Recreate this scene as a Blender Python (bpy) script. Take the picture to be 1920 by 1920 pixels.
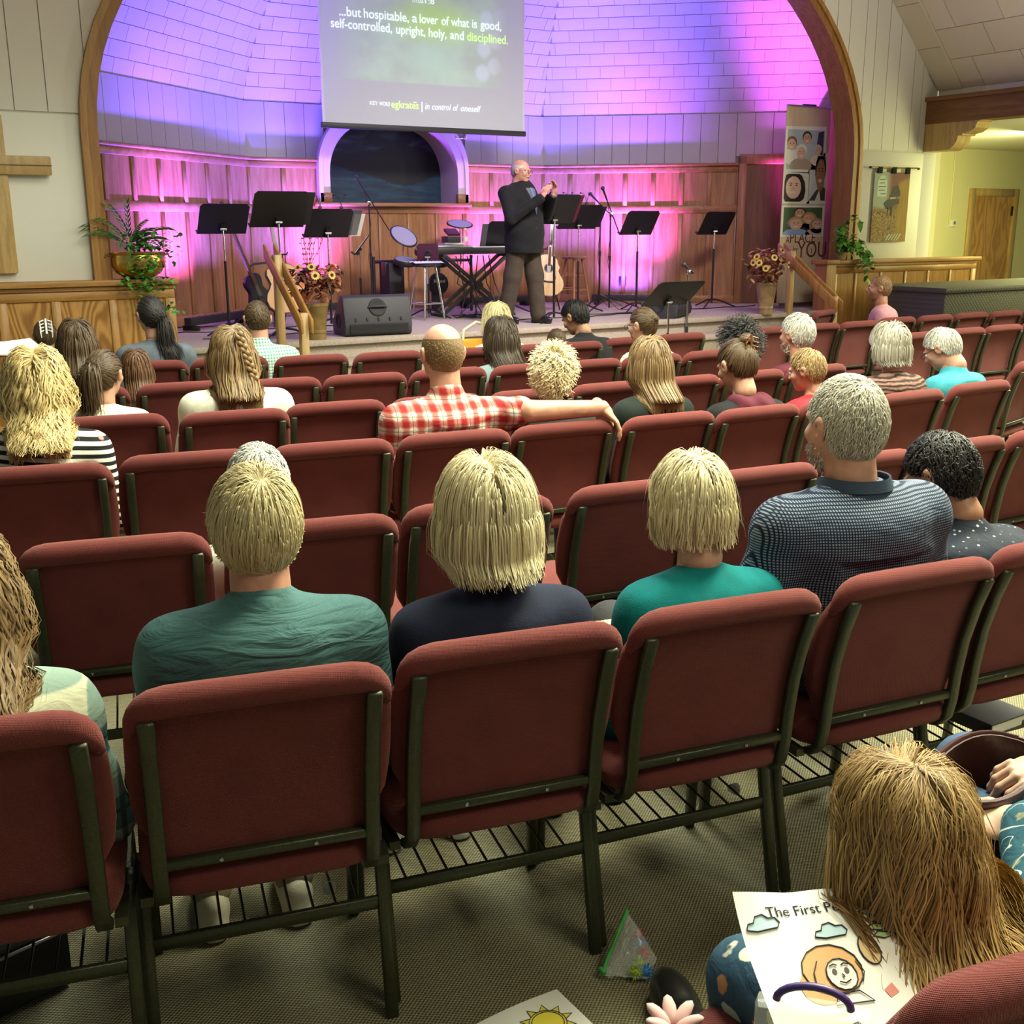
import bpy, bmesh, math, random
import numpy as np
from mathutils import Vector, Matrix
random.seed(7); RNG = np.random.default_rng(11)
for _o in list(bpy.data.objects): bpy.data.objects.remove(_o)
SC = bpy.context.scene
COL = SC.collection
PI = math.pi

# ------------------------------------------------------------------ camera
FPX = 2090.0
CAMP = np.array([0.0, 0.0, 1.65])
_th = math.radians(14.38); _a = math.radians(31.785); _r = math.radians(-0.24)
FW = np.array([math.sin(_a)*math.cos(_th), math.cos(_a)*math.cos(_th), -math.sin(_th)])
_R = np.array([math.cos(_a), -math.sin(_a), 0.0]); _U = np.cross(_R, FW)
RI = _R*math.cos(_r)+_U*math.sin(_r); UP = _U*math.cos(_r)-_R*math.sin(_r)
cam = bpy.data.cameras.new('camera'); cam.sensor_width = 36; cam.lens = FPX/1920*36; cam.clip_start = .02
CAM = bpy.data.objects.new('camera', cam); COL.objects.link(CAM)
CAM.matrix_world = Matrix(((RI[0], UP[0], -FW[0], CAMP[0]), (RI[1], UP[1], -FW[1], CAMP[1]), (RI[2], UP[2], -FW[2], CAMP[2]), (0, 0, 0, 1)))
SC.camera = CAM

def ray(x, y):
    return FW*FPX+RI*(x-960)-UP*(y-960)
def onz(x, y, z):            # where the line of sight meets height z
    d = ray(x, y); return Vector(CAMP+d*((z-CAMP[2])/d[2]))
def ony(x, y, Y):            # where it meets the plane at depth Y
    d = ray(x, y); return Vector(CAMP+d*(Y/d[1]))
def hat(XY, x, y):           # height at which it passes a plumb line over XY
    d = ray(x, y); b = np.array(XY[:2]); t = (b@d[:2])/(d[:2]@d[:2]); return float((CAMP+d*t)[2])

# ------------------------------------------------------------------ view, world, lights
vs = SC.view_settings
vs.view_transform = 'Standard'; vs.look = 'None'; vs.gamma = 1.0; vs.exposure = 0.75; vs.use_curve_mapping = False
SC.cycles.max_bounces = 5; SC.cycles.diffuse_bounces = 3; SC.cycles.glossy_bounces = 3; SC.cycles.transmission_bounces = 6; SC.cycles.transparent_max_bounces = 12
SC.cycles.caustics_reflective = False; SC.cycles.caustics_refractive = False
SC.cycles.sample_clamp_indirect = 4.0
W = bpy.data.worlds.new('room_air'); SC.world = W; W.use_nodes = True
W.node_tree.nodes['Background'].inputs[0].default_value = (.93, 1.0, .86, 1)
W.node_tree.nodes['Background'].inputs[1].default_value = .10

def area(name, loc, tgt, sx, sy, power, col, spread=180):
    l = bpy.data.lights.new(name, 'AREA'); l.shape = 'RECTANGLE'; l.size = sx; l.size_y = sy; l.energy = power; l.color = col
    l.spread = math.radians(spread)
    o = bpy.data.objects.new(name, l); COL.objects.link(o); o.location = loc
    d = Vector(tgt)-Vector(loc); o.rotation_euler = d.to_track_quat('-Z', 'Y').to_euler()
    return o
def spot(name, loc, tgt, power, col, size=60, blend=.8, rad=.1):
    l = bpy.data.lights.new(name, 'SPOT'); l.energy = power; l.color = col; l.spot_size = math.radians(size); l.spot_blend = blend; l.shadow_soft_size = rad
    o = bpy.data.objects.new(name, l); COL.objects.link(o); o.location = loc
    d = Vector(tgt)-Vector(loc); o.rotation_euler = d.to_track_quat('-Z', 'Y').to_euler()
    return o
GREENW = (1.0, 1.0, .74)
# fluorescent ceiling rows of the nave (above the frame), two added fills and the tubes on the side beams
area('ceiling_tubes_right', (8.6, 3.6, 4.9), (6.4, 3.2, 0), 1.2, 8.0, 470, GREENW, 125)
area('ceiling_tubes_left', (2.6, 4.6, 4.6), (2.6, 4.4, 0), 1.0, 5.0, 150, (.92, 1.0, .84), 125)
area('fill_near', (3.6, 2.0, 4.5), (2.0, 1.5, 0), .8, 2.6, 190, (1.0, 1.0, .68))  # added fill lamp, brightens the carpet and chairs close to the camera
area('fill_rear', (2.6, -1.2, 4.3), (1.6, 1.6, .4), 1.6, 1.2, 45, (1.0, 1.0, .70))  # added fill lamp behind the camera, lifts the nearest chair backs and floor
area('side_aisle_tubes', (14.2, 9.6, 2.7), (13.6, 11.6, 1.2), .6, 3.0, 150, (1.0, .97, .40))
area('side_aisle_tubes_near', (12.9, 7.2, 2.7), (11.6, 9.4, 1.6), .5, 3.0, 60, (1.0, 1.0, .45))
area('beam_tube_light', (12.40, 5.4, 3.24), (11.6, 5.4, 4.4), .10, 6.4, 190, (1.0, .95, .84))
# stage wash: front light and the coloured bars on the stage floor
area('stage_front_wash', (6.2, 5.6, 4.8), (6.6, 10.4, .8), 3.0, .6, 60, (1.0, .88, .90), 70)
PINK = (.50, .11, 1.0); VIO = (.30, .12, 1.0); BLUE = (.13, .075, 1.0); MAG = (1.0, .10, .55)
# ------------------------------------------------------------------ materials
class M:
    def __init__(s, name):
        s.m = bpy.data.materials.new(name); s.m.use_nodes = True; s.t = s.m.node_tree; s.N = s.t.nodes
        s.b = s.N['Principled BSDF']; s.out = s.N['Material Output']; s._tc = None
    def n(s, typ, **kw):
        nd = s.N.new('ShaderNode'+typ)
        for k, v in kw.items():
            if k.startswith('i_'): s.put(nd.inputs[k[2:].replace('_', ' ')], v)
            elif k[0] == 'i' and k[1:].isdigit(): s.put(nd.inputs[int(k[1:])], v)
            else: setattr(nd, k, v)
        return nd
    def put(s, inp, v):
        if isinstance(v, bpy.types.NodeSocket): s.t.links.new(v, inp)
        else:
            if isinstance(v, (tuple, list)) and len(v) == 3 and inp.type == 'RGBA': v = (*v, 1)
            inp.default_value = v
    def set(s, **kw):
        for k, v in kw.items(): s.put(s.b.inputs[k.replace('_', ' ')], v)
        return s
    def obj(s):
        if not s._tc: s._tc = s.n('TexCoord')
        return s._tc.outputs['Object']
    def gen(s):
        s.obj(); return s._tc.outputs['Generated']
    def uv(s):
        s.obj(); return s._tc.outputs['UV']
    def map(s, v, scale=(1, 1, 1), rot=(0, 0, 0), loc=(0, 0, 0)):
        return s.n('Mapping', i0=v, i1=loc, i2=rot, i3=scale).outputs[0]
    def math(s, op, a, b=0.0, c=0.0):
        nd = s.n('Math', operation=op); s.put(nd.inputs[0], a); s.put(nd.inputs[1], b); s.put(nd.inputs[2], c); return nd.outputs[0]
    def noise(s, v, scale, detail=3, rough=.55, dist=0.0):
        return s.n('TexNoise', i_Vector=v, i_Scale=scale, i_Detail=detail, i_Roughness=rough, i_Distortion=dist).outputs['Fac']
    def mix(s, f, a, b, mode='MIX'):
        nd = s.n('Mix', data_type='RGBA', blend_type=mode); s.put(nd.inputs[0], f); s.put(nd.inputs[6], a); s.put(nd.inputs[7], b); return nd.outputs[2]
    def ramp(s, f, stops):
        nd = s.n('ValToRGB'); s.put(nd.inputs[0], f); e = nd.color_ramp.elements
        while len(e) < len(stops): e.new(.5)
        for q, (p, c) in zip(e, stops): q.position = p; q.color = (*c, 1)
        return nd.outputs[0]
    def sep(s, v):
        return s.n('SeparateXYZ', i0=v).outputs
    def smooth(s, x, lo, hi):
        return s.n('MapRange', interpolation_type='SMOOTHSTEP', i_Value=x, i_From_Min=lo, i_From_Max=hi).outputs[0]
    def stripe(s, c, period, lo, hi, soft=.03, off=0.0):
        x = s.math('FRACT', s.math('ADD', s.math('DIVIDE', c, period), off))
        return s.math('SUBTRACT', s.smooth(x, lo-soft, lo+soft), s.smooth(x, hi-soft, hi+soft))
    def bump(s, h, strength=.3, dist=.01):
        s.put(s.b.inputs['Normal'], s.n('Bump', i_Strength=strength, i_Distance=dist, i_Height=h).outputs[0]); return s
    def rnd(s):
        return s.n('ObjectInfo').outputs['Random']

MAT = {}
def pm(name, col, rough=.55, metal=0.0, var=0.0, vscale=12, bump=None, rnd=0.0, spec=.5, **kw):
    q = M(name); c = col
    if var or rnd:
        c = (*col, 1)
        if var:
            f = q.noise(q.obj(), vscale, 4)
            c = q.mix(q.smooth(f, .3, .7), tuple(max(0, v*(1-var)) for v in col), tuple(min(1, v*(1+var)) for v in col))
        if rnd:
            c = q.mix(q.rnd(), c, (tuple(max(0, v*(1-rnd)) for v in col)))
    q.set(Base_Color=c, Roughness=rough, Metallic=metal)
    q.b.inputs['Specular IOR Level'].default_value = spec
    for k, v in kw.items(): q.put(q.b.inputs[k.replace('_', ' ')], v)
    if bump: q.bump(q.noise(q.obj(), bump[0], 3), bump[1], bump[2] if len(bump) > 2 else .01)
    MAT[name] = q.m; return q.m
def wood(name, c1, c2, axis='z', scale=6.0, rough=.42, swirl=0.0, rnd=.15):
    q = M(name); sc = {'x': (.9, 9, 9), 'y': (9, .9, 9), 'z': (9, 9, .9)}[axis]
    ofs = q.n('CombineXYZ', i0=q.math('MULTIPLY', q.rnd(), 7.0), i1=q.math('MULTIPLY', q.rnd(), 3.0), i2=0.0).outputs[0]
    v = q.map(q.n('VectorMath', operation='ADD', i0=q.obj(), i1=ofs).outputs[0], sc)
    f = q.noise(v, scale*.35, 5, .6, .6)
    if swirl:
        v2 = q.map(q.obj(), (4.2, 4.2, 1.3))
        w = q.math('MULTIPLY', q.noise(v2, 1.0, 1, .4, .3), swirl)
        rg = q.math('FRACT', w); rg = q.math('ABSOLUTE', q.math('SUBTRACT', rg, .5))
        f = q.math('ADD', q.math('MULTIPLY', rg, 1.1), q.math('MULTIPLY', f, .45))
    c = q.mix(q.smooth(f, .3, .7), c1, c2)
    fine = q.noise(q.map(q.obj(), tuple(x*9 for x in sc)), 2.2, 3, .7)
    c = q.mix(q.math('MULTIPLY', q.smooth(fine, .45, .8), .45), c, tuple(x*.5 for x in c1))
    if rnd: c = q.mix(q.math('MULTIPLY', q.rnd(), rnd), c, tuple(x*.6 for x in c1))
    q.set(Base_Color=c, Roughness=rough); q.bump(fine, .12, .004); MAT[name] = q.m; return q.m

wood('oak', (.30, .135, .030), (.46, .235, .062), 'z', swirl=0)
wood('oak_x', (.30, .135, .030), (.46, .235, .062), 'x')
wood('oak_swirl', (.27, .115, .022), (.50, .26, .072), 'z', swirl=11.0)
wood('oak_stage', (.27, .125, .045), (.42, .215, .085), 'z')
wood('oak_stage_x', (.27, .125, .045), (.42, .215, .085), 'x')
wood('oak_arch', (.26, .105, .022), (.40, .185, .045), 'z')
wood('oak_dark', (.105, .042, .018), (.18, .078, .034), 'z')
wood('oak_beam', (.15, .060, .018), (.25, .110, .036), 'y')
wood('oak_pale', (.42, .27, .10), (.58, .40, .17), 'z')
wood('oak_door', (.40, .20, .055), (.56, .31, .10), 'z', swirl=6)
pm('white_wall', (.74, .73, .67), .7, bump=(60, .08)); pm('white_plank', (.74, .71, .66), .65, rnd=.06, bump=(40, .08))
pm('yellow_wall', (.72, .68, .40), .7, bump=(60, .06))
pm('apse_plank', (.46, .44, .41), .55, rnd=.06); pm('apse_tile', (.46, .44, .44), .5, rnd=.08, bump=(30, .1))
pm('joint_dark', (.25, .24, .23), .8); pm('ceiling_tile', (.70, .63, .54), .8, rnd=.08, bump=(90, .25))
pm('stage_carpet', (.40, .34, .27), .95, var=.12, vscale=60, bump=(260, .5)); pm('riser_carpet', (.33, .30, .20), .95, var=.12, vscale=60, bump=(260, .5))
q = M('carpet')
sx, sy, sz = q.sep(q.obj())
wob = q.math('MULTIPLY', q.noise(q.obj(), 40, 2), .004)
a_ = q.math('SINE', q.math('MULTIPLY', q.math('ADD', sx, wob), 2*PI/.0125)); b_ = q.math('SINE', q.math('MULTIPLY', q.math('ADD', sy, wob), 2*PI/.0095))
wv = q.math('ADD', q.math('MULTIPLY', q.math('MULTIPLY', a_, b_), .5), .5)
wv = q.math('ADD', q.math('MULTIPLY', wv, .75), q.math('MULTIPLY', q.noise(q.obj(), 300, 2), .35))
cc = q.mix(q.smooth(wv, .25, .85), (.085, .075, .042), (.37, .33, .19))
cc = q.mix(q.math('MULTIPLY', q.noise(q.obj(), 3.0, 3), .25), cc, (.06, .055, .035))
q.set(Base_Color=cc, Roughness=.95); q.bump(wv, .9, .006); MAT['carpet'] = q.m
# burgundy upholstery
def fabric(name, c1, c2, w=.0034):
    q = M(name); x, y, z = q.sep(q.obj())
    a = q.math('SINE', q.math('MULTIPLY', q.math('ADD', x, z), 2*PI/w)); b = q.math('SINE', q.math('MULTIPLY', q.math('SUBTRACT', x, q.math('ADD', z, y)), 2*PI/(w*1.3)))
    f = q.math('ADD', q.math('MULTIPLY', q.math('MULTIPLY', a, b), .35), q.math('ADD', .3, q.math('MULTIPLY', q.noise(q.obj(), 420, 2), .5)))
    c = q.mix(q.smooth(f, .25, .85), c1, c2)
    c = q.mix(q.math('MULTIPLY', q.smooth(q.noise(q.obj(), 9, 4), .4, .75), .35), c, tuple(v*.62 for v in c1))
    c = q.mix(q.math('MULTIPLY', q.rnd(), .12), c, tuple(v*.6 for v in c1))
    q.set(Base_Color=c, Roughness=.92, Sheen_Weight=.35, Sheen_Roughness=.45, Sheen_Tint=(.75, .38, .32, 1)); q.b.inputs['Specular IOR Level'].default_value = .2
    q.bump(f, .55, .003); MAT[name] = q.m
fabric('burgundy', (.098, .018, .018), (.200, .046, .042))
q = M('frame_metal'); f = q.noise(q.obj(), 160, 3)
q.set(Base_Color=q.mix(f, (.018, .020, .010), (.060, .064, .034)), Roughness=.38, Metallic=.35); q.bump(f, .35, .003); MAT['frame_metal'] = q.m
pm('wire_black', (.012, .012, .012), .4); pm('black_plastic', (.016, .016, .019), .45, bump=(300, .1)); pm('black_matte', (.010, .010, .011), .7)
pm('speaker_grey', (.030, .031, .035), .5, bump=(400, .2)); pm('chrome', (.75, .76, .74), .18, 1.0); pm('steel', (.45, .46, .45), .3, 1.0)
pm('stand_black', (.008, .008, .009), .42); pm('brass', (.62, .45, .13), .22, 1.0, var=.2); pm('white_paper', (.80, .79, .74), .8); pm('white_plastic', (.78, .78, .74), .4)
pm('skin', (.50, .275, .185), .5, var=.10, vscale=30, Subsurface_Weight=.12, Subsurface_Scale=.006); pm('skin_pink', (.50, .25, .17), .5, var=.12, vscale=30, Subsurface_Weight=.12, Subsurface_Scale=.006)
pm('skin_tan', (.36, .18, .105), .5, var=.10, vscale=30, Subsurface_Weight=.10, Subsurface_Scale=.006); pm('skin_old', (.53, .33, .235), .5, var=.12, vscale=26, Subsurface_Weight=.12, Subsurface_Scale=.006)
for nm, c in dict(navy=(.010, .014, .035), black=(.010, .010, .011), charcoal=(.030, .030, .032), denim=(.05, .09, .17), khaki=(.30, .24, .14), brown_trousers=(.055, .042, .030),
                  grey_trousers=(.09, .09, .09), suit=(.010, .0105, .012), cream=(.66, .60, .44), palecream=(.64, .62, .50), palegreen=(.50, .62, .36), blue_cloth=(.16, .26, .36),
                  slate=(.10, .115, .14), pinkshirt=(.62, .30, .33), turq=(.05, .30, .37), greytq=(.18, .24, .25), red=(.45, .02, .03), maroon=(.085, .012, .024), orange=(.60, .13, .03),
                  darkgreen=(.012, .018, .015), tealknit=(.0, .165, .175), cuff=(.70, .70, .68), tie=(.10, .17, .30), brownknit=(.05, .025, .018)).items():
    pm('cloth_'+nm, c, .85, var=.12, vscale=18, bump=(340, .25), spec=.2, Sheen_Weight=.03)
q = M('cloth_teal_heather'); c = q.mix(q.noise(q.map(q.obj(), (1, 1, 2)), 220, 3), (.020, .075, .080), (.055, .150, .150)); q.set(Base_Color=c, Roughness=.85); q.bump(q.noise(q.map(q.obj(), (1.5, 1.5, 7)), 5, 3, .5, 1.2), .6, .02); MAT['cloth_teal_heather'] = q.m
def pattern(name, fn, rough=.8, fold=.4):
    q = M(name); c = fn(q, *q.sep(q.obj())); q.set(Base_Color=c, Roughness=rough); q.b.inputs['Specular IOR Level'].default_value = .2; q.bump(q.noise(q.map(q.obj(), (2, 2, 4)), 6, 3, .5, 1.0), fold, .015); MAT[name] = q.m
def _plaid_red(q, x, y, z):
    h = q.math('ADD', q.stripe(x, .058, .05, .55, .14), q.stripe(z, .058, .05, .55, .14)); c = q.ramp(q.math('MULTIPLY', h, .5), [(.05, (.70, .66, .55)), (.5, (.48, .16, .13)), (.95, (.30, .018, .020))])
    g = q.math('MAXIMUM', q.stripe(x, .058, .76, .80, .015), q.stripe(z, .058, .76, .80, .015)); return q.mix(q.math('MULTIPLY', g, .8), c, (.03, .035, .04))
pattern('plaid_red', _plaid_red)
def _plaid_green(q, x, y, z):
    h = q.math('ADD', q.stripe(x, .20, .0, .45, .02), q.stripe(z, .16, .10, .50, .02)); c = q.ramp(q.math('MULTIPLY', h, .5), [(.05, (.64, .64, .46)), (.5, (.26, .36, .30)), (.95, (.060, .14, .145))])
    g = q.math('MAXIMUM', q.stripe(x, .20, .19, .24, .01), q.stripe(z, .16, .30, .35, .01)); return q.mix(q.math('MULTIPLY', g, .75), c, (.02, .03, .035))
pattern('plaid_green', _plaid_green)
def _gingham(q, x, y, z):
    h = q.math('ADD', q.stripe(x, .019, 0, .5, .06), q.stripe(z, .019, 0, .5, .06)); return q.ramp(q.math('MULTIPLY', h, .5), [(.05, (.70, .74, .66)), (.5, (.30, .46, .38)), (.95, (.10, .26, .20))])
pattern('gingham', _gingham)
def _stripes(q, x, y, z):
    c = q.mix(q.stripe(q.math('ADD', z, q.math('MULTIPLY', x, .12)), .030, .0, .52, .04), (.70, .68, .60), (.008, .008, .010))
    fl = q.n('TexVoronoi', i_Vector=q.map(q.obj(), (1, 1, 1)), i_Scale=9.0); return q.mix(q.math('MULTIPLY', q.math('SUBTRACT', 1.0, q.smooth(fl.outputs['Distance'], .20, .24)), q.smooth(q.sep(fl.outputs['Color'])[0], .68, .70)), c, (.62, .20, .17))
pattern('stripes_black', _stripes)
def _polo(q, x, y, z):
    d = q.math('MULTIPLY', q.stripe(x, .0068, .2, .75, .1), q.stripe(z, .0068, .2, .75, .1)); return q.mix(d, (.008, .013, .035), (.20, .25, .33))
pattern('polo_dots', _polo)
def _specks(q, x, y, z):
    v = q.n('TexVoronoi', i_Vector=q.obj(), i_Scale=52.0); on = q.math('MULTIPLY', q.math('LESS_THAN', v.outputs['Distance'], .21), q.math('GREATER_THAN', q.sep(v.outputs['Color'])[0], .35))
    return q.mix(on, (.008, .012, .024), q.mix(q.sep(v.outputs['Color'])[1], (.05, .09, .15), (.55, .58, .58)))
pattern('specks_navy', _specks)
def _knitstripe(q, x, y, z):
    f = q.stripe(q.math('ADD', z, q.math('MULTIPLY', q.noise(q.obj(), 14, 2), .03)), .022, .1, .6, .2); return q.mix(f, (.030, .014, .012), q.mix(q.noise(q.obj(), 60, 2), (.16, .06, .05), (.30, .20, .15)))
pattern('knit_stripes', _knitstripe)
def _floral(q, x, y, z):
    wv = q.n('VectorMath', operation='ADD', i0=q.obj(), i1=q.n('VectorMath', operation='SCALE', i0=q.n('TexNoise', i_Vector=q.obj(), i_Scale=30.0).outputs['Color'], i_Scale=.022).outputs[0]).outputs[0]
    v = q.n('TexVoronoi', i_Vector=wv, i_Scale=21.0); r = q.sep(v.outputs['Color'])
    pal = q.ramp(r[0], [(0, (.34, .50, .48)), (.30, (.70, .66, .42)), (.5, (.42, .21, .10)), (.68, (.78, .78, .62)), (.84, (.62, .58, .12)), (1, (.10, .24, .28))])
    on = q.math('MULTIPLY', q.math('SUBTRACT', 1.0, q.smooth(v.outputs['Distance'], .40, .46)), q.math('GREATER_THAN', r[1], .22))
    ctr = q.math('LESS_THAN', v.outputs['Distance'], .12); c = q.mix(on, (.028, .070, .115), pal); return q.mix(q.math('MULTIPLY', ctr, on), c, (.45, .30, .06))
pattern('floral', _floral)
def _embro(q, x, y, z):
    w = q.noise(q.map(q.obj(), (14, 14, 9)), 1.0, 1, .4, 1.5); ln = q.math('LESS_THAN', q.math('ABSOLUTE', q.math('SUBTRACT', w, .5)), .012)
    lf = q.math('MULTIPLY', q.smooth(q.noise(q.map(q.obj(), (16, 30, 9)), 1.0, 2), .60, .64), q.noise(q.obj(), 180, 2))
    c = q.mix(q.noise(q.obj(), 300, 2), (.018, .070, .105), (.035, .120, .165)); c = q.mix(lf, c, (.40, .36, .16)); return q.mix(ln, c, (.55, .62, .58))
pattern('denim_embroidered', _embro)
def _leather(name, c):
    q = M(name); f = q.noise(q.obj(), 90, 4); q.set(Base_Color=q.mix(f, tuple(v*.7 for v in c), tuple(v*1.2 for v in c)), Roughness=.30); q.bump(f, .15, .004); MAT[name] = q.m
_leather('leather_plum', (.060, .022, .020)); _leather('leather_black', (.010, .010, .010)); _leather('leather_brown', (.18, .07, .022))
# hair: tint attribute per strand
def hairmat(name, c1, c2, rough=.50):
    q = M(name); at = q.n('Attribute', attribute_name='tint'); c = q.mix(at.outputs['Fac'], c1, c2)
    q.set(Base_Color=c, Roughness=rough); q.b.inputs['Specular IOR Level'].default_value = .32; MAT[name] = q.m
hairmat('hair_blond', (.30, .185, .060), (.62, .47, .21)); hairmat('hair_ashblond', (.34, .26, .12), (.68, .58, .32)); hairmat('hair_paleblond', (.46, .36, .18), (.80, .72, .46))
hairmat('hair_white', (.36, .34, .29), (.70, .68, .61)); hairmat('hair_grey', (.22, .20, .15), (.52, .49, .40)); hairmat('hair_brown', (.032, .017, .008), (.120, .072, .034)); hairmat('hair_lightbrown', (.095, .052, .022), (.32, .205, .090))
hairmat('hair_darkbrown', (.018, .011, .007), (.075, .048, .028)); hairmat('hair_black', (.004, .004, .004), (.022, .018, .016)); hairmat('hair_auburn', (.06, .025, .012), (.17, .080, .035)); hairmat('hair_girl', (.20, .110, .035), (.52, .34, .125))
hairmat('hair_gold', (.38, .25, .085), (.74, .58, .28)); hairmat('hair_ginger', (.16, .080, .028), (.40, .25, .115)); hairmat('hair_grizzled', (.27, .24, .18), (.66, .62, .52)); hairmat('hair_sandy', (.20, .12, .045), (.46, .31, .14))
pm('eye_white', (.75, .74, .70), .2); pm('eye_dark', (.02, .015, .012), .15); pm('lens', (.85, .9, .9), .05, Transmission_Weight=.9, Alpha=.35)
# ------------------------------------------------------------------ geometry helpers
def mkmesh(name, v, f, mat=None, smooth=0):
    me = bpy.data.meshes.new(name); me.from_pydata([tuple(map(float, p)) for p in v], [], f); me.update()
    if mat: me.materials.append(MAT[mat] if isinstance(mat, str) else mat)
    if smooth:
        me.polygons.foreach_set('use_smooth', [True]*len(me.polygons))
        if smooth < 180: me.set_sharp_from_angle(angle=math.radians(smooth))
    return me
def tag(o, label=None, cat=None, group=None, kind=None):
    if label: o['label'] = label
    if cat: o['category'] = cat
    if group: o['group'] = group
    if kind: o['kind'] = kind
    return o
def link(name, me, parent=None, mw=None):
    o = bpy.data.objects.new(name, me); COL.objects.link(o)
    if parent is not None: o.parent = parent
    if mw is not None: o.matrix_local = mw
    return o
def thing(name, label, cat, loc=(0, 0, 0), rz=0.0, group=None, rot=None):
    o = bpy.data.objects.new(name, None); COL.objects.link(o); o.location = loc; o.rotation_euler = rot or (0, 0, rz); o.empty_display_size = .1
    return tag(o, label, cat, group)
def dup(root, loc=None, rz=None, label=None, group=None):
    r = root.copy(); COL.objects.link(r)
    if loc is not None: r.location = loc
    if rz is not None: r.rotation_euler = (0, 0, rz)
    if label: r['label'] = label
    if group: r['group'] = group
    for ch in list(root.children):
        c = ch.copy(); COL.objects.link(c); c.parent = r
        for g in list(ch.children):
            d = g.copy(); COL.objects.link(d); d.parent = c
    return r
class G:
    def __init__(s): s.v = []; s.f = []
    def add(s, v, f):
        n = len(s.v); s.v += [Vector(p) for p in v]; s.f += [tuple(i+n for i in q) for q in f]; return s
    def box(s, c, size, rot=None, taper=1.0):
        hx, hy, hz = size[0]/2, size[1]/2, size[2]/2; R = Matrix.Identity(3) if rot is None else (rot if isinstance(rot, Matrix) else Matrix.Rotation(rot, 3, 'Z'))
        v = [R@Vector((x*hx*(taper if z > 0 else 1), y*hy*(taper if z > 0 else 1), z*hz))+Vector(c) for z in (-1, 1) for y in (-1, 1) for x in (-1, 1)]
        return s.add(v, [(0, 2, 3, 1), (4, 5, 7, 6), (0, 1, 5, 4), (2, 6, 7, 3), (0, 4, 6, 2), (1, 3, 7, 5)])
    def b2(s, lo, hi):
        lo, hi = Vector(lo), Vector(hi); return s.box((lo+hi)/2, hi-lo)
    def bar(s, p0, p1, w, h, up=(0, 0, 1)):           # rectangular bar
        p0, p1 = Vector(p0), Vector(p1); d = (p1-p0).normalized(); x = d.cross(Vector(up)); x = x.normalized() if x.length > 1e-5 else Vector((1, 0, 0)); y = x.cross(d)
        v = [p+x*a*w/2+y*b*h/2 for p in (p0, p1) for b in (-1, 1) for a in (-1, 1)]
        return s.add(v, [(0, 2, 3, 1), (4, 5, 7, 6), (0, 1, 5, 4), (2, 6, 7, 3), (0, 4, 6, 2), (1, 3, 7, 5)])
    def tube(s, path, r, n=8, cap=True):
        path = [Vector(p) for p in path]; m = len(path); rs = r if isinstance(r, (list, tuple)) else [r]*m
        v = []; ref = None
        for i, p in enumerate(path):
            d = (path[min(i+1, m-1)]-path[max(i-1, 0)]).normalized()
            if ref is None: ref = d.orthogonal().normalized()
            x = (ref-d*ref.dot(d)); x = x.normalized() if x.length > 1e-6 else d.orthogonal().normalized(); ref = x; y = d.cross(x)
            v += [p+(x*math.cos(2*PI*k/n)+y*math.sin(2*PI*k/n))*rs[i] for k in range(n)]
        f = [(i*n+k, i*n+(k+1) % n, (i+1)*n+(k+1) % n, (i+1)*n+k) for i in range(m-1) for k in range(n)]
        if cap: f += [tuple(range(n-1, -1, -1)), tuple((m-1)*n+k for k in range(n))]
        return s.add(v, f)
    def cyl(s, p0, p1, r0, r1=None, n=12): return s.tube([p0, p1], [r0, r0 if r1 is None else r1], n)
    def lathe(s, prof, c=(0, 0, 0), n=20, M3=None, cap=True):   # prof: (r, z)
        c = Vector(c); v = [(M3 or Matrix.Identity(3))@Vector((r*math.cos(2*PI*k/n), r*math.sin(2*PI*k/n), z))+c for r, z in prof for k in range(n)]
        m = len(prof); f = [(i*n+k, i*n+(k+1) % n, (i+1)*n+(k+1) % n, (i+1)*n+k) for i in range(m-1) for k in range(n)]
        if cap: f += [tuple(range(n-1, -1, -1)), tuple((m-1)*n+k for k in range(n))]
        return s.add(v, f)
    def prism(s, poly, fr, d0, d1):                    # poly in (a, b); fr(a, b, d) -> point
        n = len(poly); v = [fr(a, b, d0) for a, b in poly]+[fr(a, b, d1) for a, b in poly]
        return s.add(v, [tuple(range(n-1, -1, -1)), tuple(range(n, 2*n))]+[(k, (k+1) % n, n+(k+1) % n, n+k) for k in range(n)])
    def ell(s, c, r, nu=14, nv=9, M3=None):
        c = Vector(c); M3 = M3 or Matrix.Identity(3); v = [c+M3@Vector((0, 0, -r[2]))]
        for j in range(1, nv):
            t = -PI/2+PI*j/nv
            v += [c+M3@Vector((r[0]*math.cos(t)*math.cos(2*PI*k/nu), r[1]*math.cos(t)*math.sin(2*PI*k/nu), r[2]*math.sin(t))) for k in range(nu)]
        v.append(c+M3@Vector((0, 0, r[2]))); L = len(v)-1
        f = [(0, 1+(k+1) % nu, 1+k) for k in range(nu)]+[(1+j*nu+k, 1+j*nu+(k+1) % nu, 1+(j+1)*nu+(k+1) % nu, 1+(j+1)*nu+k) for j in range(nv-2) for k in range(nu)]
        f += [(L, 1+(nv-2)*nu+k, 1+(nv-2)*nu+(k+1) % nu) for k in range(nu)]
        return s.add(v, f)
    def mesh(s, name, mat, smooth=0, bevel=0.0, seg=2):
        me = mkmesh(name, s.v, s.f, mat, 0 if bevel else smooth)
        if bevel:
            bm = bmesh.new(); bm.from_mesh(me); bmesh.ops.recalc_face_normals(bm, faces=bm.faces)
            bmesh.ops.bevel(bm, geom=[e for e in bm.edges if e.calc_face_angle(0) > .5], offset=bevel, segments=seg, profile=.6, affect='EDGES', clamp_overlap=True)
            bm.to_mesh(me); bm.free(); me.polygons.foreach_set('use_smooth', [True]*len(me.polygons)); me.set_sharp_from_angle(angle=math.radians(smooth or 50))
        return me
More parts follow.
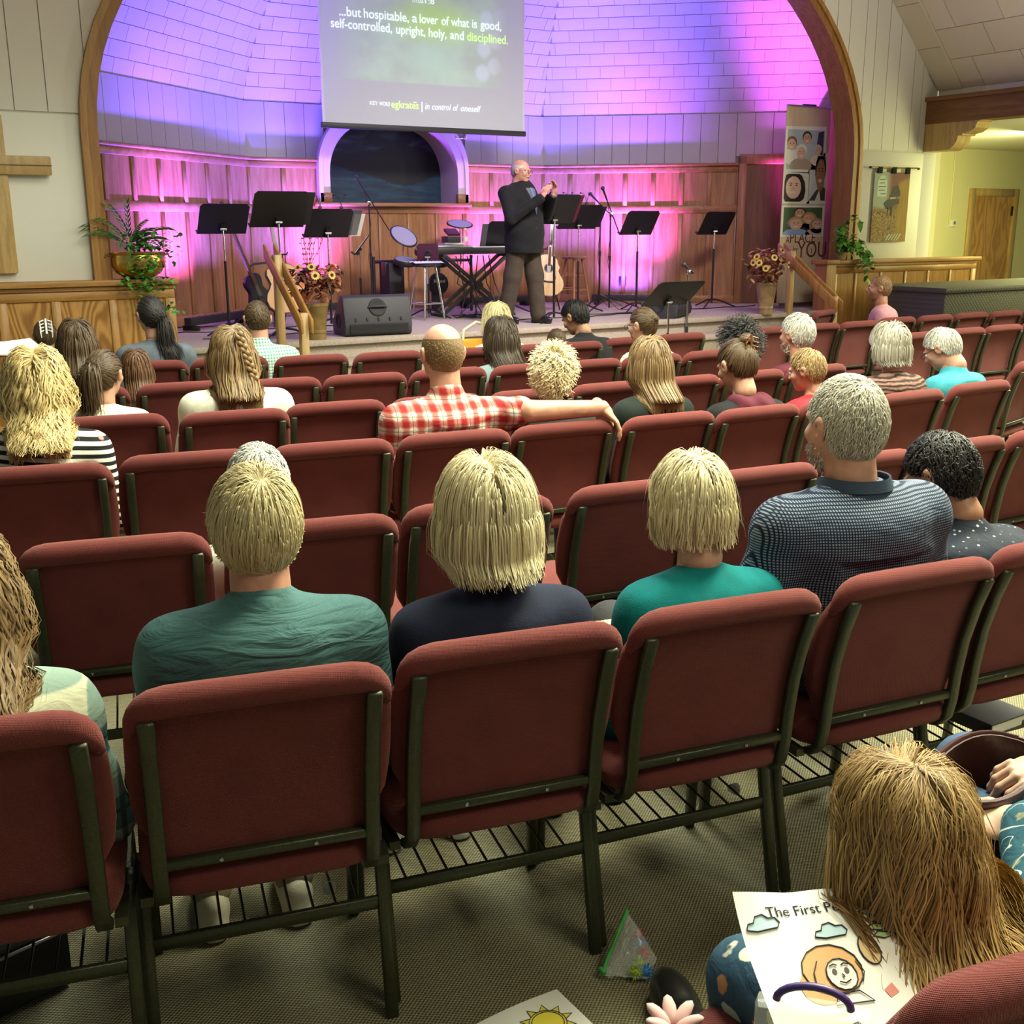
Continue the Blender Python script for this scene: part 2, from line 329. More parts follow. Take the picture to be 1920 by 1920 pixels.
    def obj(s, name, mat, parent=None, smooth=0, bevel=0.0, seg=2, **tg):
        o = link(name, s.mesh(name, mat, smooth, bevel, seg), parent); return tag(o, **tg)
def textmesh(body, size, mat, align='CENTER', extr=.0008, shear=0.0, bold=0.0):
    c = bpy.data.curves.new('lettering', 'FONT'); c.body = body; c.size = size; c.align_x = align; c.align_y = 'CENTER'; c.extrude = extr; c.shear = shear; c.offset = bold; c.resolution_u = 4
    o = bpy.data.objects.new('lettering', c); COL.objects.link(o); bpy.context.view_layer.update()
    me = bpy.data.meshes.new_from_object(o.evaluated_get(bpy.context.evaluated_depsgraph_get())); bpy.data.objects.remove(o); bpy.data.curves.remove(c)
    me.materials.clear(); me.materials.append(MAT[mat]); return me
def frame_mat(o, x, y, z=None):                       # matrix from origin and axes
    x, y = Vector(x).normalized(), Vector(y).normalized(); z = x.cross(y) if z is None else Vector(z).normalized(); o = Vector(o)
    return Matrix(((x[0], y[0], z[0], o[0]), (x[1], y[1], z[1], o[1]), (x[2], y[2], z[2], o[2]), (0, 0, 0, 1)))
def emis(name, col, strength, base=None):
    q = M(name); q.set(Base_Color=base or col, Emission_Color=col if isinstance(col, bpy.types.NodeSocket) else (*col, 1), Emission_Strength=strength, Roughness=.8); MAT[name] = q.m; return q
def flatpat(name, col, rough=.8): return pm(name, col, rough)
# ================================================================== the setting
ZS = .66; YW = 9.6; YL = 9.45; XC = 6.4; AZ0 = 2.4; AOUT = 4.41; BOUT = 2.85; AIN = 4.29; BIN = 2.73
def struct(o): o['kind'] = 'structure'; return o
struct(G().b2((-5, -4, -.1), (24, 12.9, 0)).obj('floor', 'carpet'))
def gable(X): return 3.25+min(12.15-X, X-.65)
def arch_z(X, a, b):
    t = (X-XC)/a; return AZ0+b*math.sqrt(max(0, 1-t*t))
# front wall with the arched opening, as columns of quads
w = G(); xs = [-5, .65, XC-AOUT]+[XC-AOUT*math.cos(PI*k/48) for k in range(1, 48)]+[XC+AOUT, 11.97, 12.6]
for x0, x1 in zip(xs[:-1], xs[1:]):
    ins = x0 >= XC-AOUT-1e-6 and x1 <= XC+AOUT+1e-6
    z0, z1 = (arch_z(x0, AOUT, BOUT), arch_z(x1, AOUT, BOUT)) if ins else (0, 0) if x0 < 11.9 else (2.9, 2.9)
    t0, t1 = max(gable(x0), 3.2), max(gable(x1), 3.2)
    w.add([(x0, YW+.02, z0), (x1, YW+.02, z1), (x1, YW+.02, t1), (x0, YW+.02, t0)], [(0, 1, 2, 3)])
    w.add([(x0, YW+.2, z0), (x1, YW+.2, z1), (x1, YW+.2, t1), (x0, YW+.2, t0)], [(3, 2, 1, 0)])
    w.add([(x0, YW+.02, z0), (x1, YW+.02, z1), (x1, YW+.2, z1), (x0, YW+.2, z0)], [(3, 2, 1, 0)])
wall_front = struct(w.obj('wall_front', 'white_wall'))
# smooth lower board and the upright planks over the joint line
for nm, xa, xb in (('lower_board', -1.5, XC-AOUT+.02), ('lower_board', XC+AOUT-.02, 11.97)):
    G().b2((xa, YW, 1.2), (xb, YW+.03, 2.505)).obj(nm, 'white_wall', wall_front, bevel=.004, seg=1)
def planks(x0, x1, widths, side):
    x = x0; k = 0
    while x < x1-.02:
        wd = min(widths[k % len(widths)], x1-x); a, b = x+.004, x+wd-.004; n = 6; pts = []
        for i in range(n+1):
            X = a+(b-a)*i/n; pts.append((X, max(2.52, arch_z(X, AOUT-.03, BOUT-.03) if abs(X-XC) < AOUT-.03 else 2.52)))
        top = [(b, max(2.6, gable(b)-.005)), (a, max(2.6, gable(a)-.005))]
        if min(top[0][1]-pts[-1][1], top[1][1]-pts[0][1]) > .05:
            G().prism(pts+top, lambda p, q, d: (p, YW+d, q), .0, .02).obj('plank', 'white_plank', wall_front)
        x += wd; k += 1
planks(-1.2, XC-.4, [.30, .20, .24], -1); planks(XC+.6, 11.95, [.27, .17, .23, .21], 1)
# wooden arch: outer moulding and broad band with its jamb
def arch_path(a, b, z0, n=44):
    return [(XC-a, z0)]+[(XC-a*math.cos(PI*k/n), AZ0+b*math.sin(PI*k/n)) for k in range(n+1)]+[(XC+a, z0)]
def arch_band(name, a0, b0, a1, b1, y0, y1, z0, mat, parent=None, jamb=None):
    g = G(); P, Q = arch_path(a0, b0, z0), arch_path(a1, b1, z0); n = len(P); yj = jamb or y1
    v = [(x, y0, z) for x, z in P]+[(x, y0, z) for x, z in Q]+[(x, yj, z) for x, z in Q]+[(x, y1, z) for x, z in P]
    f = []
    for k in range(n-1): f += [(k, k+1, n+k+1, n+k), (n+k, n+k+1, 2*n+k+1, 2*n+k), (3*n+k, 3*n+k+1, k+1, k)]
    g.add(v, f); return g.obj(name, mat, parent, smooth=40)
trim = struct(arch_band('trim_1', AOUT-.035, BOUT-.035, AIN, BIN, YW-.035, YW+.2, ZS, 'oak_arch', jamb=9.86))
arch_band('outer_moulding', AOUT+.012, BOUT+.012, AOUT-.04, BOUT-.04, YW-.055, YW+.02, 1.24, 'oak', trim)
# ---- apse
A = [Vector((1.8, 9.82, 0)), Vector((1.8, 10.49, 0)), Vector((4.4, 12.75, 0)), Vector((8.4, 12.75, 0)), Vector((11.0, 10.49, 0)), Vector((11.0, 9.82, 0))]
ZC = 2.42; ZT = 3.02
def seg(i):
    a, b = A[i], A[i+1]; u = (b-a).normalized(); n = Vector((u.y, -u.x, 0)); L = (b-a).length
    return a, u, n, L
def fr(i):
    a, u, n, L = seg(i); return lambda s, z, d: a+u*s+n*d+Vector((0, 0, z))
def sbox(i, s0, s1, z0, z1, d0, d1, name, mat, parent, bevel=0.0, **k):
    f = fr(i); return G().prism([(s0, z0), (s1, z0), (s1, z1), (s0, z1)], f, d0, d1).obj(name, mat, parent, bevel=bevel, seg=1, **k)
names = ['wall_apse_left_return', 'wall_apse_left', 'wall_apse_back', 'wall_apse_right', 'wall_apse_right_return']
APSE = []
WX0, WX1 = 5.24, 7.20      # arched opening in the back wall (outer edge of its casing)
for i in range(5):
    f = fr(i); L = seg(i)[3]; g = G()
    if i == 2:
        s0, s1 = WX0+.1-4.4, WX1-.1-4.4
        for a, b, z0, z1 in ((0, s0, ZS, ZT), (s1, L, ZS, ZT), (s0, s1, ZS, 1.93), (s0, s1, 2.80, ZT)): g.prism([(a, z0), (b, z0), (b, z1), (a, z1)], f, -.12, 0)
    else: g.prism([(0, ZS), (L, ZS), (L, ZT), (0, ZT)], f, -.12, 0)
    APSE.append(struct(g.obj(names[i], 'joint_dark')))
def wains(i, s0, s1, npan, full=True, zlo=ZS, zhi=ZC):
    P = APSE[i]; pit = (s1-s0)/npan; st = .055
    sbox(i, s0, s1, ZS, .76, .0, .035, 'baseboard', 'oak_stage_x', P, .004)
    if zhi > 2.0:
        sbox(i, s0, s1, 2.31, ZC-.03, .0, .030, 'top_rail', 'oak_stage_x', P, .004); sbox(i, s0, s1, ZC-.035, ZC, .0, .075, 'cap', 'oak_stage_x', P, .008)
    sbox(i, s0, s1, 1.805, 1.90, .0, .030, 'mid_rail', 'oak_stage_x', P, .004)
    for k in range(npan+1):
        c = s0+k*pit; a, b = max(s0, c-st/2), min(s1, c+st/2)
        sbox(i, a, b, .76, 1.805, .0, .028, 'stile', 'oak_stage', P, .004)
        if zhi > 2.0: sbox(i, a, b, 1.90, 2.31, .0, .028, 'stile', 'oak_stage', P, .004)
    for k in range(npan):
        a, b = s0+k*pit+st/2, s0+(k+1)*pit-st/2
        sbox(i, a, b, .76, 1.805, .0, .008, 'panel', 'oak_stage', P)
        if zhi > 2.0: sbox(i, a, b, 1.90, 2.31, .0, .008, 'panel', 'oak_stage', P)
L1 = seg(1)[3]
wains(1, 0, L1, 8); wains(2, 0, WX0-4.4, 2); wains(2, WX0-4.4, WX1-4.4, 5, zhi=1.9); wains(2, WX1-4.4, 4.0, 3)
DOOR0 = 2.62
wains(3, 0, DOOR0-.1, 7)
for i, wd in ((0, .22), (1, .235), (2, .235), (3, .225), (4, .22)):      # white boards over the cap
    L = seg(i)[3]; s = 0
    while s < L-.03:
        b = min(s+wd, L)
        hit = i == 2 and not (b < WX0-4.4+.12 or s > WX1-4.4-.12)
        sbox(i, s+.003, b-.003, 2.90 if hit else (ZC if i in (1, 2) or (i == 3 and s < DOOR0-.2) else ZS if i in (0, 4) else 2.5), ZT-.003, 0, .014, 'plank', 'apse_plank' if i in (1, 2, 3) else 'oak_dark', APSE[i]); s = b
# door in the right wing
door = struct(thing('door_1', None, None)); f3 = fr(3)
for s0, s1, z0, z1 in ((DOOR0-.1, DOOR0, ZS, 2.50), (L1-.02, L1+.0, ZS, 2.5), (DOOR0-.1, L1, 2.40, 2.52)):
    G().prism([(s0, z0), (s1, z0), (s1, z1), (s0, z1)], f3, 0, .06).obj('door_frame', 'oak_stage', door, bevel=.006, seg=1)
G().prism([(DOOR0, ZS), (L1-.02, ZS), (L1-.02, 2.4), (DOOR0, 2.4)], f3, .0, .02).obj('door_leaf', 'oak_dark', door)
# dome of flat tiles in curving courses
def doff(z): return (AIN/math.sqrt(2))*(1-math.sqrt(max(0, 1-((z-AZ0)/BIN)**2))) if z < AZ0+BIN*.995 else AIN/math.sqrt(2)
def dpoly(z):
    d = doff(z)-doff(ZT); P = []
    lines = [(a+n*d, u) for a, u, n, L in (seg(i) for i in range(1, 4))]
    def isect(l, m):
        (p, u), (q, v) = l, m; w_ = q-p; t = (w_.x*v.y-w_.y*v.x)/(u.x*v.y-u.y*v.x); return p+u*t
    c1, c2 = isect(lines[0], lines[1]), isect(lines[1], lines[2]); yfront = 9.82
    p0, u0 = lines[0]; f0 = p0+u0*((yfront-p0.y)/u0.y); p2, u2 = lines[2]; f2 = p2+u2*((yfront-p2.y)/u2.y)
    return [Vector((p.x, p.y, z)) for p in (f0, c1, c2, f2)]
CRS = .152; zz = [ZT]
while zz[-1] < 4.95:
    z = zz[-1]; sl = (doff(z+.01)-doff(z))/.01; zz.append(z+CRS/math.sqrt(1+sl*sl))
dg = G(); polys = [dpoly(z) for z in zz]
for p, q in zip(polys[:-1], polys[1:]):
    for k in range(3): dg.add([p[k], p[k+1], q[k+1], q[k]], [(0, 1, 2, 3)])
dome = struct(dg.obj('ceiling_apse', 'joint_dark'))
TW = .305; tile_me = G().box((0, 0, 0), (TW-.005, CRS-.005, .006)).mesh('tile', 'apse_tile')
ntile = 0; rest = G(); cand = []
for c, (p, q) in enumerate(zip(polys[:-1], polys[1:])):
    for k in range(3):
        a, b, a2, b2 = p[k], p[k+1], q[k], q[k+1]; u = (b-a).normalized(); L = (b-a).length; up = ((a2+b2)/2-(a+b)/2); up = (up-u*up.dot(u)).normalized(); n = up.cross(u)*-1
        n = u.cross(up)*-1 if (Vector((XC, 10, 2))-a).dot(u.cross(up)) < 0 else u.cross(up)
        sa, sb = max(0, (a2-a).dot(u)), max(0, L-(b2-a).dot(u))
        s = -(c % 2)*TW/2-(.07 if k == 2 else 0)
        while s < L:
            s0, s1 = max(s, sa*.5), min(s+TW, L-sb*.5)
            if s1-s0 > .03:
                ctr = a+u*(s0+s1)/2+up*CRS/2+n*.003
                cand.append((ctr, u, up, n, s1-s0))
            s += TW
cand.sort(key=lambda t: t[0].z)
for ctr, u, up, n, wd in cand:
    mw = frame_mat(ctr, u, up, n)
    if ntile < 300:
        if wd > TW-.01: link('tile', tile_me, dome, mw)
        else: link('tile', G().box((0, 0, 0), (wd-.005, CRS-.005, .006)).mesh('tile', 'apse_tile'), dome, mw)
        ntile += 1
    else:
        g = G().box((0, 0, 0), (wd-.005, CRS-.005, .006)); rest.add([mw@v for v in g.v], g.f)
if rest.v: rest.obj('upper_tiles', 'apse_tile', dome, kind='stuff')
# arched casing round the mural, its reveal, and the painted lake
def wpath(x0, x1, zb, zt, r, n=10):
    pts = [(x0, zb), (x0, zt-r)]; pts += [(x0+(x1-x0)*.30*(1-math.cos(PI/2*k/n)), zt-r+r*math.sin(PI/2*k/n)) for k in range(1, n+1)]
    pts += [(x1-(x1-x0)*.30*(1-math.cos(PI/2*k/n)), zt-r+r*math.sin(PI/2*k/n)) for k in range(n, -1, -1)]+[(x1, zb)]; return pts
win = struct(thing('window_1', None, None)); P, Q = wpath(WX0, WX1, 1.93, 2.93, .62), wpath(WX0+.125, WX1-.125, 1.93, 2.82, .56)
def casing(P, Q, y0, y1, name, mat):
    g = G(); n = len(P); v = [(x, y0, z) for x, z in P]+[(x, y0, z) for x, z in Q]+[(x, y1, z) for x, z in Q]+[(x, y1, z) for x, z in P]
    f = []
    for k in range(n-1): f += [(k, k+1, n+k+1, n+k), (n+k, n+k+1, 2*n+k+1, 2*n+k), (3*n+k, 3*n+k+1, k+1, k)]
    return g.add(v, f).obj(name, mat, win, smooth=40)
pm('casing_paint', (.60, .52, .48), .45)
casing(P, Q, 12.66, 13.12, 'window_frame', 'casing_paint'); casing(wpath(WX0-.02, WX1+.02, 1.93, 2.955, .63), wpath(WX0+.03, WX1-.03, 1.93, 2.90, .60), 12.64, 12.75, 'outer_moulding', 'casing_paint')
for x in (WX0+.06, WX1-.06): G().box((x, 12.67, 1.985), (.15, .06, .11)).obj('plinth_block', 'oak_stage', win, bevel=.004, seg=1)
G().b2((WX0-.05, 12.62, 1.885), (WX1+.05, 13.1, 1.93)).obj('window_sill', 'oak_stage_x', win, bevel=.006, seg=1)
q = M('mural_paint'); x, y, z = q.sep(q.obj()); nb = q.noise(q.map(q.obj(), (1, 1, 3)), 3.2, 5, .6, .4)
sky = q.mix(q.smooth(q.noise(q.map(q.obj(), (1.2, 1, 4)), 2.2, 5, .6, .8), .42, .68), (.006, .012, .028), (.045, .075, .10))
wat = q.mix(q.smooth(q.noise(q.map(q.obj(), (.7, 1, 5)), 3.5, 4), .35, .75), (.004, .022, .045), (.010, .070, .105))
c = q.mix(q.smooth(z, 2.44, 2.46), wat, sky)
ex = q.math('SUBTRACT', x, 6.55); isl = q.math('SUBTRACT', .62, q.math('ADD', q.math('ABSOLUTE', q.math('MULTIPLY', ex, .55)), q.math('MULTIPLY', q.math('ABSOLUTE', q.math('SUBTRACT', z, 2.40)), 2.3)))
c = q.mix(q.smooth(q.math('ADD', isl, q.math('MULTIPLY', q.math('SUBTRACT', nb, .5), .35)), .0, .06), c, (.003, .006, .008))
tr = q.math('ADD', q.math('SUBTRACT', 2.50, z), q.math('MULTIPLY', q.noise(q.map(q.obj(), (8, 1, 2)), 4, 3), .10)); shore = q.math('MULTIPLY', q.smooth(tr, .02, .04), q.smooth(z, 2.43, 2.45))
c = q.mix(shore, c, (.003, .008, .010)); q.set(Base_Color=c, Roughness=.55); MAT['mural_paint'] = q.m
G().b2((5.0, 13.12, 1.8), (7.5, 13.16, 3.05)).obj('mural', 'mural_paint', win)
# ---- stage and steps
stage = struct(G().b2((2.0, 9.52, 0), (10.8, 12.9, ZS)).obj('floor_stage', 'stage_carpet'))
G().b2((2.6, 9.47, ZS-.05), (10.35, 9.56, ZS+.004)).obj('nosing', 'stage_carpet', stage, bevel=.015)
for k in range(1, 4):
    y1 = 9.50-.29*(k-1); zt = ZS-.165*k
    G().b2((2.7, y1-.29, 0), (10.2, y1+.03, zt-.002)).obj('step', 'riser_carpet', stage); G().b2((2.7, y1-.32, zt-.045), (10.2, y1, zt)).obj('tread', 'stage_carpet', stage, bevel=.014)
# ---- panelled low walls either side
def lowwall(name, x0, x1, cuts, y, mat_p, mats, matx):
    g = G().b2((x0, y+.02, 0), (x1, y+.15, 1.20)); o = struct(g.obj(name, mats))
    G().b2((x0-.02, y-.05, 1.20), (x1+.03, y+.20, 1.245)).obj('cap', matx, o, bevel=.010); G().b2((x0, y-.015, 1.165), (x1, y+.03, 1.20)).obj('cap_moulding', matx, o, bevel=.008)
    G().b2((x0, y, 1.09), (x1, y+.03, 1.165)).obj('top_rail', matx, o, bevel=.004, seg=1); G().b2((x0, y, 0), (x1, y+.03, .14)).obj('bottom_rail', matx, o, bevel=.004, seg=1)
    for a, b in cuts: G().b2((a, y, .14), (b, y+.03, 1.09)).obj('stile', mats, o, bevel=.004, seg=1)
    ed = sorted(cuts)
    for (a, b), (c, d) in zip(ed[:-1], ed[1:]): G().b2((b, y+.014, .14), (c, y+.03, 1.09)).obj('panel', mat_p, o)
    return o
low_l = lowwall('wall_low_left', .4, 2.58, [(.4, .46), (.78, .85), (1.22, 1.29), (1.61, 1.68), (2.05, 2.11), (2.50, 2.58)], YL, 'oak_swirl', 'oak', 'oak_x')
G().b2((2.46, YL+.16, ZS), (2.58, 10.3, 1.20)).obj('return_panel', 'oak', low_l); G().b2((2.43, YL+.19, 1.20), (2.62, 10.3, 1.245)).obj('cap', 'oak_x', low_l, bevel=.01)
low_r = lowwall('wall_low_right', 10.34, 13.0, [(10.34, 10.42), (10.72, 10.76), (11.16, 11.20), (11.61, 11.65), (12.04, 12.08), (12.47, 12.51), (12.90, 13.0)], YL, 'oak', 'oak', 'oak_x')
G().b2((10.20, YL-.03, 0), (10.36, YL+.16, 1.20)).obj('end_post', 'oak_arch', low_r, bevel=.006); G().b2((10.17, YL-.06, 1.20), (10.39, YL+.20, 1.25)).obj('post_cap', 'oak_arch', low_r, bevel=.008)
# ---- right side: pillar, beam with bracket, side aisle wall and its door
struct(G().b2((11.97, 9.61, 0), (12.22, 9.85, 3.0)).obj('wall_pillar_right', 'white_wall', bevel=.006))
beam = struct(thing('ceiling_beam_right', None, None))
G().b2((11.94, 1.0, 2.84), (12.22, 9.6, 3.12)).obj('beam_body', 'oak_beam', beam, bevel=.006); G().b2((11.90, 1.0, 3.10), (12.26, 9.6, 3.15)).obj('beam_moulding', 'oak_beam', beam, bevel=.01)
prof = [(9.6, 2.84), (9.6, 2.52), (9.28, 2.52)]+[(9.28-.16*math.sin(t*PI/2)-.0, 2.52+.16*(1-math.cos(t*PI/2))) for t in (.25, .5, .75, 1)]+[(9.06, 2.68), (9.06, 2.70)]+[(9.06-.20*math.sin(t*PI/2), 2.70+.12*(1-math.cos(t*PI/2))) for t in (.33, .66, 1)]+[(8.82, 2.84)]
G().prism(prof, lambda p, q, d: (12.08+d, p, q), -.125, .125).obj('bracket', 'oak_pale', beam, smooth=30)
tube = G().cyl((12.30, 1.2, 3.22), (12.30, 8.75, 3.22), .024, n=10); emis('tube_glow', (1, .98, .9), 14)
tb = tube.obj('fluorescent_tube', 'tube_glow', smooth=60); tag(tb, 'glowing white fluorescent tube lying on top of the brown beam', 'lamp')
struct(G().b2((12.26, 1, 3.12), (12.9, 9.6, 3.16)).obj('trim_2', 'oak_beam'))
wr = struct(G().b2((12.0, 12.3, 0), (24, 12.4, 3.6)).obj('wall_aisle_end', 'yellow_wall')); 
struct(G().b2((12.22, 9.62, 0), (12.32, 12.3, 3.0)).obj('wall_aisle_return', 'yellow_wall'))
struct(G().b2((12.22, 2, 2.84), (24, 12.3, 2.9)).obj('ceiling_aisle', 'white_wall'))
d2 = struct(thing('door_2', None, None)); YD = 12.3
dl, dr, dt = ony(1826, 366, YD), ony(1898, 368, YD), ony(1860, 368, YD).z
for a, b, z0, z1 in ((dl.x-.13, dl.x, 0, dt+.12), (dr.x, dr.x+.13, 0, dt+.12), (dl.x, dr.x, dt, dt+.12)): G().b2((a, YD-.05, z0), (b, YD, z1)).obj('door_frame', 'oak_pale', d2, bevel=.006, seg=1)
G().b2((dl.x, YD-.02, 0), (dr.x, YD, dt)).obj('door_leaf', 'oak_door', d2)
for z in (dt-.32, .35): G().b2((dr.x-.03, YD-.045, z), (dr.x+.015, YD-.02, z+.16)).obj('hinge', 'black_matte', d2)
tm = thing('thermostat', 'small white thermostat on yellow wall below a cable conduit', 'thermostat'); tp = ony(1784, 419, YD)
G().box((tp.x, YD-.02, tp.z), (.12, .04, .10)).obj('housing', 'white_plastic', tm, bevel=.006); G().b2((tp.x-.085, YD-.025, tp.z), (tp.x-.055, YD, 3.0)).obj('conduit', 'yellow_wall', tm, bevel=.004, seg=1)
G().box((tp.x+.02, YD-.042, tp.z+.01), (.05, .006, .05)).obj('dial', 'chrome', tm)
# ---- sloping ceilings; the tiles near the right gable are single pieces
def slope_fr(sgn):
    if sgn > 0: return lambda a, y, d: Vector((12.15-a*.7071-d*.7071, y, 3.25+a*.7071-d*.7071))
    return lambda a, y, d: Vector((.65+a*.7071+d*.7071, y, 3.25+a*.7071-d*.7071))
sr, sl_ = slope_fr(1), slope_fr(-1)
ceil = struct(G().prism([(0, -4), (8.13, -4), (8.13, 9.62), (0, 9.62)], sr, -.05, 0).obj('ceiling', 'joint_dark'))
cl = struct(G().prism([(0, -4), (8.13, -4), (8.13, 9.62), (0, 9.62)], sl_, -.05, 0).obj('ceiling_left', 'ceiling_tile'))
def ctile(a0, a1, y0, y1, nm='tile', d=.012): G().prism([(a0+.004, y0+.004), (a1-.004, y0+.004), (a1-.004, y1-.004), (a0+.004, y1-.004)], sr, 0, d).obj(nm, 'ceiling_tile', ceil)
yb = 9.62-.36
for k in range(7): ctile(.62*k, .62*(k+1)-.0, yb, 9.6, 'border_board', .02)
G().prism([(0, yb-.012), (4.4, yb-.012), (4.4, yb+.012), (0, yb+.012)], sr, 0, .026).obj('batten', 'ceiling_tile', ceil)
for r in range(8):
    y = yb-.015; k = 0; a0 = .0+.42*r
    first = [.30, .62, .28, .46][r % 4]
    while y > 4.2:
        wd = first if k == 0 else .62
        ctile(a0, a0+.42, y-wd, y); y -= wd; k += 1
rg = G().prism([(0, -4), (8.13, -4), (8.13, 4.2), (0, 4.2)], sr, 0, .012); rg.obj('far_tiles', 'ceiling_tile', ceil, kind='stuff')
for k in range(9): G().b2((12.155, 4.0+k*.62, 3.15), (12.17, 4.0+(k+1)*.62-.008, 3.26)).obj('cove_board', 'white_plank', ceil)
G().b2((12.15, 9.0, 3.15), (12.165, 9.6, 3.26)).obj('cove_board', 'white_plank', ceil)
# ---- oak cross on the left wall
cr = thing('wall_cross', 'plain oak cross hanging on the white wall at left', 'cross', (1.33, YW, 1.9))
G().b2((-.085, -.06, -.59), (.085, 0, .58)).obj('upright', 'oak_pale', cr, bevel=.012); G().b2((-.40, -.085, .145), (.40, -.02, .285)).obj('crossbar', 'oak_pale', cr, bevel=.012); G().b2((-.40, -.088, .212), (.40, -.08, .220)).obj('groove', 'oak_dark', cr)
# ================================================================== chairs
def back_outline(inset=0.0):
    h = [(.200, .848), (.214, .825), (.244, .765), (.247, .68), (.244, .60), (.234, .555), (.205, .515), (.200, .475)]
    return [(x-inset, z) for x, z in h]
BT = (-.285, .855); BB = (-.19, .46)                       # crest and foot of the back, in (y, z)
def back_y(z): t = (z-BB[1])/(BT[1]-BB[1]); return BB[0]+(BT[0]-BB[0])*t-.022*math.sin(PI*min(1, max(0, t)))*-1
def chair_meshes():
    m = {}
    # padded back: front puffed, rear nearly flat, edges rolled
    prof = back_outline(); rows = []; N = 16; th = .026
    g = G(); zs = [.475, .50, .53, .57, .62, .68, .73, .765, .80, .83, .848]
    def halfw(z):
        pr = sorted(prof, key=lambda p: p[1])
        for (x0, z0), (x1, z1) in zip(pr[:-1], pr[1:]):
            if z0 <= z <= z1: return x0+(x1-x0)*(z-z0)/(z1-z0)
        return pr[-1][0]
    ring = 20; v = []; f = []
    for z in zs:
        hw = halfw(z); cy = back_y(z)
        for k in range(ring):
            a = 2*PI*k/ring; c, s_ = math.cos(a), math.sin(a); x = hw*math.copysign(abs(c)**.32, c); y = (th*.75 if s_ < 0 else th*1.5)*math.copysign(abs(s_)**.55, s_)
            v.append((x, cy+y, z))
    nz = len(zs); f = [(i*ring+k, i*ring+(k+1) % ring, (i+1)*ring+(k+1) % ring, (i+1)*ring+k) for i in range(nz-1) for k in range(ring)]+[tuple(range(ring-1, -1, -1)), tuple((nz-1)*ring+k for k in range(ring))]
    g.add(v, f)
    m['backrest'] = g.mesh('backrest', 'burgundy', smooth=70)
    # rolled crest, drooping at the two ends
    ends = [(.236, .776), (.2305, .790), (.224, .804), (.2155, .818), (.204, .830), (.188, .838), (.165, .842), (.10, .843)]
    pts = [(-x, back_y(z)-.006, z) for x, z in ends]+[(0, back_y(.843)-.006, .843)]+[(x, back_y(z)-.006, z) for x, z in reversed(ends)]
    m['crest_roll'] = G().tube(pts, [.008, .013, .019, .0235, .027, .029, .030, .030, .030, .030, .030, .029, .027, .0235, .019, .013, .008], 14).mesh('crest_roll', 'burgundy', smooth=75)
    # seat cushion
    g = G(); v = []; ring = 24
    for hz, k_ in ((.412, .90), (.420, .98), (.440, 1.0), (.460, .98), (.474, .90), (.480, .6)):
        for k in range(ring):
            a = 2*PI*k/ring; c, s_ = math.cos(a), math.sin(a); x = .243*k_*math.copysign(abs(c)**.35, c); y = .0+.225*k_*math.copysign(abs(s_)**.4, s_); v.append((x, y, hz+.012*(y/.25)))
    f = [(i*ring+k, i*ring+(k+1) % ring, (i+1)*ring+(k+1) % ring, (i+1)*ring+k) for i in range(5) for k in range(ring)]+[tuple(range(ring-1, -1, -1)), tuple(5*ring+k for k in range(ring))]
    m['seat'] = g.add(v, f).mesh('seat', 'burgundy', smooth=75)
    def flat(path, w, d):                                   # flat bar swept in the y-z plane at x = 0
        g = G(); n = len(path); v = []
        for i, (y, z) in enumerate(path):
            y0, z0 = path[max(0, i-1)]; y1, z1 = path[min(n-1, i+1)]; t = math.hypot(y1-y0, z1-z0); ny, nz = (z1-z0)/t, -(y1-y0)/t
            for a, b in ((-1, -1), (1, -1), (1, 1), (-1, 1)): v.append((a*w/2, y+ny*b*d/2, z+nz*b*d/2))
        f = [(i*4+k, i*4+(k+1) % 4, (i+1)*4+(k+1) % 4, (i+1)*4+k) for i in range(n-1) for k in range(4)]+[(3, 2, 1, 0), tuple((n-1)*4+k for k in range(4))]
        return g.add(v, f)
    m['back_post'] = flat([(back_y(z)-.034, z) for z in (.815, .74, .64, .54, .47, .42)]+[(-.19, .392), (-.165, .385)], .030, .018).mesh('back_post', 'frame_metal', bevel=.003, seg=1)
    m['leg_rear'] = flat([(-.02, .400), (-.055, .393), (-.078, .375), (-.092, .345), (-.115, .23), (-.168, 0)], .026, .024).mesh('leg', 'frame_metal', bevel=.004, seg=1)
    m['leg_front'] = flat([(.10, .385), (.185, .375), (.205, .33), (.225, .0)], .026, .022).mesh('leg', 'frame_metal', bevel=.004, seg=1)
    m['side_rail'] = flat([(-.18, .388), (.19, .388)], .024, .02).mesh('side_rail', 'frame_metal')
    g = G().bar((-.20, -.222, .485), (.20, -.222, .485), .022, .020); m['back_bar'] = g.mesh('back_bar', 'frame_metal', bevel=.003, seg=1)
    m['rack_bar'] = G().bar((-.232, -.112, .248), (.232, -.112, .248), .014, .030).mesh('rack_bar', 'frame_metal', bevel=.003, seg=1)
    m['rack_front_bar'] = G().bar((-.232, .20, .262), (.232, .20, .262), .012, .014).mesh('rack_bar', 'frame_metal')
    m['rack_wire'] = G().tube([(0, -.112, .252), (0, .195, .264), (0, .20, .285)], .0032, 5).mesh('rack_wire', 'wire_black')
    m['screw'] = G().lathe([(.005, 0), (.004, .003), (.001, .004)], (0, 0, 0), 8, Matrix.Rotation(PI/2, 3, 'X')).mesh('screw', 'steel')
    m['foot'] = G().box((0, 0, .006), (.03, .03, .012)).mesh('foot_cap', 'black_matte')
    return m
CM = chair_meshes(); NCH = [0]
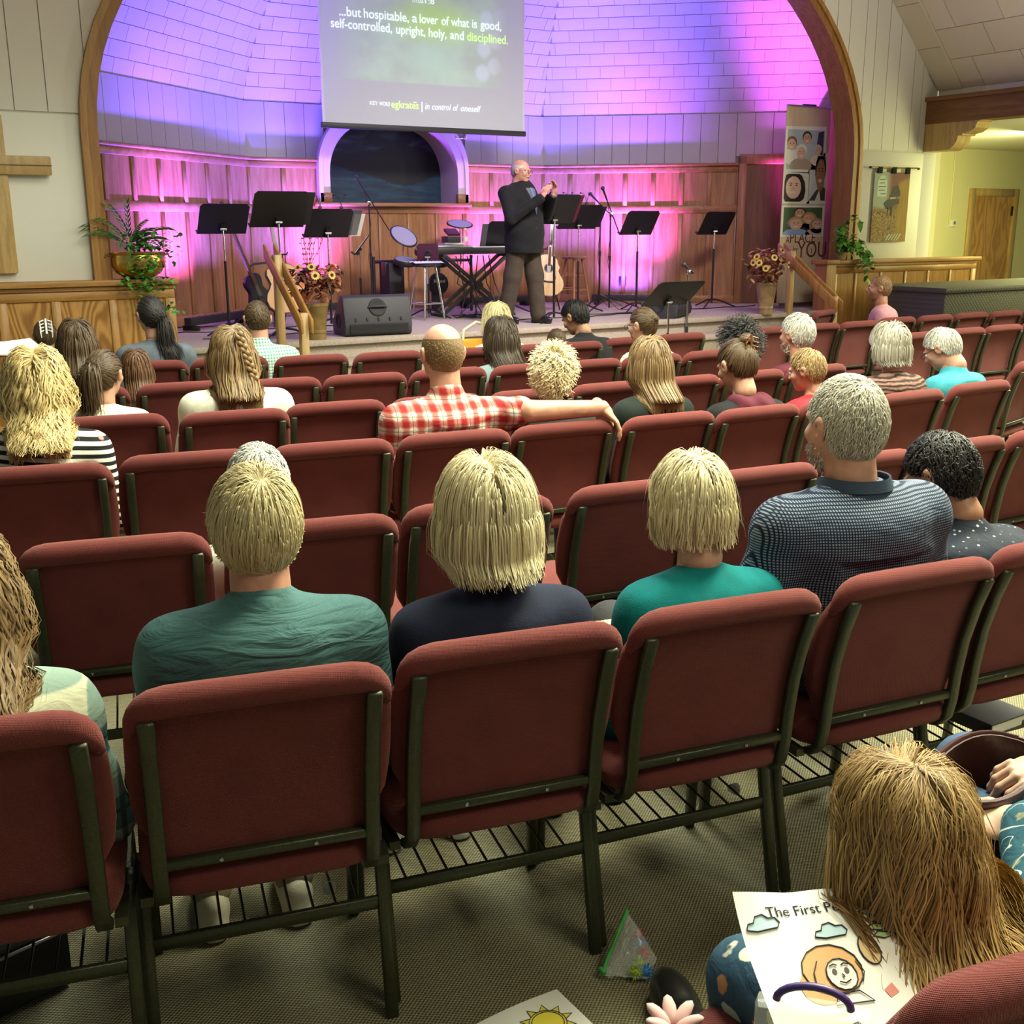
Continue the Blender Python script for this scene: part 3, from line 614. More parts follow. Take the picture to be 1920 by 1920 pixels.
def chair(x, y, rz, label, detail=1, group='burgundy church chairs'):
    """x, y: crest of the back on plan; the chair faces +y turned by rz."""
    loc = Vector((x, y, 0))+Matrix.Rotation(rz, 3, 'Z')@Vector((0, .285, 0))
    t = thing('church_chair', label, 'chair', loc, rz, group); NCH[0] += 1
    link('seat', CM['seat'], t); b = link('backrest', CM['backrest'], t); link('crest_roll', CM['crest_roll'], b)
    T = Matrix.Translation
    for s in (-1, 1):
        link('back_post', CM['back_post'], t, T((s*.203, 0, 0))); link('leg', CM['leg_rear'], t, T((s*.242, 0, 0))); link('leg', CM['leg_front'], t, T((s*.232, 0, 0))); link('side_rail', CM['side_rail'], t, T((s*.232, 0, 0)))
    bb = link('back_bar', CM['back_bar'], t)
    link('rack_bar', CM['rack_bar'], t)
    if detail:
        rk = link('rack_bar', CM['rack_front_bar'], t)
        for k in range(9): link('rack_wire', CM['rack_wire'], rk, T((-.19+k*.0475, 0, 0)))
        for s in (-1, 1): link('screw', CM['screw'], bb, T((s*.09, -.2335, .485)))
    return t
ORD = ['first', 'second', 'third', 'fourth', 'fifth', 'sixth', 'seventh', 'eighth', 'ninth', 'tenth', 'eleventh', 'twelfth']
def slope(x): return math.atan(-.06*(4.5-min(x, 4.5)))
ROWS = {   # row: list of (x, y, who sits there or None)
 1: [(.09, 1.905, 'person in green plaid'), (.60, 1.83, 'blond person in teal'), (1.10, 1.765, 'blonde person in navy'), (1.605, 1.69, 'person in turquoise sweater'), (2.145, 1.63, 'broad person in dotted polo'), (2.655, 1.60, 'dark-haired person in speckled shirt')],
 2: [(.59, 2.91, None), (1.10, 2.81, 'white-haired person in cream'), (1.60, 2.76, None), (2.14, 2.70, None), (2.62, 2.645, None), (3.09, 2.62, None), (3.60, 2.60, None), (4.11, 2.585, None)],
 3: [(.58, 3.99, 'person in black-and-white stripes'), (1.08, 3.945, None), (1.595, 3.85, None), (2.085, 3.78, 'bald person in red plaid'), (2.56, 3.72, 'curly blond person'), (3.065, 3.655, 'person in dark green jacket'), (3.52, 3.59, 'person in hooded vest'), (3.985, 3.555, 'child in red'), (4.46, 3.53, None), (5.03, 3.56, None)],
 4: [(1.03, 4.93, 'person with ponytail'), (1.525, 4.77, 'person with braid'), (2.0, 4.76, None), (2.48, 4.67, None), (2.97, 4.60, None), (3.45, 4.59, None), (3.92, 4.56, None), (4.38, 4.53, 'person in orange'), (4.86, 4.51, 'white-bearded person')],
 5: [(1.10, 5.93, 'person with very long brown hair'), (1.60, 5.82, 'auburn-haired child'), (2.06, 5.69, None), (2.535, 5.605, None), (3.03, 5.56, None), (3.52, 5.50, 'person with dark bob'), (3.94, 5.465, None), (4.42, 5.46, 'person with cream top and bun'), (4.91, 5.46, None), (7.07, 5.53, None), (7.60, 5.56, None), (8.09, 5.57, None), (8.60, 5.60, None)],
 6: [(1.20, 6.97, 'small child in blue'), (1.68, 6.88, 'person with black ponytail'), (2.17, 6.82, 'person in checked shirt'), (2.64, 6.64, None), (3.13, 6.55, None), (3.63, 6.45, 'person with straight blonde hair'), (4.02, 6.41, None), (4.47, 6.37, 'person in black suit'), (5.02, 6.45, None), (5.50, 6.46, None), (6.48, 6.47, None), (6.98, 6.48, None), (7.43, 6.46, None), (8.02, 6.56, None), (8.50, 6.54, None), (9.0, 6.54, None), (9.45, 6.50, None), (9.96, 6.50, None)],
}
CH = {}
RN = ['', 'nearest full', 'second', 'third', 'fourth', 'fifth', 'farthest']
for r, L in ROWS.items():
    for k, (x, y, who) in enumerate(L):
        lab = f'burgundy chair holding the {who}' if who else f'empty burgundy chair, {ORD[k] if k < 12 else ("thirteenth", "fourteenth", "fifteenth", "sixteenth", "seventeenth", "eighteenth")[k-12]} from left in the {RN[r]} row'
        CH[(r, k)] = chair(x, y, slope(x), lab, detail=r <= 2)
import types
for k_, x_, y_ in (('bob', 4.94, 4.33), ('turq', 5.46, 4.34)): CH[k_] = types.SimpleNamespace(location=Vector((x_, y_, 0)), rotation_euler=types.SimpleNamespace(z=-.03))
GIRLCH = chair(1.11, .585, -.2, 'burgundy chair closest to the camera, holding the child in floral dress', 1)
ADCH = chair(1.80, .46, -.16, 'burgundy chair at the right edge holding the adult with plum handbag', 1)
c0 = chair(6.15, 4.02, .25, 'burgundy chair carrying loose papers at the right edge', 0)
# ================================================================== people
def sd_e(p, c, r):
    q = p-np.asarray(c, np.float32); r = np.asarray(r, np.float32); a = q/r; k0 = np.sqrt((a*a).sum(1)); b = a/r; k1 = np.sqrt((b*b).sum(1))+1e-9
    return k0*(k0-1)/k1
def sd_c(p, a, b, ra, rb):
    a = np.asarray(a, np.float32); ba = np.asarray(b, np.float32)-a; pa = p-a; h = np.clip((pa@ba)/(ba@ba+1e-12), 0, 1)[:, None]
    q = pa-ba*h; return np.sqrt((q*q).sum(1))-(ra+(rb-ra)*h[:, 0])
def smin(a, b, k):
    h = np.clip(.5+.5*(b-a)/k, 0, 1); return b+(a-b)*h-k*h*(1-h)
def fold(prims, k):
    def fn(p):
        d = None
        for q in prims:
            if q[0] == 'e': e = sd_e(p, q[1], q[2])
            elif q[0] == 'c': e = sd_c(p, *q[1:5])
            else:                                          # 'x': carve
                e = sd_e(p, q[1], q[2]); d = -smin(-d, e, q[3]); continue
            kk = q[-1] if (q[0] == 'e' and len(q) == 4) or (q[0] == 'c' and len(q) == 6) else k
            d = e if d is None else smin(d, e, kk)
        return d
    return fn
def bounds(prims, pad=.03):
    lo = np.full(3, 9.); hi = -lo
    for q in prims:
        if q[0] == 'e': c, r = np.array(q[1]), np.array(q[2]); lo = np.minimum(lo, c-r); hi = np.maximum(hi, c+r)
        elif q[0] == 'c':
            for c, r in ((q[1], q[3]), (q[2], q[4])): lo = np.minimum(lo, np.array(c)-r); hi = np.maximum(hi, np.array(c)+r)
    return lo-pad, hi+pad
_CO = [(x, y, z) for x in (0, 1) for y in (0, 1) for z in (0, 1)]
def nets(fn, lo, hi, h):
    lo = np.asarray(lo, np.float32); n = np.ceil((np.asarray(hi)-lo)/h).astype(int)+1; n += (-n) % 4; cn = n//4
    cx = lo+(np.indices(cn).reshape(3, -1).T*4+1.5).astype(np.float32)*h
    d = fn(cx).reshape(cn); rep = lambda a: a.repeat(4, 0).repeat(4, 1).repeat(4, 2)
    m = rep(np.abs(d) < 6*h); vals = rep(d).astype(np.float32); ix = np.argwhere(m); vals[m] = fn(lo+ix.astype(np.float32)*h)
    s = vals < 0; c = np.zeros(n-1, np.int8)
    for x, y, z in _CO: c += s[x:n[0]-1+x, y:n[1]-1+y, z:n[2]-1+z]
    act = (c > 0) & (c < 8); cells = np.argwhere(act); ids = np.full(act.shape, -1); ids[act] = np.arange(len(cells))
    acc = np.zeros((len(cells), 3)); cnt = np.zeros(len(cells))
    for a in _CO:
        for ax in range(3):
            if a[ax]: continue
            b = list(a); b[ax] = 1; ia = cells+a; ib = cells+b
            va = vals[ia[:, 0], ia[:, 1], ia[:, 2]]; vb = vals[ib[:, 0], ib[:, 1], ib[:, 2]]; cr = (va < 0) != (vb < 0)
            t = np.where(cr, va/(va-vb+1e-12), 0); p = np.array(a, float)[None].repeat(len(cells), 0); p[:, ax] = t
            acc[cr] += p[cr]; cnt[cr] += 1
    V = lo+(cells+acc/cnt[:, None])*h; F = []
    for ax in range(3):
        u, w_ = [(1, 2), (2, 0), (0, 1)][ax]; sl = [slice(1, -1)]*3; sl[ax] = slice(0, -1); sh = [slice(1, -1)]*3; sh[ax] = slice(1, None)
        e = np.argwhere(s[tuple(sl)] != s[tuple(sh)]); off = np.array([1, 1, 1]); off[ax] = 0; e = e+off
        eu = np.zeros(3, int); eu[u] = 1; ew = np.zeros(3, int); ew[w_] = 1
        g = lambda q: ids[q[:, 0], q[:, 1], q[:, 2]]
        Q = np.stack([g(e-eu-ew), g(e-ew), g(e), g(e-eu)], 1); fl = s[e[:, 0], e[:, 1], e[:, 2]]
        Q[~fl] = Q[~fl][:, ::-1]; F.append(Q)
    F = np.concatenate(F); F = F[(F >= 0).all(1)]
    return V, F
def npmesh(name, V, F, mat, tint=None, smooth=True):
    me = bpy.data.meshes.new(name); V = np.ascontiguousarray(V, np.float32); F = np.ascontiguousarray(F, np.int32); k = F.shape[1]
    me.vertices.add(len(V)); me.vertices.foreach_set('co', V.ravel()); me.loops.add(F.size); me.loops.foreach_set('vertex_index', F.ravel())
    me.polygons.add(len(F)); me.polygons.foreach_set('loop_start', np.arange(0, F.size, k, dtype=np.int32))
    if smooth: me.polygons.foreach_set('use_smooth', np.ones(len(F), bool))
    me.update(calc_edges=True)
    if tint is not None: me.attributes.new('tint', 'FLOAT', 'POINT').data.foreach_set('value', np.ascontiguousarray(tint, np.float32))
    for m in (mat if isinstance(mat, (list, tuple)) else [mat]): me.materials.append(MAT[m])
    return me
def join(parts):
    V, F, o = [], [], 0
    for v, f in parts: V.append(v); F.append(f+o); o += len(v)
    return np.concatenate(V), np.concatenate(F)
# ---- head (adult, facing +y, centre at ear height)
def head_prims(jaw=1.0, nose=1.0, nr=1.0):
    P = [('e', (0, -.012, .028), (.075, .096, .086)), ('e', (0, .022, -.042), (.059*jaw, .068, .070), .03), ('e', (0, .062, -.088), (.026*jaw, .022, .020), .02)]
    P += [('c', (0, -.022, -.05), (0, -.032, -.125), .050*nr, .052*nr, .02)]
    for s in (-1, 1):
        P += [('e', (s*.036, .060, -.022), (.026, .024, .022), .015), ('c', (s*.010, .087, .022), (s*.042, .076, .020), .010, .009, .012)]
    for s in (-1, 1): P.append(('x', (s*.031, .098, .002), (.017, .016, .012), .010))
    P += [('c', (0, .086, .012), (0, .108*nose, -.024), .0075, .012, .008), ('e', (-.011, .094, -.028), (.009, .010, .008), .006), ('e', (.011, .094, -.028), (.009, .010, .008), .006)]
    P += [('c', (-.018, .078, -.054), (.018, .078, -.054), .008, .008, .006), ('c', (-.015, .077, -.066), (.015, .077, -.066), .008, .008, .005), ('x', (0, .094, -.060), (.020, .008, .0022), .003)]
    for s in (-1, 1):
        P += [('e', (s*.079, -.012, -.002), (.012, .021, .032), .006), ('e', (s*.086, -.018, .007), (.0075, .016, .022), .005), ('x', (s*.094, -.008, -.004), (.010, .011, .016), .004)]
    return P
HEADC = {}
def head_mesh(kind, h):
    key = (kind, h)
    if key not in HEADC:
        P = head_prims(*{'m': (1.06, 1.03, 1.16), 'f': (.94, .97, 1.0), 'c': (.92, .93, .95)}[kind]); lo, hi = bounds(P, .012); HEADC[key] = nets(fold(P, .02), lo, hi, h)
    return HEADC[key]
HANDC = {}
def hand_mesh(curl, h=.0042, spread=1.0):
    key = (curl, h, spread)
    if key not in HANDC:
        P = [('e', (0, .045, 0), (.040, .052, .0145)), ('c', (0, -.03, 0), (0, .02, 0), .024, .027, .02), ('e', (-.022, .025, -.006), (.018, .028, .014), .012)]
        for i, (x, L, r) in enumerate(((-.030, .072, .0092), (-.010, .082, .0095), (.010, .076, .0090), (.028, .060, .0080))):
            p = np.array((x, .088-.006*(i in (0, 3)), 0.)); ang = -.12; sp = (x*2.2)*spread
            for f_, q in ((.46, .9), (.30, 1.0), (.24, .8)):
                ang -= curl*q; d = np.array((math.sin(sp)*math.cos(ang), math.cos(sp)*math.cos(ang), math.sin(ang))); e = p+d*L*f_; P.append(('c', tuple(p), tuple(e), r, r*.93, .004)); p = e; r *= .93
        p = np.array((-.034, .022, -.004)); r = .0115; ang = 0
        for L, dx in ((.042, (-.62, .72, -.22)), (.030, (-.25, .90, -.30)), (.022, (-.05, .92, -.35))):
            d = np.array(dx)/np.linalg.norm(dx); e = p+d*L; P.append(('c', tuple(p), tuple(e), r, r*.9, .005)); p = e; r *= .9
        lo, hi = bounds(P, .008); HANDC[key] = nets(fold(P, .012), lo, hi, h)
    return HANDC[key]
def rotm(yaw=0, pitch=0, roll=0):      # yaw left +, pitch down +, roll toward right shoulder +
    return np.array(Matrix.Rotation(yaw, 3, 'Z')@Matrix.Rotation(-pitch, 3, 'X')@Matrix.Rotation(roll, 3, 'Y'))
def aim(fwd, nrm):                     # hand frame: y along the hand, z = back of the hand
    y = np.array(fwd, float); y /= np.linalg.norm(y); z = np.array(nrm, float); z -= y*(z@y); z /= np.linalg.norm(z); return np.stack([np.cross(y, z), y, z], 1)
# ---- hair
HLY = [-.12, -.07, -.045, -.02, .02, .05, .075, .11]; HLZ = [-.080, -.080, -.055, .014, .022, .045, .072, .088]
SCC = np.array((0, -.014, .012)); SCR = np.array((.0795, .0985, .1055))
def in_hair(p, recede=0.0):
    y = p[:, 1]+recede*(p[:, 2] > .03)*1.0; return p[:, 2] > np.interp(y, HLY, HLZ)
def scalp_pts(n, rng, recede=0.0, extra=None):
    out = []
    while sum(map(len, out)) < n:
        q = rng.normal(size=(n*2, 3)); q /= np.linalg.norm(q, axis=1)[:, None]; p = SCC+q*SCR; k = in_hair(p, recede)
        if extra is not None: k &= extra(p)
        out.append(p[k])
    return np.concatenate(out)[:n]
def push(p, colls, off):
    for q in colls:
        if q[0] == 'e':
            c, r = np.array(q[1]), np.array(q[2]); R = np.array(q[3]) if len(q) > 3 else np.eye(3); rr = r+off[:, None]; a = ((p-c)@R)/rr; k = np.linalg.norm(a, axis=1)+1e-9; m = k < 1
            p[m] = c+((a/k[:, None]*rr)@R.T)[m]
        else:
            a, b = np.array(q[1]), np.array(q[2]); ba = b-a; h = np.clip(((p-a)@ba)/(ba@ba), 0, 1)[:, None]; d = p-(a+ba*h); L = np.linalg.norm(d, axis=1)+1e-9; rr = q[3]+(q[4]-q[3])*h[:, 0]+off; m = L < rr
            p[m] = ((a+ba*h)+d/L[:, None]*rr[:, None])[m]
    return p
def ribbons(P, w, out, rng, tint, taper=.35):
    n, S, _ = P.shape; T = np.gradient(P, axis=1); T /= np.linalg.norm(T, axis=2)[..., None]+1e-9
    N = P-out; N /= np.linalg.norm(N, axis=2)[..., None]+1e-9; side = np.cross(T, N); side /= np.linalg.norm(side, axis=2)[..., None]+1e-9
    tw = rng.normal(0, .18, (n, 1, 1)); side = side*np.cos(tw)+N*np.sin(tw)
    t = np.linspace(0, 1, S); prof = np.minimum(1, .55+t*2)*(1-(1-taper)*np.clip((t-.6)/.4, 0, 1)); W_ = (w[:, None]*prof)[..., None]/2
    V = np.stack([P-side*W_, P+N*W_*.45, P+side*W_], 2).reshape(-1, 3); b = (np.arange(n)[:, None]*S+np.arange(S-1)[None]).ravel()*3
    F = np.concatenate([np.stack([b, b+1, b+4, b+3], 1), np.stack([b+1, b+2, b+5, b+4], 1)]); return V, F, np.repeat(tint, S*3)
def flow(p0, d0, L, seg, colls, off, rng, grav=1.0, stiff=.7, style=None, wave=0.0, wl=.05, hug=None, noise=.05, ymin=None, coh=False):
    n = len(p0); P = np.zeros((n, seg+1, 3)); P[:, 0] = p0; p = p0.copy(); d = d0.copy(); st = (L/seg)[:, None]; ph = (7*np.arctan2(p0[:, 0]-p0[:, 0].mean(), p0[:, 1]-p0[:, 1].mean())+rng.normal(0, .55, n)) if coh else rng.uniform(0, 6.3, n)
    for i in range(seg):
        g = np.zeros_like(p); g[:, 2] = -grav
        v = d*stiff+g*(1-stiff)+rng.normal(0, noise, p.shape)
        if style is not None: v += style(p, i/seg)
        v /= np.linalg.norm(v, axis=1)[:, None]+1e-9; q = push(p+v*st, colls, off)
        if hug is not None:
            c, r, R = np.array(colls[0][1]), np.array(colls[0][2]), np.array(colls[0][3]); rr = r+off[:, None]; a = ((q-c)@R)/rr; k = np.linalg.norm(a, axis=1)+1e-9; m = (k > 1) & (q[:, 2] > hug); q[m] = (c+((a/k[:, None]*rr)@R.T)*.85+(q-c)*.15)[m]
        if ymin is not None: m = q[:, 2] < ymin[1]; q[m, 1] = np.maximum(q[m, 1], ymin[0])
        d = q-p; d /= np.linalg.norm(d, axis=1)[:, None]+1e-9; p = q; P[:, i+1] = p
    if wave:
        s = np.linspace(0, 1, seg+1)[None]*L[:, None]; am = (wave*np.clip(s/.06, 0, 1)); P[..., 0] += am*np.sin(s/wl*6.283+ph[:, None]); P[..., 1] += am*np.cos(s/wl*6.283*.93+ph[:, None]*1.3); 
    return P
def hair(spec, mat, Hc, Rh, s, colls, rng, res, ymin=None):
    """returns mesh of scalp cap plus locks, in the person's frame"""
    st = spec.get('style', 'short'); n = int(spec.get('n', 1500)*res); rec = spec.get('recede', 0.0); extra = spec.get('extra')
    R = np.array(Rh)*s; toW = lambda p: p@R.T+Hc
    cols = [('e', Hc+R@SCC, SCR*s*.985, np.array(Rh)), ('e', Hc+R@np.array((0, .022, -.042)), np.array((.060, .070, .070))*s, np.array(Rh))]+list(colls)
    parts = []; crown = toW(np.array([[spec.get('cx', 0.008), -.062, .092]]))[0]; ctr = Hc
    # cap
    g = G().ell((0, 0, 0), (1, 1, 1), 30, 20); v = np.array([tuple(q) for q in g.v])*SCR*spec.get('cap', 1.012)+SCC
    F = [f for f in g.f]; fc = np.array([v[list(f)].mean(0) for f in F]); keep = in_hair(fc, rec-.006)
    if extra is not None: keep &= extra(fc)
    if spec.get('nocap'): keep[:] = False
    F4 = np.array([(list(f)+[f[-1]])[:4] for f, k in zip(F, keep) if k]) if keep.any() else np.zeros((0, 4), int)
    capV = toW(v); T0 = np.full(len(v), .25)
    root = scalp_pts(n, rng, rec, extra); nr = (root-SCC)/SCR**2; nr /= np.linalg.norm(nr, axis=1)[:, None]; p0 = toW(root); nW = nr@np.array(Rh).T
    away = p0-crown; away -= nW*(away*nW).sum(1)[:, None]; away /= np.linalg.norm(away, axis=1)[:, None]+1e-6
    tint = np.clip(rng.normal(.5, .20, n), 0, 1); th = spec.get('th', .012)*s; off = rng.uniform(.1, 1, n)*th; w = rng.uniform(.7, 1.3, n)*spec.get('w', .004)*s
    L = spec.get('L', .05)*s*rng.uniform(.8, 1.1, n); seg = spec.get('seg', 7)
    def centre(P): c = np.zeros_like(P); c[:] = ctr; c[..., 2] = np.where(P[..., 2] < ctr[2], P[..., 2], ctr[2]); return c
    if st in ('short', 'curly', 'buzz'):
        d0 = away*spec.get('flat', 1.0)+nW*spec.get('lift', .25); P = flow(p0, d0, L, seg, cols, off, rng, .35, .75, None, spec.get('wave', 0), spec.get('wl', .03), hug=(Hc[2]-.09*s if st == 'short' and not spec.get('nohug') else None), noise=spec.get('noise', .06))
        if st == 'short' and not spec.get('overears'):
            Q = (P-Hc)@np.array(Rh)/s; okm = Q[..., 2] > np.interp(Q[..., 1], HLY, HLZ)-spec.get('nape', .010); bad = np.cumsum(~okm, 1) > 0; bad[:, :2] = False
            last = np.argmax(bad, 1); last = np.where(bad.any(1), np.maximum(last-1, 1), P.shape[1]-1); idx = np.minimum(np.arange(P.shape[1])[None], last[:, None]); tt_ = idx+0.0; P = np.take_along_axis(P, np.repeat(idx[..., None], 3, 2), 1)
            P += (np.arange(P.shape[1])[None]-idx)[..., None]*nW[:, None]*.0004
    elif st == 'spiky':
        fwd = np.array(Rh)@np.array((0, 1, .3)); d0 = nW*spec.get('lift', .9)+fwd*spec.get('fwd', .3)+away*.4; P = flow(p0, d0, L, seg, cols, off, rng, .12, .9, noise=.12)
    elif st == 'long':
        part = np.sign(root[:, 0]-spec.get('part', .0))[:, None]*(np.array(Rh)@np.array((1, 0, 0)))*np.clip((root[:, 2:3]-.04)/.05, 0, 1); bk = (np.array(Rh)@np.array((0, -1, 0)))*spec.get('back', .5)
        d0 = away*.6+part*spec.get('pw', .7)+bk; L = L*np.where(True, 1, 1)
        if 'zend' in spec: L = np.clip(p0[:, 2]-(Hc[2]-spec['zend']*s), .03, 9)*1.12+.5*np.linalg.norm((root-SCC)[:, :2], axis=1)*0+np.clip(root[:, 2]+.02, 0, 1)*.55*s; L *= rng.uniform(spec.get('var', .90), 1.04, n)
        cf = np.array(Rh)@np.array((0, 1, 0))
        def stl(p, t):                                      # keep the face clear
            r = (p-Hc); f = r@cf; m = (f > .02*s) & (r[:, 2] < .06*s); o = np.zeros_like(p); o[m] = -cf*.9; sgn = np.sign((r@(np.array(Rh)@np.array((1, 0, 0)))))[:, None]; o[m] += (sgn[m])*(np.array(Rh)@np.array((1, 0, 0)))*.4; 
            lowm = r[:, 2] < -.07*s; lim = spec.get('xl', .095)*s; ex_ = np.abs(r[:, 0])-lim; lm = lowm & (ex_ > 0); o[lm, 0] -= np.sign(r[lm, 0])*np.clip(ex_[lm]*30, 0, 2.0); o[lowm, 1] -= spec.get('bk2', .55); return o
        P = flow(p0, d0, L, seg, cols, off, rng, 1.0, spec.get('stiff', .55), stl, spec.get('wave', 0), spec.get('wl', .08), hug=Hc[2]+spec.get('hugz', .01)*s, noise=spec.get('noise', .015), ymin=ymin, coh=True)
    elif st in ('tail', 'bun'):
        tie = toW(np.array([spec['tie']]))[0]; t = np.linspace(0, 1, seg+1)[None, :, None]; mid = (p0+tie)/2+nW*.03*s
        P = (1-t)**2*p0[:, None]+2*t*(1-t)*mid[:, None]+t**2*tie+rng.normal(0, .004, (n, seg+1, 3))*t
        for i in range(seg+1): P[:, i] = push(P[:, i].copy(), cols[:1], off*.7)
        if st == 'tail':
            m = int(n*.55); back = (tie-Hc); back /= np.linalg.norm(back); a = rng.normal(0, .011*s, (m, 3))*spec.get('fat', 1.0); P2 = flow(tie+a*.5, back*1.0+a*20, spec['L']*s*rng.uniform(.75, 1.05, m), 10, cols, rng.uniform(.004, .03, m)*s*spec.get('fat', 1.0), rng, 1.0, .55, noise=.05, ymin=ymin)
            v2 = ribbons(P2, rng.uniform(.003, .006, m)*s, np.repeat(tie[None, None]*[1, 1, 0]+P2[:, :, :]*[0, 0, 1], 1, 0), rng, np.clip(rng.normal(.5, .26, m), 0, 1)); parts.append(v2)
        else:
            m = int(n*.5); a = rng.uniform(0, 6.283, m); rad = spec.get('br', .03)*s*rng.uniform(.35, 1.0, m); ax = np.array(Rh)@np.array(spec.get('bax', (0, -1, .35))); ax /= np.linalg.norm(ax); e1 = np.cross(ax, (1, .1, 0)); e1 /= np.linalg.norm(e1); e2 = np.cross(ax, e1)
            tt = np.linspace(0, 2.6, 9)[None]; hgt = rng.uniform(-.4, 1.0, m)[:, None]*spec.get('br', .03)*s*np.sqrt(np.clip(1.1-(rad[:, None]/(spec.get('br', .03)*s))**2, 0, 1))
            P2 = (tie+ax*spec.get('br', .03)*.5*s)[None, None]+rad[:, None, None]*(np.cos(a[:, None]+tt)[..., None]*e1+np.sin(a[:, None]+tt)[..., None]*e2)+hgt[..., None]*ax
            parts.append(ribbons(P2, rng.uniform(.004, .007, m)*s, np.broadcast_to(tie, P2.shape), rng, np.clip(rng.normal(.5, .26, m), 0, 1)))
    parts.insert(0, ribbons(P, w, centre(P), rng, tint))
    fly = spec.get('fly', 0)
    if fly:
        m = fly; sel = rng.integers(0, n, m); P3 = P[sel].copy(); t = np.linspace(0, 1, P3.shape[1])[None, :, None]; P3 += (nW[sel][:, None]*.5+rng.normal(0, 1, (m, 1, 3))*.5)*t*spec.get('flyr', .03)*s
        parts.append(ribbons(P3, np.full(m, .0009*s), centre(P3), rng, np.clip(rng.normal(.75, .2, m), 0, 1)))
    V = [capV]; Fs = [F4]; T = [T0]; o = len(capV)
    for v_, f_, t_ in parts: V.append(v_); Fs.append(f_+o); T.append(t_); o += len(v_)
    return npmesh('hair', np.concatenate(V), np.concatenate(Fs), mat, np.concatenate(T))
def beard_mesh(mat, Hc, Rh, s, rng, n=500, L=.016, must=True):
    q = rng.normal(size=(n*30, 3)); q /= np.linalg.norm(q, axis=1)[:, None]; c = np.array((0, .024, -.046)); r = np.array((.060, .069, .070)); p = c+q*r
    k = (p[:, 2] < -.035) & (p[:, 1] > -.035) & ~((abs(p[:, 0]) < .022) & (p[:, 2] > -.074) & (p[:, 2] < -.048)) & ~((abs(p[:, 0]) < .045) & (p[:, 2] > -.045)) & (p[:, 2]+.6*abs(p[:, 0]) > -.14)
    p = p[k][:n]; nr = (p-c)/r**2; nr /= np.linalg.norm(nr, axis=1)[:, None]; n = len(p); R = np.array(Rh)*s
    P = flow(p@R.T+Hc, nr@np.array(Rh).T*.6+np.array((0, 0, -.6)), np.full(n, L*s), 4, [('e', Hc+R@c, r*s, np.array(Rh))], np.full(n, .003*s), rng, .6, .8, noise=.12)
    V, F, T = ribbons(P, np.full(n, .0035*s), np.broadcast_to(Hc, P.shape), rng, np.clip(rng.normal(.5, .25, n), 0, 1)); return npmesh('beard', V, F, mat, T)
def glasses_mesh(Hc, Rh, s):
    g = G(); R = Matrix(np.array(Rh)*s); H_ = Vector(Hc)
    for sx in (-1, 1):
        g.tube([H_+R@Vector((sx*.033+.021*math.cos(a), .108, .002+.016*math.sin(a))) for a in np.linspace(0, 2*PI, 15)], .0016*s, 5, False)
        g.tube([H_+R@Vector(p) for p in ((sx*.055, .106, .006), (sx*.074, .085, .008), (sx*.082, .0, .010), (sx*.083, -.02, -.004))], .0018*s, 5)
    g.tube([H_+R@Vector(p) for p in ((-.012, .110, .004), (0, .113, .007), (.012, .110, .004))], .0016*s, 5); return g.mesh('glasses', 'black_plastic', smooth=60)
PEOPLE = {}; DEBUG = False
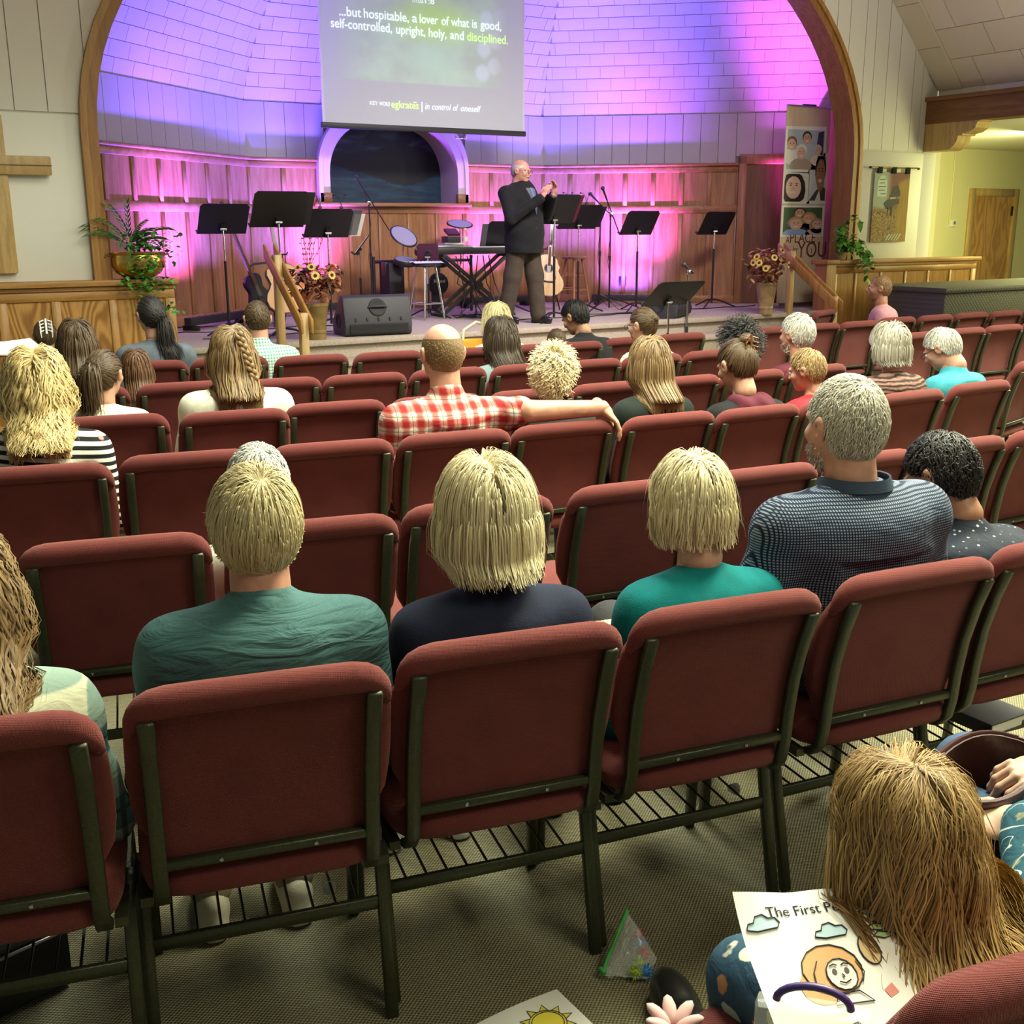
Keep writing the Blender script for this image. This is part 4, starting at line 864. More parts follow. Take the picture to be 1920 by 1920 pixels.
def person(label, top, place, hairspec, hmat, shirt, skin='skin', s=1.0, w=.165, g=1.0, ly=.0, yaw=0, pitch=.05, roll=0, sleeve='long', trousers='cloth_charcoal', kind='m', res=.016, hres=.0065, collar=None, glasses=False, beard=None,
           arms=None, rz=None, root=None, hq=1.0, seed=0, slump=.03, neckz=.178, shoes=None, fold_amp=.004, eyes=False, hands=True, legs=True, face_hc=None, hem=None, z0=0.0, footy=None, thigh=None):
    rng = np.random.default_rng(seed+len(PEOPLE)*17+3); turned = True
    if place is not None:
        ch = CH[place] if place in CH else place; root = Vector(ch.location)+Matrix.Rotation(ch.rotation_euler.z, 3, 'Z')@Vector((0, .02, 0)); rz0 = ch.rotation_euler.z; turned = rz is not None; rz = rz0 if rz is None else rz
    rz = rz or 0.0; root = Vector((root[0], root[1], z0)); Rb = np.array(Matrix.Rotation(rz, 3, 'Z')); C0 = (CAMP-np.array(root))@Rb; d = ray(*top)@Rb; t = ((np.array((0, ly))-C0[:2])@d[:2])/(d[:2]@d[:2]); tp = C0+d*t
    if np.hypot(tp[0], tp[1]-ly) > .10:
        root = root+Vector(Rb@np.array((tp[0], tp[1]-ly, 0))); tp = np.array((0, ly, tp[2]))
    Rh = rotm(yaw, pitch, roll); Hc = tp-(Rh@np.array((0, -.012, .1175)))*s*np.array((1, 1, 1)); Hc[1] = tp[1]-(Rh@np.array((0, -.012, .1175)))[1]*s
    if face_hc is not None: Hc = np.array(face_hc)
    N = Hc+(Rh@np.array((0, -.034, -.10)))*s+np.array((0, -.006, -(neckz-.10)))*s; hip = np.array((0, 0, .565))
    if legs == 'stand': hip = np.array((0, 0, .93*s))
    S = lambda t: hip+(N-hip)*t+np.array((0, -slump*math.sin(PI*t), 0)); zs_ = N[2]-.062*s
    sh = {k: np.array((N[0]+k*w*s, N[1]-.012, zs_-.012)) for k in (-1, 1)}
    arms = arms or {}; el, wr = {}, {}
    for k in (-1, 1):
        a = dict(arms.get(k, {})); W2L = lambda q: tuple((np.array(q)-np.array(root))@Rb)
        if 'elw' in a: a['el'] = W2L(a['elw'])
        if 'wrw' in a: a['wr'] = W2L(a['wrw'])
        el[k] = np.array(a.get('el', (sh[k][0]+k*.055*s, sh[k][1]+.03*s, zs_-.27*s))); wr[k] = np.array(a.get('wr', (k*.06*s, .22*s+.03, max(.585, zs_-.46*s))))
    hgt = N[2]-hip[2]
    torso = [('e', S(.03)+(0, .015, 0), (.172*g, .130*g, .115*s+.02)), ('e', S(.34), (.155*g, .118*g, .30*hgt)), ('e', S(.66), (.160*g*s**.5, .108*g, .30*hgt)), ('e', S(.84)+(0, -.012, 0), (w*s+.012, .085*g*s**.5, .16*hgt))]
    trap = [('c', tuple(N+(0, -.008, -.030*s)), tuple(sh[k]+(0, 0, -.004)), .050*s, .050*s*(1+.25*(g-1)), .045) for k in (-1, 1)]
    ar = .047*s*(1+.5*(g-1)); prims = torso+trap
    for k in (-1, 1):
        e = el[k] if sleeve == 'long' else sh[k]+(el[k]-sh[k])*.72
        if sleeve != 'none': prims.append(('c', tuple(sh[k]), tuple(e), ar*1.12, ar*(.98 if sleeve == 'long' else 1.12), .05))
        if sleeve == 'long': prims.append(('c', tuple(el[k]), tuple(wr[k]-(wr[k]-el[k])*.06), ar*.96, ar*.74, .02))
    if hem: prims.append(('e', tuple(hip+np.array((0, .01, -.02))), (.178*g, .150*g, .55), .05))
    if collar == 'polo': prims.append(('c', tuple(N+(0, .006, .005)*np.array(1)), tuple(N+(0, -.004, .016*s)), .066*s, .062*s, .012))
    if collar == 'crew': prims.append(('c', tuple(N+(0, -.002, -.02)), tuple(N+(0, -.006, -.004*s)), .066*s, .062*s, .02))
    ph = rng.uniform(0, 6, 6); base = fold(prims, .055)
    def shirtfn(p):
        d = base(p)-.010
        if fold_amp: d = d+fold_amp*(np.sin(p[:, 0]*26+p[:, 2]*31+ph[0]+2*np.sin(p[:, 2]*17+ph[1]))*.6+np.sin(p[:, 2]*47-p[:, 0]*19+ph[2]+1.5*np.sin(p[:, 0]*13))*.5)*np.clip((zs_+.02-p[:, 2])/.08, .15, 1)
        if hem: d = np.maximum(d, (hip[2]-hem)-p[:, 2])
        if place is not None and not turned: d = np.maximum(d, np.where(p[:, 2] < .86, -(p[:, 1]+.185), -9))
        return d
    lo, hi = bounds(prims, .035); sV, sF = nets(shirtfn, lo, hi, res)
    # body: torso core, arms and hands, legs, neck and head
    bp = [('e', q[1], tuple(np.array(q[2])*.93)) for q in torso]+[('c', q[1], q[2], q[3]*.9, q[4]*.9, .045) for q in trap]
    for k in (-1, 1): bp += [('c', tuple(sh[k]), tuple(el[k]), ar*.98, ar*.86, .04), ('c', tuple(el[k]), tuple(wr[k]), ar*.88, ar*.62, .012)]
    bp.append(('c', tuple(N+(0, 0, -.05)), tuple(Hc+Rh@np.array((0, -.026, -.07))*s), (.062 if kind == 'm' else .053)*s, (.054 if kind == 'm' else .046)*s, .03))
    lp = []
    if legs is True:
        for k in (-1, 1):
            kn = np.array((k*.10, (.43*s+.02) if thigh is None else thigh, .535 if thigh is None else .505)); an = np.array((k*.10, (kn[1]+.02) if footy is None else footy, max(.09, .535-.43*s))); lp += [('c', (k*.085, .03, .555), tuple(kn), .082*g**.5*s**.5, .060*s), ('c', tuple(kn), tuple(an), .058*s, .044*s)]
        lp.insert(0, ('e', (0, .0, .56), (.165*g, .13*g, .10)))
    elif legs == 'stand':
        for k in (-1, 1):
            a = arms.get('leg', {}).get(k, (k*.10, 0)); kn = np.array((k*.095+(a[0]-k*.095)*.5, a[1]*.5+.015, .50*s)); an = np.array((a[0], a[1], .09)); lp += [('c', (k*.085, 0, .90*s), tuple(kn), .092*g**.6, .076*g**.3), ('c', tuple(kn), tuple(an), .078*g**.3, .074)]
        lp.insert(0, ('e', (0, 0, .92*s), (.165*g, .128*g, .12)))
    bprims = bp+[(q[0],)+tuple(q[1:3])+tuple(x*.9 for x in q[3:5]) if q[0] == 'c' else ('e', q[1], tuple(np.array(q[2])*.93)) for q in lp]
    lo, hi = bounds(bprims); bfn = fold(bprims, .035); parts = [nets((lambda p: np.maximum(bfn(p), np.where((p[:, 2] < .86) & (p[:, 2] > .5), -(p[:, 1]+.172), -9))) if not turned else bfn, lo, hi, max(res, .014))]
    hv, hf = head_mesh(kind, hres); parts.append(((hv*s)@Rh.T+Hc, hf))
    if hands:
        for k in (-1, 1):
            a = arms.get(k, {}); hd = np.array(a.get('hd', wr[k]-el[k])); nm_ = np.array(a.get('hn', (0, 0, 1.))); v_, f_ = hand_mesh(a.get('curl', .45), a.get('hh', .007), a.get('spread', 1.0)); v_ = v_.copy()
            if k < 0: v_[:, 0] *= -1; f_ = f_[:, ::-1]
            v_[:, 0] *= 1; parts.append(((v_*s*.95)@aim(hd, nm_).T+wr[k], f_))
    V, F = join(parts); me = npmesh('body', V, F, skin)
    o = bpy.data.objects.new('person', me); COL.objects.link(o); o.location = root; o.rotation_euler = (0, 0, rz); tag(o, label, 'person')
    link('shirt', npmesh('shirt', sV, sF, shirt), o)
    if lp:
        lo, hi = bounds(lp, .035); tV, tF = nets(lambda p, f=fold(lp, .045): f(p)-.008, lo, hi, max(res, .016)); link('trousers', npmesh('trousers', tV, tF, trousers), o)
        if shoes:
            for k in (-1, 1):
                an = lp[2][2] if k < 0 else lp[4][2]
                P = [('e', (an[0], an[1]+.055, .045), (.044, .125, .040)), ('e', (an[0], an[1]-.02, .07), (.040, .05, .055)), ('c', (an[0], an[1]-.05, .018), (an[0], an[1]+.13, .014), .036, .036, .01)]
                lo, hi = bounds(P); v_, f_ = nets(lambda p, f=fold(P, .02): np.maximum(f(p), -p[:, 2]+.002), lo, hi, .010); link('shoe', npmesh('shoe', v_, f_, shoes), o)
    colls = [('c', N+np.array((0, -.01, -.03)), N+np.array((0, .02, .05)), .056*s, .052*s)]+[('e', q[1], np.array(q[2])+.012) for q in torso[1:]]+[('c', np.array(q[1]), np.array(q[2]), q[3]+.012, q[4]+.012) for q in trap]+[('c', sh[k], el[k], ar*1.1+.012, ar+.012) for k in (-1, 1)]
    if hairspec: link('hair', hair(hairspec, hmat, Hc, Rh, s, colls, rng, hq, (-.185, .90) if place is not None and not turned else None), o)
    if beard: link('beard', beard_mesh(beard, Hc, Rh, s, rng), o)
    if glasses: link('glasses', glasses_mesh(Hc, Rh, s), o)
    if eyes:
        for k in (-1, 1):
            c = Hc+(Rh@np.array((k*.031, .0785, .002)))*s; e = G().ell(c, (.0125*s,)*3, 12, 8).obj('eye', 'eye_white', o, smooth=90); G().ell(Hc+(Rh@np.array((k*.031, .0885, .002)))*s, (.005*s, .0035*s, .005*s), 10, 6).obj('iris', 'eye_dark', e, smooth=90)
            b = [Hc+(Rh@np.array((k*x, y, z)))*s for x, y, z in ((.014, .094, .022), (.03, .092, .027), (.046, .080, .022))]; G().tube(b, [.002*s, .003*s, .0015*s], 5).obj('eyebrow', hmat or 'hair_brown', o, smooth=60)
    if DEBUG: print('PERSON', label[:40], 'Hc', np.round(Hc, 2), 'root', np.round(np.array(root[:2]), 2))
    info = dict(o=o, Hc=Hc, N=N, Rh=Rh, S=S, sh=sh, fn=shirtfn, el=el, wr=wr, s=s, zs=zs_); PEOPLE[label] = info
    return info
def loc_of(ch, p):        # world point in the frame of whoever sits on that chair
    root = Vector(ch.location)+Matrix.Rotation(ch.rotation_euler.z, 3, 'Z')@Vector((0, .02, 0)); q = Matrix.Rotation(-ch.rotation_euler.z, 3, 'Z')@(Vector(p)-root); return tuple(q)
SHORT = dict(style='short', L=.055, th=.014, n=2600, w=.0040, lift=.22, seg=7)
def H(base, **k): d = dict(base); d.update(k); return d
LONG = dict(style='long', zend=.24, th=.022, n=2300, w=.0055, seg=13, part=0, pw=.5, back=.4)
BOB = dict(style='long', zend=.10, th=.030, n=2600, w=.0055, seg=11, part=0, pw=.5, back=.35, fly=60)
P = person
# --- nearest row
P('person with long light-brown hair and green plaid shirt at the left edge', (-92, 985), (1, 0), H(LONG, zend=.24, wave=.006, wl=.09, fly=120), 'hair_lightbrown', 'plaid_green', kind='f', res=.012, collar='polo', w=.158, hq=1.3, ly=.03)
P('person with short blond hair in a teal heather shirt, seen from behind', (472, 879), (1, 1), H(SHORT, L=.10, th=.017, n=6500, w=.0026, seg=10, lift=.1, fly=90, flyr=.010, noise=.03), 'hair_ashblond', 'cloth_teal_heather', skin='skin_pink', w=.178, g=1.10, res=.011, hres=.0045, collar='crew', trousers='cloth_khaki', shoes='cloth_cream', fold_amp=.005, ly=.0, footy=.27, neckz=.160)
P('person with blonde chin-length bob and navy jacket with pale stitching', (908, 864), (1, 2), H(BOB, zend=.080, th=.034, n=6500, w=.0028, seg=14, fly=160, flyr=.02, noise=.03), 'hair_paleblond', 'cloth_navy', kind='f', w=.160, g=1.04, res=.011, hres=.0045, fold_amp=.003, shoes='white_plastic', ly=.0)
P('person with thin pale blonde hair in a turquoise sweater', (1290, 849), (1, 3), H(BOB, zend=.035, th=.018, n=3600, w=.0034, seg=11, fly=120, flyr=.025, back=.2, pw=.6, wave=.002, noise=.04), 'hair_paleblond', 'cloth_tealknit', skin='skin_old', kind='f', w=.150, g=.98, res=.011, hres=.0045, pitch=.22, ly=.04, shoes='leather_black')
P('broad person with cropped grey hair in a dotted navy polo shirt', (1592, 706), (1, 4), H(SHORT, L=.032, th=.010, n=6000, w=.0020, seg=5, lift=.45, noise=.14, nape=.02), 'hair_grizzled', 'polo_dots', skin='skin_pink', s=1.06, w=.200, g=1.34, res=.011, hres=.0045, collar=None, neckz=.150, beard='hair_white', sleeve='short', trousers='cloth_denim', shoes='white_plastic', fold_amp=.004, ly=-.02)
P('dark-haired person in a speckled navy shirt bending forward at right', (1742, 818), (1, 5), H(SHORT, L=.040, th=.016, n=3000, lift=.4, w=.0036, noise=.16), 'hair_black', 'specks_navy', skin='skin_tan', w=.165, g=1.08, res=.012, hres=.005, pitch=.48, yaw=.25, ly=.12, collar='crew', slump=.07, eyes=True, sleeve='short', kind='c')
# --- second row
P('white-haired person in a cream sweater partly hidden behind the blond one', (478, 838), (2, 1), H(SHORT, L=.07, th=.018, n=2200, wave=.003), 'hair_white', 'cloth_palecream', skin='skin_old', w=.155, pitch=.30, ly=.09, s=.98, slump=.06, kind='f')
# --- third row
P('person with long wavy blonde hair and black-and-white striped top', (62, 655), (3, 0), H(LONG, zend=.235, th=.032, n=4600, var=.72, wave=.009, wl=.085, fly=120, w=.0048, pw=.7), 'hair_gold', 'stripes_black', kind='f', w=.165, g=1.06, ly=.0)
arm = CH[(3, 3)]
P('bald person in red plaid shirt with one arm along the next chair', (828, 606), (3, 3), dict(style='buzz', L=.006, th=.003, n=1200, w=.003, seg=2, extra=lambda p: (p[:, 2] < .055)), 'hair_lightbrown', 'plaid_red', skin='skin_pink', s=1.06, w=.200, g=1.20, res=.012, hres=.005, collar='polo', sleeve='short', ly=.0, fold_amp=.005,
  arms={1: dict(el=loc_of(arm, (2.44, 3.80, .915)), wr=loc_of(arm, (2.745, 3.715, .915)), hd=(.75, -.25, -.75), hn=(.6, -.3, .6), curl=.35, hh=.0045)})
P('person with curly blond hair and dark shirt beside the outstretched arm', (1040, 656), (3, 4), dict(style='curly', L=.060, th=.020, n=2200, w=.0050, lift=.5, wave=.006, wl=.022, seg=12, noise=.12), 'hair_paleblond', 'cloth_charcoal', s=.86, w=.150, ly=.03, yaw=-.75, kind='c', hres=.0055)
P('person with straight honey-blonde hair and dark green jacket', (1218, 631), (3, 5), H(LONG, zend=.20, th=.020, n=2200, wave=0), 'hair_lightbrown', 'cloth_darkgreen', s=.92, w=.150, ly=.02, kind='f', collar='crew')
P('person with brown hair in a claw clip and black vest with maroon hood', (1375, 640), (3, 6), dict(style='bun', tie=(.01, -.085, .085), br=.034, bax=(.2, -.3, 1), L=.1, th=.018, n=1500, w=.005, seg=8, fly=40), 'hair_brown', 'cloth_black', s=.98, w=.160, ly=.06, pitch=.35, kind='f', slump=.05)
P('child with short sandy hair and red shirt, face turned left', (1508, 656), (3, 7), H(SHORT, L=.05, n=1500), 'hair_sandy', 'cloth_red', s=.84, w=.145, ly=.04, yaw=.45, pitch=.25, kind='c', hres=.0055, eyes=True, sleeve='short')
# --- fourth row and the pair at right
P('person with dark ponytail and cream ruffled top', (192, 657), (4, 0), dict(style='tail', tie=(-.012, -.115, .035), L=.24, fat=1.5, th=.014, n=1500, w=.005, seg=8), 'hair_brown', 'cloth_cream', s=.92, w=.150, yaw=-.45, ly=.02, kind='f')
P('person with long brown hair and side braid in a pale shirt', (432, 611), (4, 1), H(LONG, zend=.235, n=2800, wave=.003, wl=.12, fly=50), 'hair_lightbrown', 'cloth_palecream', w=.185, g=1.22, ly=.0, kind='f')
P('person with grey bob and brown striped knit top', (1670, 606), 'bob', H(BOB, zend=.055, th=.026, n=1800, back=.2), 'hair_grey', 'knit_stripes', skin='skin_old', w=.158, g=1.06, ly=.02, kind='f', collar=None)
P('person with white hair and glasses in a turquoise shirt, head bowed', (1752, 619), 'turq', H(SHORT, L=.05, n=1500), 'hair_white', 'cloth_turq', skin='skin_pink', w=.165, ly=.08, pitch=.55, yaw=.30, glasses=True, collar='polo', eyes=True, slump=.06, sleeve='short')
# --- fifth row
P('person with very long straight brown hair near the left wall', (140, 598), (5, 0), H(LONG, zend=.22, n=1700), 'hair_brown', 'cloth_charcoal', s=.95, w=.15, kind='f', res=.02)
P('small child with auburn hair beside the ponytailed one', (252, 655), (5, 1), H(LONG, zend=.18, n=900), 'hair_auburn', 'cloth_brownknit', s=.80, w=.14, kind='c', res=.02, ly=.05)
P('person with dark brown bob and grey-green top', (938, 593), (5, 5), H(BOB, zend=.15, th=.022, n=1500), 'hair_darkbrown', 'cloth_greytq', w=.155, kind='f', res=.02)
P('person with twisted bun, glasses and cream blouse', (1203, 577), (5, 7), dict(style='bun', tie=(.0, -.105, .03), br=.022, L=.1, th=.012, n=1000, w=.005, seg=7), 'hair_brown', 'cloth_cream', s=.95, w=.150, yaw=.30, pitch=.15, kind='f', glasses=True, res=.02, eyes=True)
P('person with dark curly updo and orange top', (1388, 607), (4, 7), dict(style='curly', L=.06, th=.026, n=1300, w=.005, lift=.4, wave=.008, wl=.03, seg=9), 'hair_black', 'cloth_orange', w=.155, kind='f', res=.02)
# --- farthest row
P('small child with pale hair clip and blue top at far left', (82, 601), (6, 0), dict(style='bun', tie=(.0, -.07, .085), br=.022, L=.1, th=.012, n=700, w=.005, seg=6), 'hair_brown', 'cloth_blue_cloth', s=.80, w=.135, kind='c', res=.02, ly=.05)
P('person with low black ponytail and slate shirt', (280, 556), (6, 1), dict(style='tail', tie=(.03, -.115, -.02), L=.26, fat=1.3, th=.012, n=1300, w=.005, seg=8), 'hair_black', 'cloth_slate', w=.170, g=1.05, kind='f', res=.02, yaw=.25, glasses=True)
P('person with cropped brown hair and green gingham shirt', (480, 564), (6, 2), H(SHORT, L=.022, th=.006, n=1500, seg=4), 'hair_brown', 'gingham', w=.180, g=1.08, res=.018, collar='polo', skin='skin_pink')
P('person with straight blonde hair and mustard bag strap', (930, 566), (6, 5), H(LONG, zend=.22, n=1200), 'hair_ashblond', 'cloth_cream', s=.96, w=.15, kind='f', res=.02)
P('small child with cropped dark hair beside the one in a suit', (1043, 616), (6, 6), H(SHORT, L=.02, th=.006, n=700), 'hair_brown', 'cloth_navy', s=.78, w=.13, kind='c', res=.02, ly=.04)
P('dark-haired person in a black suit bowing far forward', (1068, 566), (6, 7), H(SHORT, L=.045, th=.014, n=1400), 'hair_black', 'cloth_suit', skin='skin_tan', w=.180, g=1.08, ly=.18, pitch=.50, yaw=.35, slump=.08, res=.02, collar='crew', kind='c')
P('person with white hair and beard in a maroon jacket', (1497, 589), (4, 8), H(SHORT, L=.045, n=1500), 'hair_white', 'cloth_maroon', skin='skin_pink', w=.170, g=1.05, beard='hair_white', res=.018, yaw=.1)
ch7 = chair(8.15, 7.52, .35, 'burgundy chair under the one in pink, by the low wall', 0)
P('person with ginger crop and beard in a pink shirt by the low wall', (1654, 517), ch7, H(SHORT, L=.022, th=.006, n=1400, seg=4), 'hair_ginger', 'cloth_pinkshirt', skin='skin_pink', w=.180, g=1.14, beard='hair_ginger', rz=.72, pitch=-.05, res=.018, eyes=True)
# ================================================================== on and around the stage
V3 = Vector
def T(p): return Matrix.Translation(p)
def loft(g, f, tilt_x=0): return g
# ---- music stands
def music_stand(label, xy, zp, rz=0.0, z0=ZS, w=.47, h=.32, tilt=33, chrome=.30, extra=None, deskmat='stand_black'):
    t = thing('music_stand', label, 'music stand', (xy[0], xy[1], z0), rz, 'music stands'); hp = zp-z0
    g = G()
    for a in (90, 210, 330):
        c, s = math.cos(math.radians(a)), math.sin(math.radians(a)); g.tube([(0, 0, .10), (c*.10, s*.10, .085), (c*.22, s*.22, .035), (c*.30, s*.30, .008)], [.010, .010, .009, .008], 6)
    g.obj('tripod_base', 'stand_black', t, smooth=60); G().cyl((0, 0, .05), (0, 0, hp-chrome), .013, n=10).obj('pole', 'stand_black', t, smooth=60); G().cyl((0, 0, hp-chrome-.01), (0, 0, hp), .009, n=10).obj('upper_pole', 'chrome', t, smooth=60)
    tl = math.radians(tilt); u = V3((0, -math.sin(tl), math.cos(tl))); n = V3((0, math.cos(tl), math.sin(tl))); c = V3((0, .015, hp))
    d = G(); poly = [(-w/2, -.06), (w/2, -.06), (w/2, h-.09), (w/2-.03, h-.06), (-w/2+.03, h-.06), (-w/2, h-.09)]
    d.prism(poly, lambda a, b, q: c+V3((a, 0, 0))+u*b+n*q, 0, .006); dk = d.obj('desk', deskmat, t)
    G().prism([(-w/2, -.06), (w/2, -.06), (w/2, -.052), (-w/2, -.052)], lambda a, b, q: c+V3((a, 0, 0))+u*b+n*q, 0, .055).obj('lip', 'stand_black', dk)
    G().box(c-n*.012, (.05, .03, .09), Matrix.Rotation(tl, 3, 'X')).obj('bracket', 'stand_black', dk); G().cyl(c+V3((-.03, -.025, -.01)), c+V3((.03, -.025, -.01)), .012, n=8).obj('knob', 'chrome', dk, smooth=60)
    if extra: extra(t, c, u, n)
    return t
def folder(mat, a0, a1, b0, b1, d=.02, nm='folder'): return lambda t, c, u, n: G().prism([(a0, b0), (a1, b0), (a1, b1), (a0, b1)], lambda a, b, q: c+V3((a, 0, 0))+u*b+n*q, .006, d).obj(nm, mat, t)
LAMPL = ['left black clip lamp on the stand behind the left flowers', 'right black clip lamp on the stand behind the left flowers', 'left black clip lamp on the stand behind the red folder', 'right black clip lamp on the stand behind the red folder', 'black clip lamp on the keyboard music stand']
def clip_lamp(t, c, u, n, xs=(0.0,)):
    for x in xs:
        L = thing('clip_lamp', LAMPL.pop(0), 'lamp', (0, 0, 0), 0, 'clip-on stand lamps'); L.matrix_world = t.matrix_basis@T(c+V3((x, 0, 0))+u*.26)
        G().box((0, 0, .01), (.03, .02, .035)).obj('clip', 'black_plastic', L, bevel=.003)
        for s in (-1, 1): G().tube([(0, 0, .02), (s*.012, 0, .07), (s*.03, .01, .12), (s*.055, .03, .135)], .0028, 5).obj('gooseneck', 'black_plastic', L, smooth=60); G().ell((s*.062, .034, .133), (.014, .012, .009), 8, 6).obj('lamp_head', 'black_plastic', L, smooth=60)
pm('folder_red', (.10, .010, .018), .45); pm('folder_grey', (.09, .09, .095), .5); pm('purple_board', (.075, .012, .035), .5)
def multi(*fs): return lambda t, c, u, n: [f(t, c, u, n) for f in fs]
music_stand('black music stand at far left of the stage, beside the leaning bass', (ony(418, 428, 10.6).x, 10.6), ony(418, 428, 10.6).z)
music_stand('large black music stand behind the left handrail, holding a black folder', (3.64, 9.80), 1.70, w=.50, h=.36, chrome=.36, extra=folder('black_plastic', -.18, .31, -.04, .285))
music_stand('black music stand with two clip lamps and loose pages behind the left flowers', (4.42, 10.55), 1.60, extra=multi(folder('folder_grey', .10, .33, -.04, .24), folder('white_paper', .26, .37, -.05, .20, .012, 'sheet_music'), lambda t, c, u, n: clip_lamp(t, c, u, n, (-.12, .10))))
music_stand('black music stand with red folder in front of the standing speaker', (6.72, 9.98), 1.72, w=.50, h=.35, chrome=.38, extra=folder('folder_red', .08, .29, -.04, .275))
music_stand('black music stand with clip lamps just behind the one with the red folder', (ony(1085, 421, 11.0).x, 11.0), ony(1085, 421, 11.0).z, w=.54, chrome=.42, extra=multi(folder('black_plastic', .06, .33, -.04, .23), lambda t, c, u, n: clip_lamp(t, c, u, n, (-.22, .02))))
music_stand('black music stand before the brightest pink panels, right of the mic stands', (ony(1196, 432, 10.7).x, 10.7), ony(1196, 432, 10.7).z, chrome=.24)
music_stand('black music stand nearest the dark door at stage right', (9.56, 10.68), 1.59, chrome=.22)
music_stand('black music stand with lit sheet music at the keyboard', (6.98, 11.35), 1.43, rz=-.25, w=.50, h=.37, tilt=28, extra=multi(folder('folder_grey', -.32, -.15, -.04, .27), folder('white_paper', -.24, .22, .262, .274, .03, 'sheet_music'), lambda t, c, u, n: clip_lamp(t, c, u, n, (.10,))))
p9 = ony(1254, 565, 8.42); music_stand('low black music stand on the floor before the stage steps', (p9.x, p9.y), p9.z, z0=0, w=.56, h=.36, tilt=50, chrome=.30)
pp = ony(674, 470, 11.9); music_stand('narrow tilted stand with open pages, turned sideways by the boom microphone', (pp.x, pp.y), pp.z, rz=1.1, w=.30, h=.28, tilt=38, extra=folder('white_paper', -.14, .14, -.03, .2, .012, 'sheet_music'))
pq = ony(802, 480, 11.2); music_stand('small purple-faced stand at the drum stool', (pq.x, pq.y), pq.z, rz=-.6, w=.24, h=.20, tilt=20, deskmat='purple_board')
# ---- microphones on stands
def mic(parent, tip, tail):
    tip, tail = V3(tip), V3(tail); d = (tip-tail).normalized(); g = G().cyl(tail, tail+d*.13, .010, .013, 10); m = g.obj('microphone_body', 'black_plastic', parent, smooth=60); G().ell(tip-d*.02, (.024, .024, .024), 10, 8).obj('microphone_grille', 'speaker_grey', m, smooth=80)
def boom_stand(label, xy, z0, zpiv, mic_p, tail_p, tri=.30, straight=False):
    t = thing('microphone_stand', label, 'microphone stand', (xy[0], xy[1], z0), 0, 'microphone stands'); hp = zpiv-z0; o = V3((xy[0], xy[1], z0))
    g = G()
    for a in (80, 200, 320):
        c, s = math.cos(math.radians(a)), math.sin(math.radians(a)); g.cyl((c*.015, s*.015, .16), (c*tri, s*tri, .012), .008, .008, 6)
    g.obj('tripod', 'stand_black', t, smooth=60); G().cyl((0, 0, .03), (0, 0, hp*.55), .011, n=8).obj('pole', 'stand_black', t, smooth=60); G().cyl((0, 0, hp*.5), (0, 0, hp), .0085, n=8).obj('upper_pole', 'steel' if straight else 'stand_black', t, smooth=60)
    G().cyl((0, 0, hp*.52), (0, 0, hp*.57), .016, n=8).obj('collar', 'black_plastic', t, smooth=60)
    mp, tp = V3(mic_p)-o, V3(tail_p)-o; d = (mp-tp).normalized(); G().cyl(tp, mp-d*.16, .0065, n=8).obj('boom', 'stand_black', t, smooth=60); G().box((0, 0, hp), (.035, .03, .04)).obj('clutch', 'chrome', t, bevel=.004); mic(t, mp, mp-d*.17)
    pts = [mp-d*.17]+[V3((.02*math.sin(k*1.7), .015, hp*(1-k/7)-.05+.02*math.cos(k))) for k in range(0, 7)]+[V3((.1, -.05, .01)), V3((.28, -.06, .008))]; G().tube(pts, .0035, 5).obj('cable', 'wire_black', t, smooth=60); return t
def bs(label, pivpx, micpx, tailpx, Y, z0=ZS, Ym=None, **k):
    p = ony(*pivpx, Y); return boom_stand(label, (p.x, p.y), z0, p.z, ony(*micpx, Y if Ym is None else Ym), ony(*tailpx, Y if Ym is None else Ym), **k)
bs('microphone on a long boom stand in front of the dark painted lake', (692, 381), (666, 329), (730, 432), 11.6)
bs('microphone boom stand between the speaker and the tallest microphone', (1126, 389), (1105, 362), (1150, 408), 11.5)
bs('tallest microphone boom stand at stage right with spread tripod legs', (1145, 401), (1129, 350), (1162, 440), 11.0, tri=.42)
bs('short microphone stand on the floor in front of the right monitor', (1291, 510), (1280, 494), (1296, 508), 8.45, z0=0, straight=True)
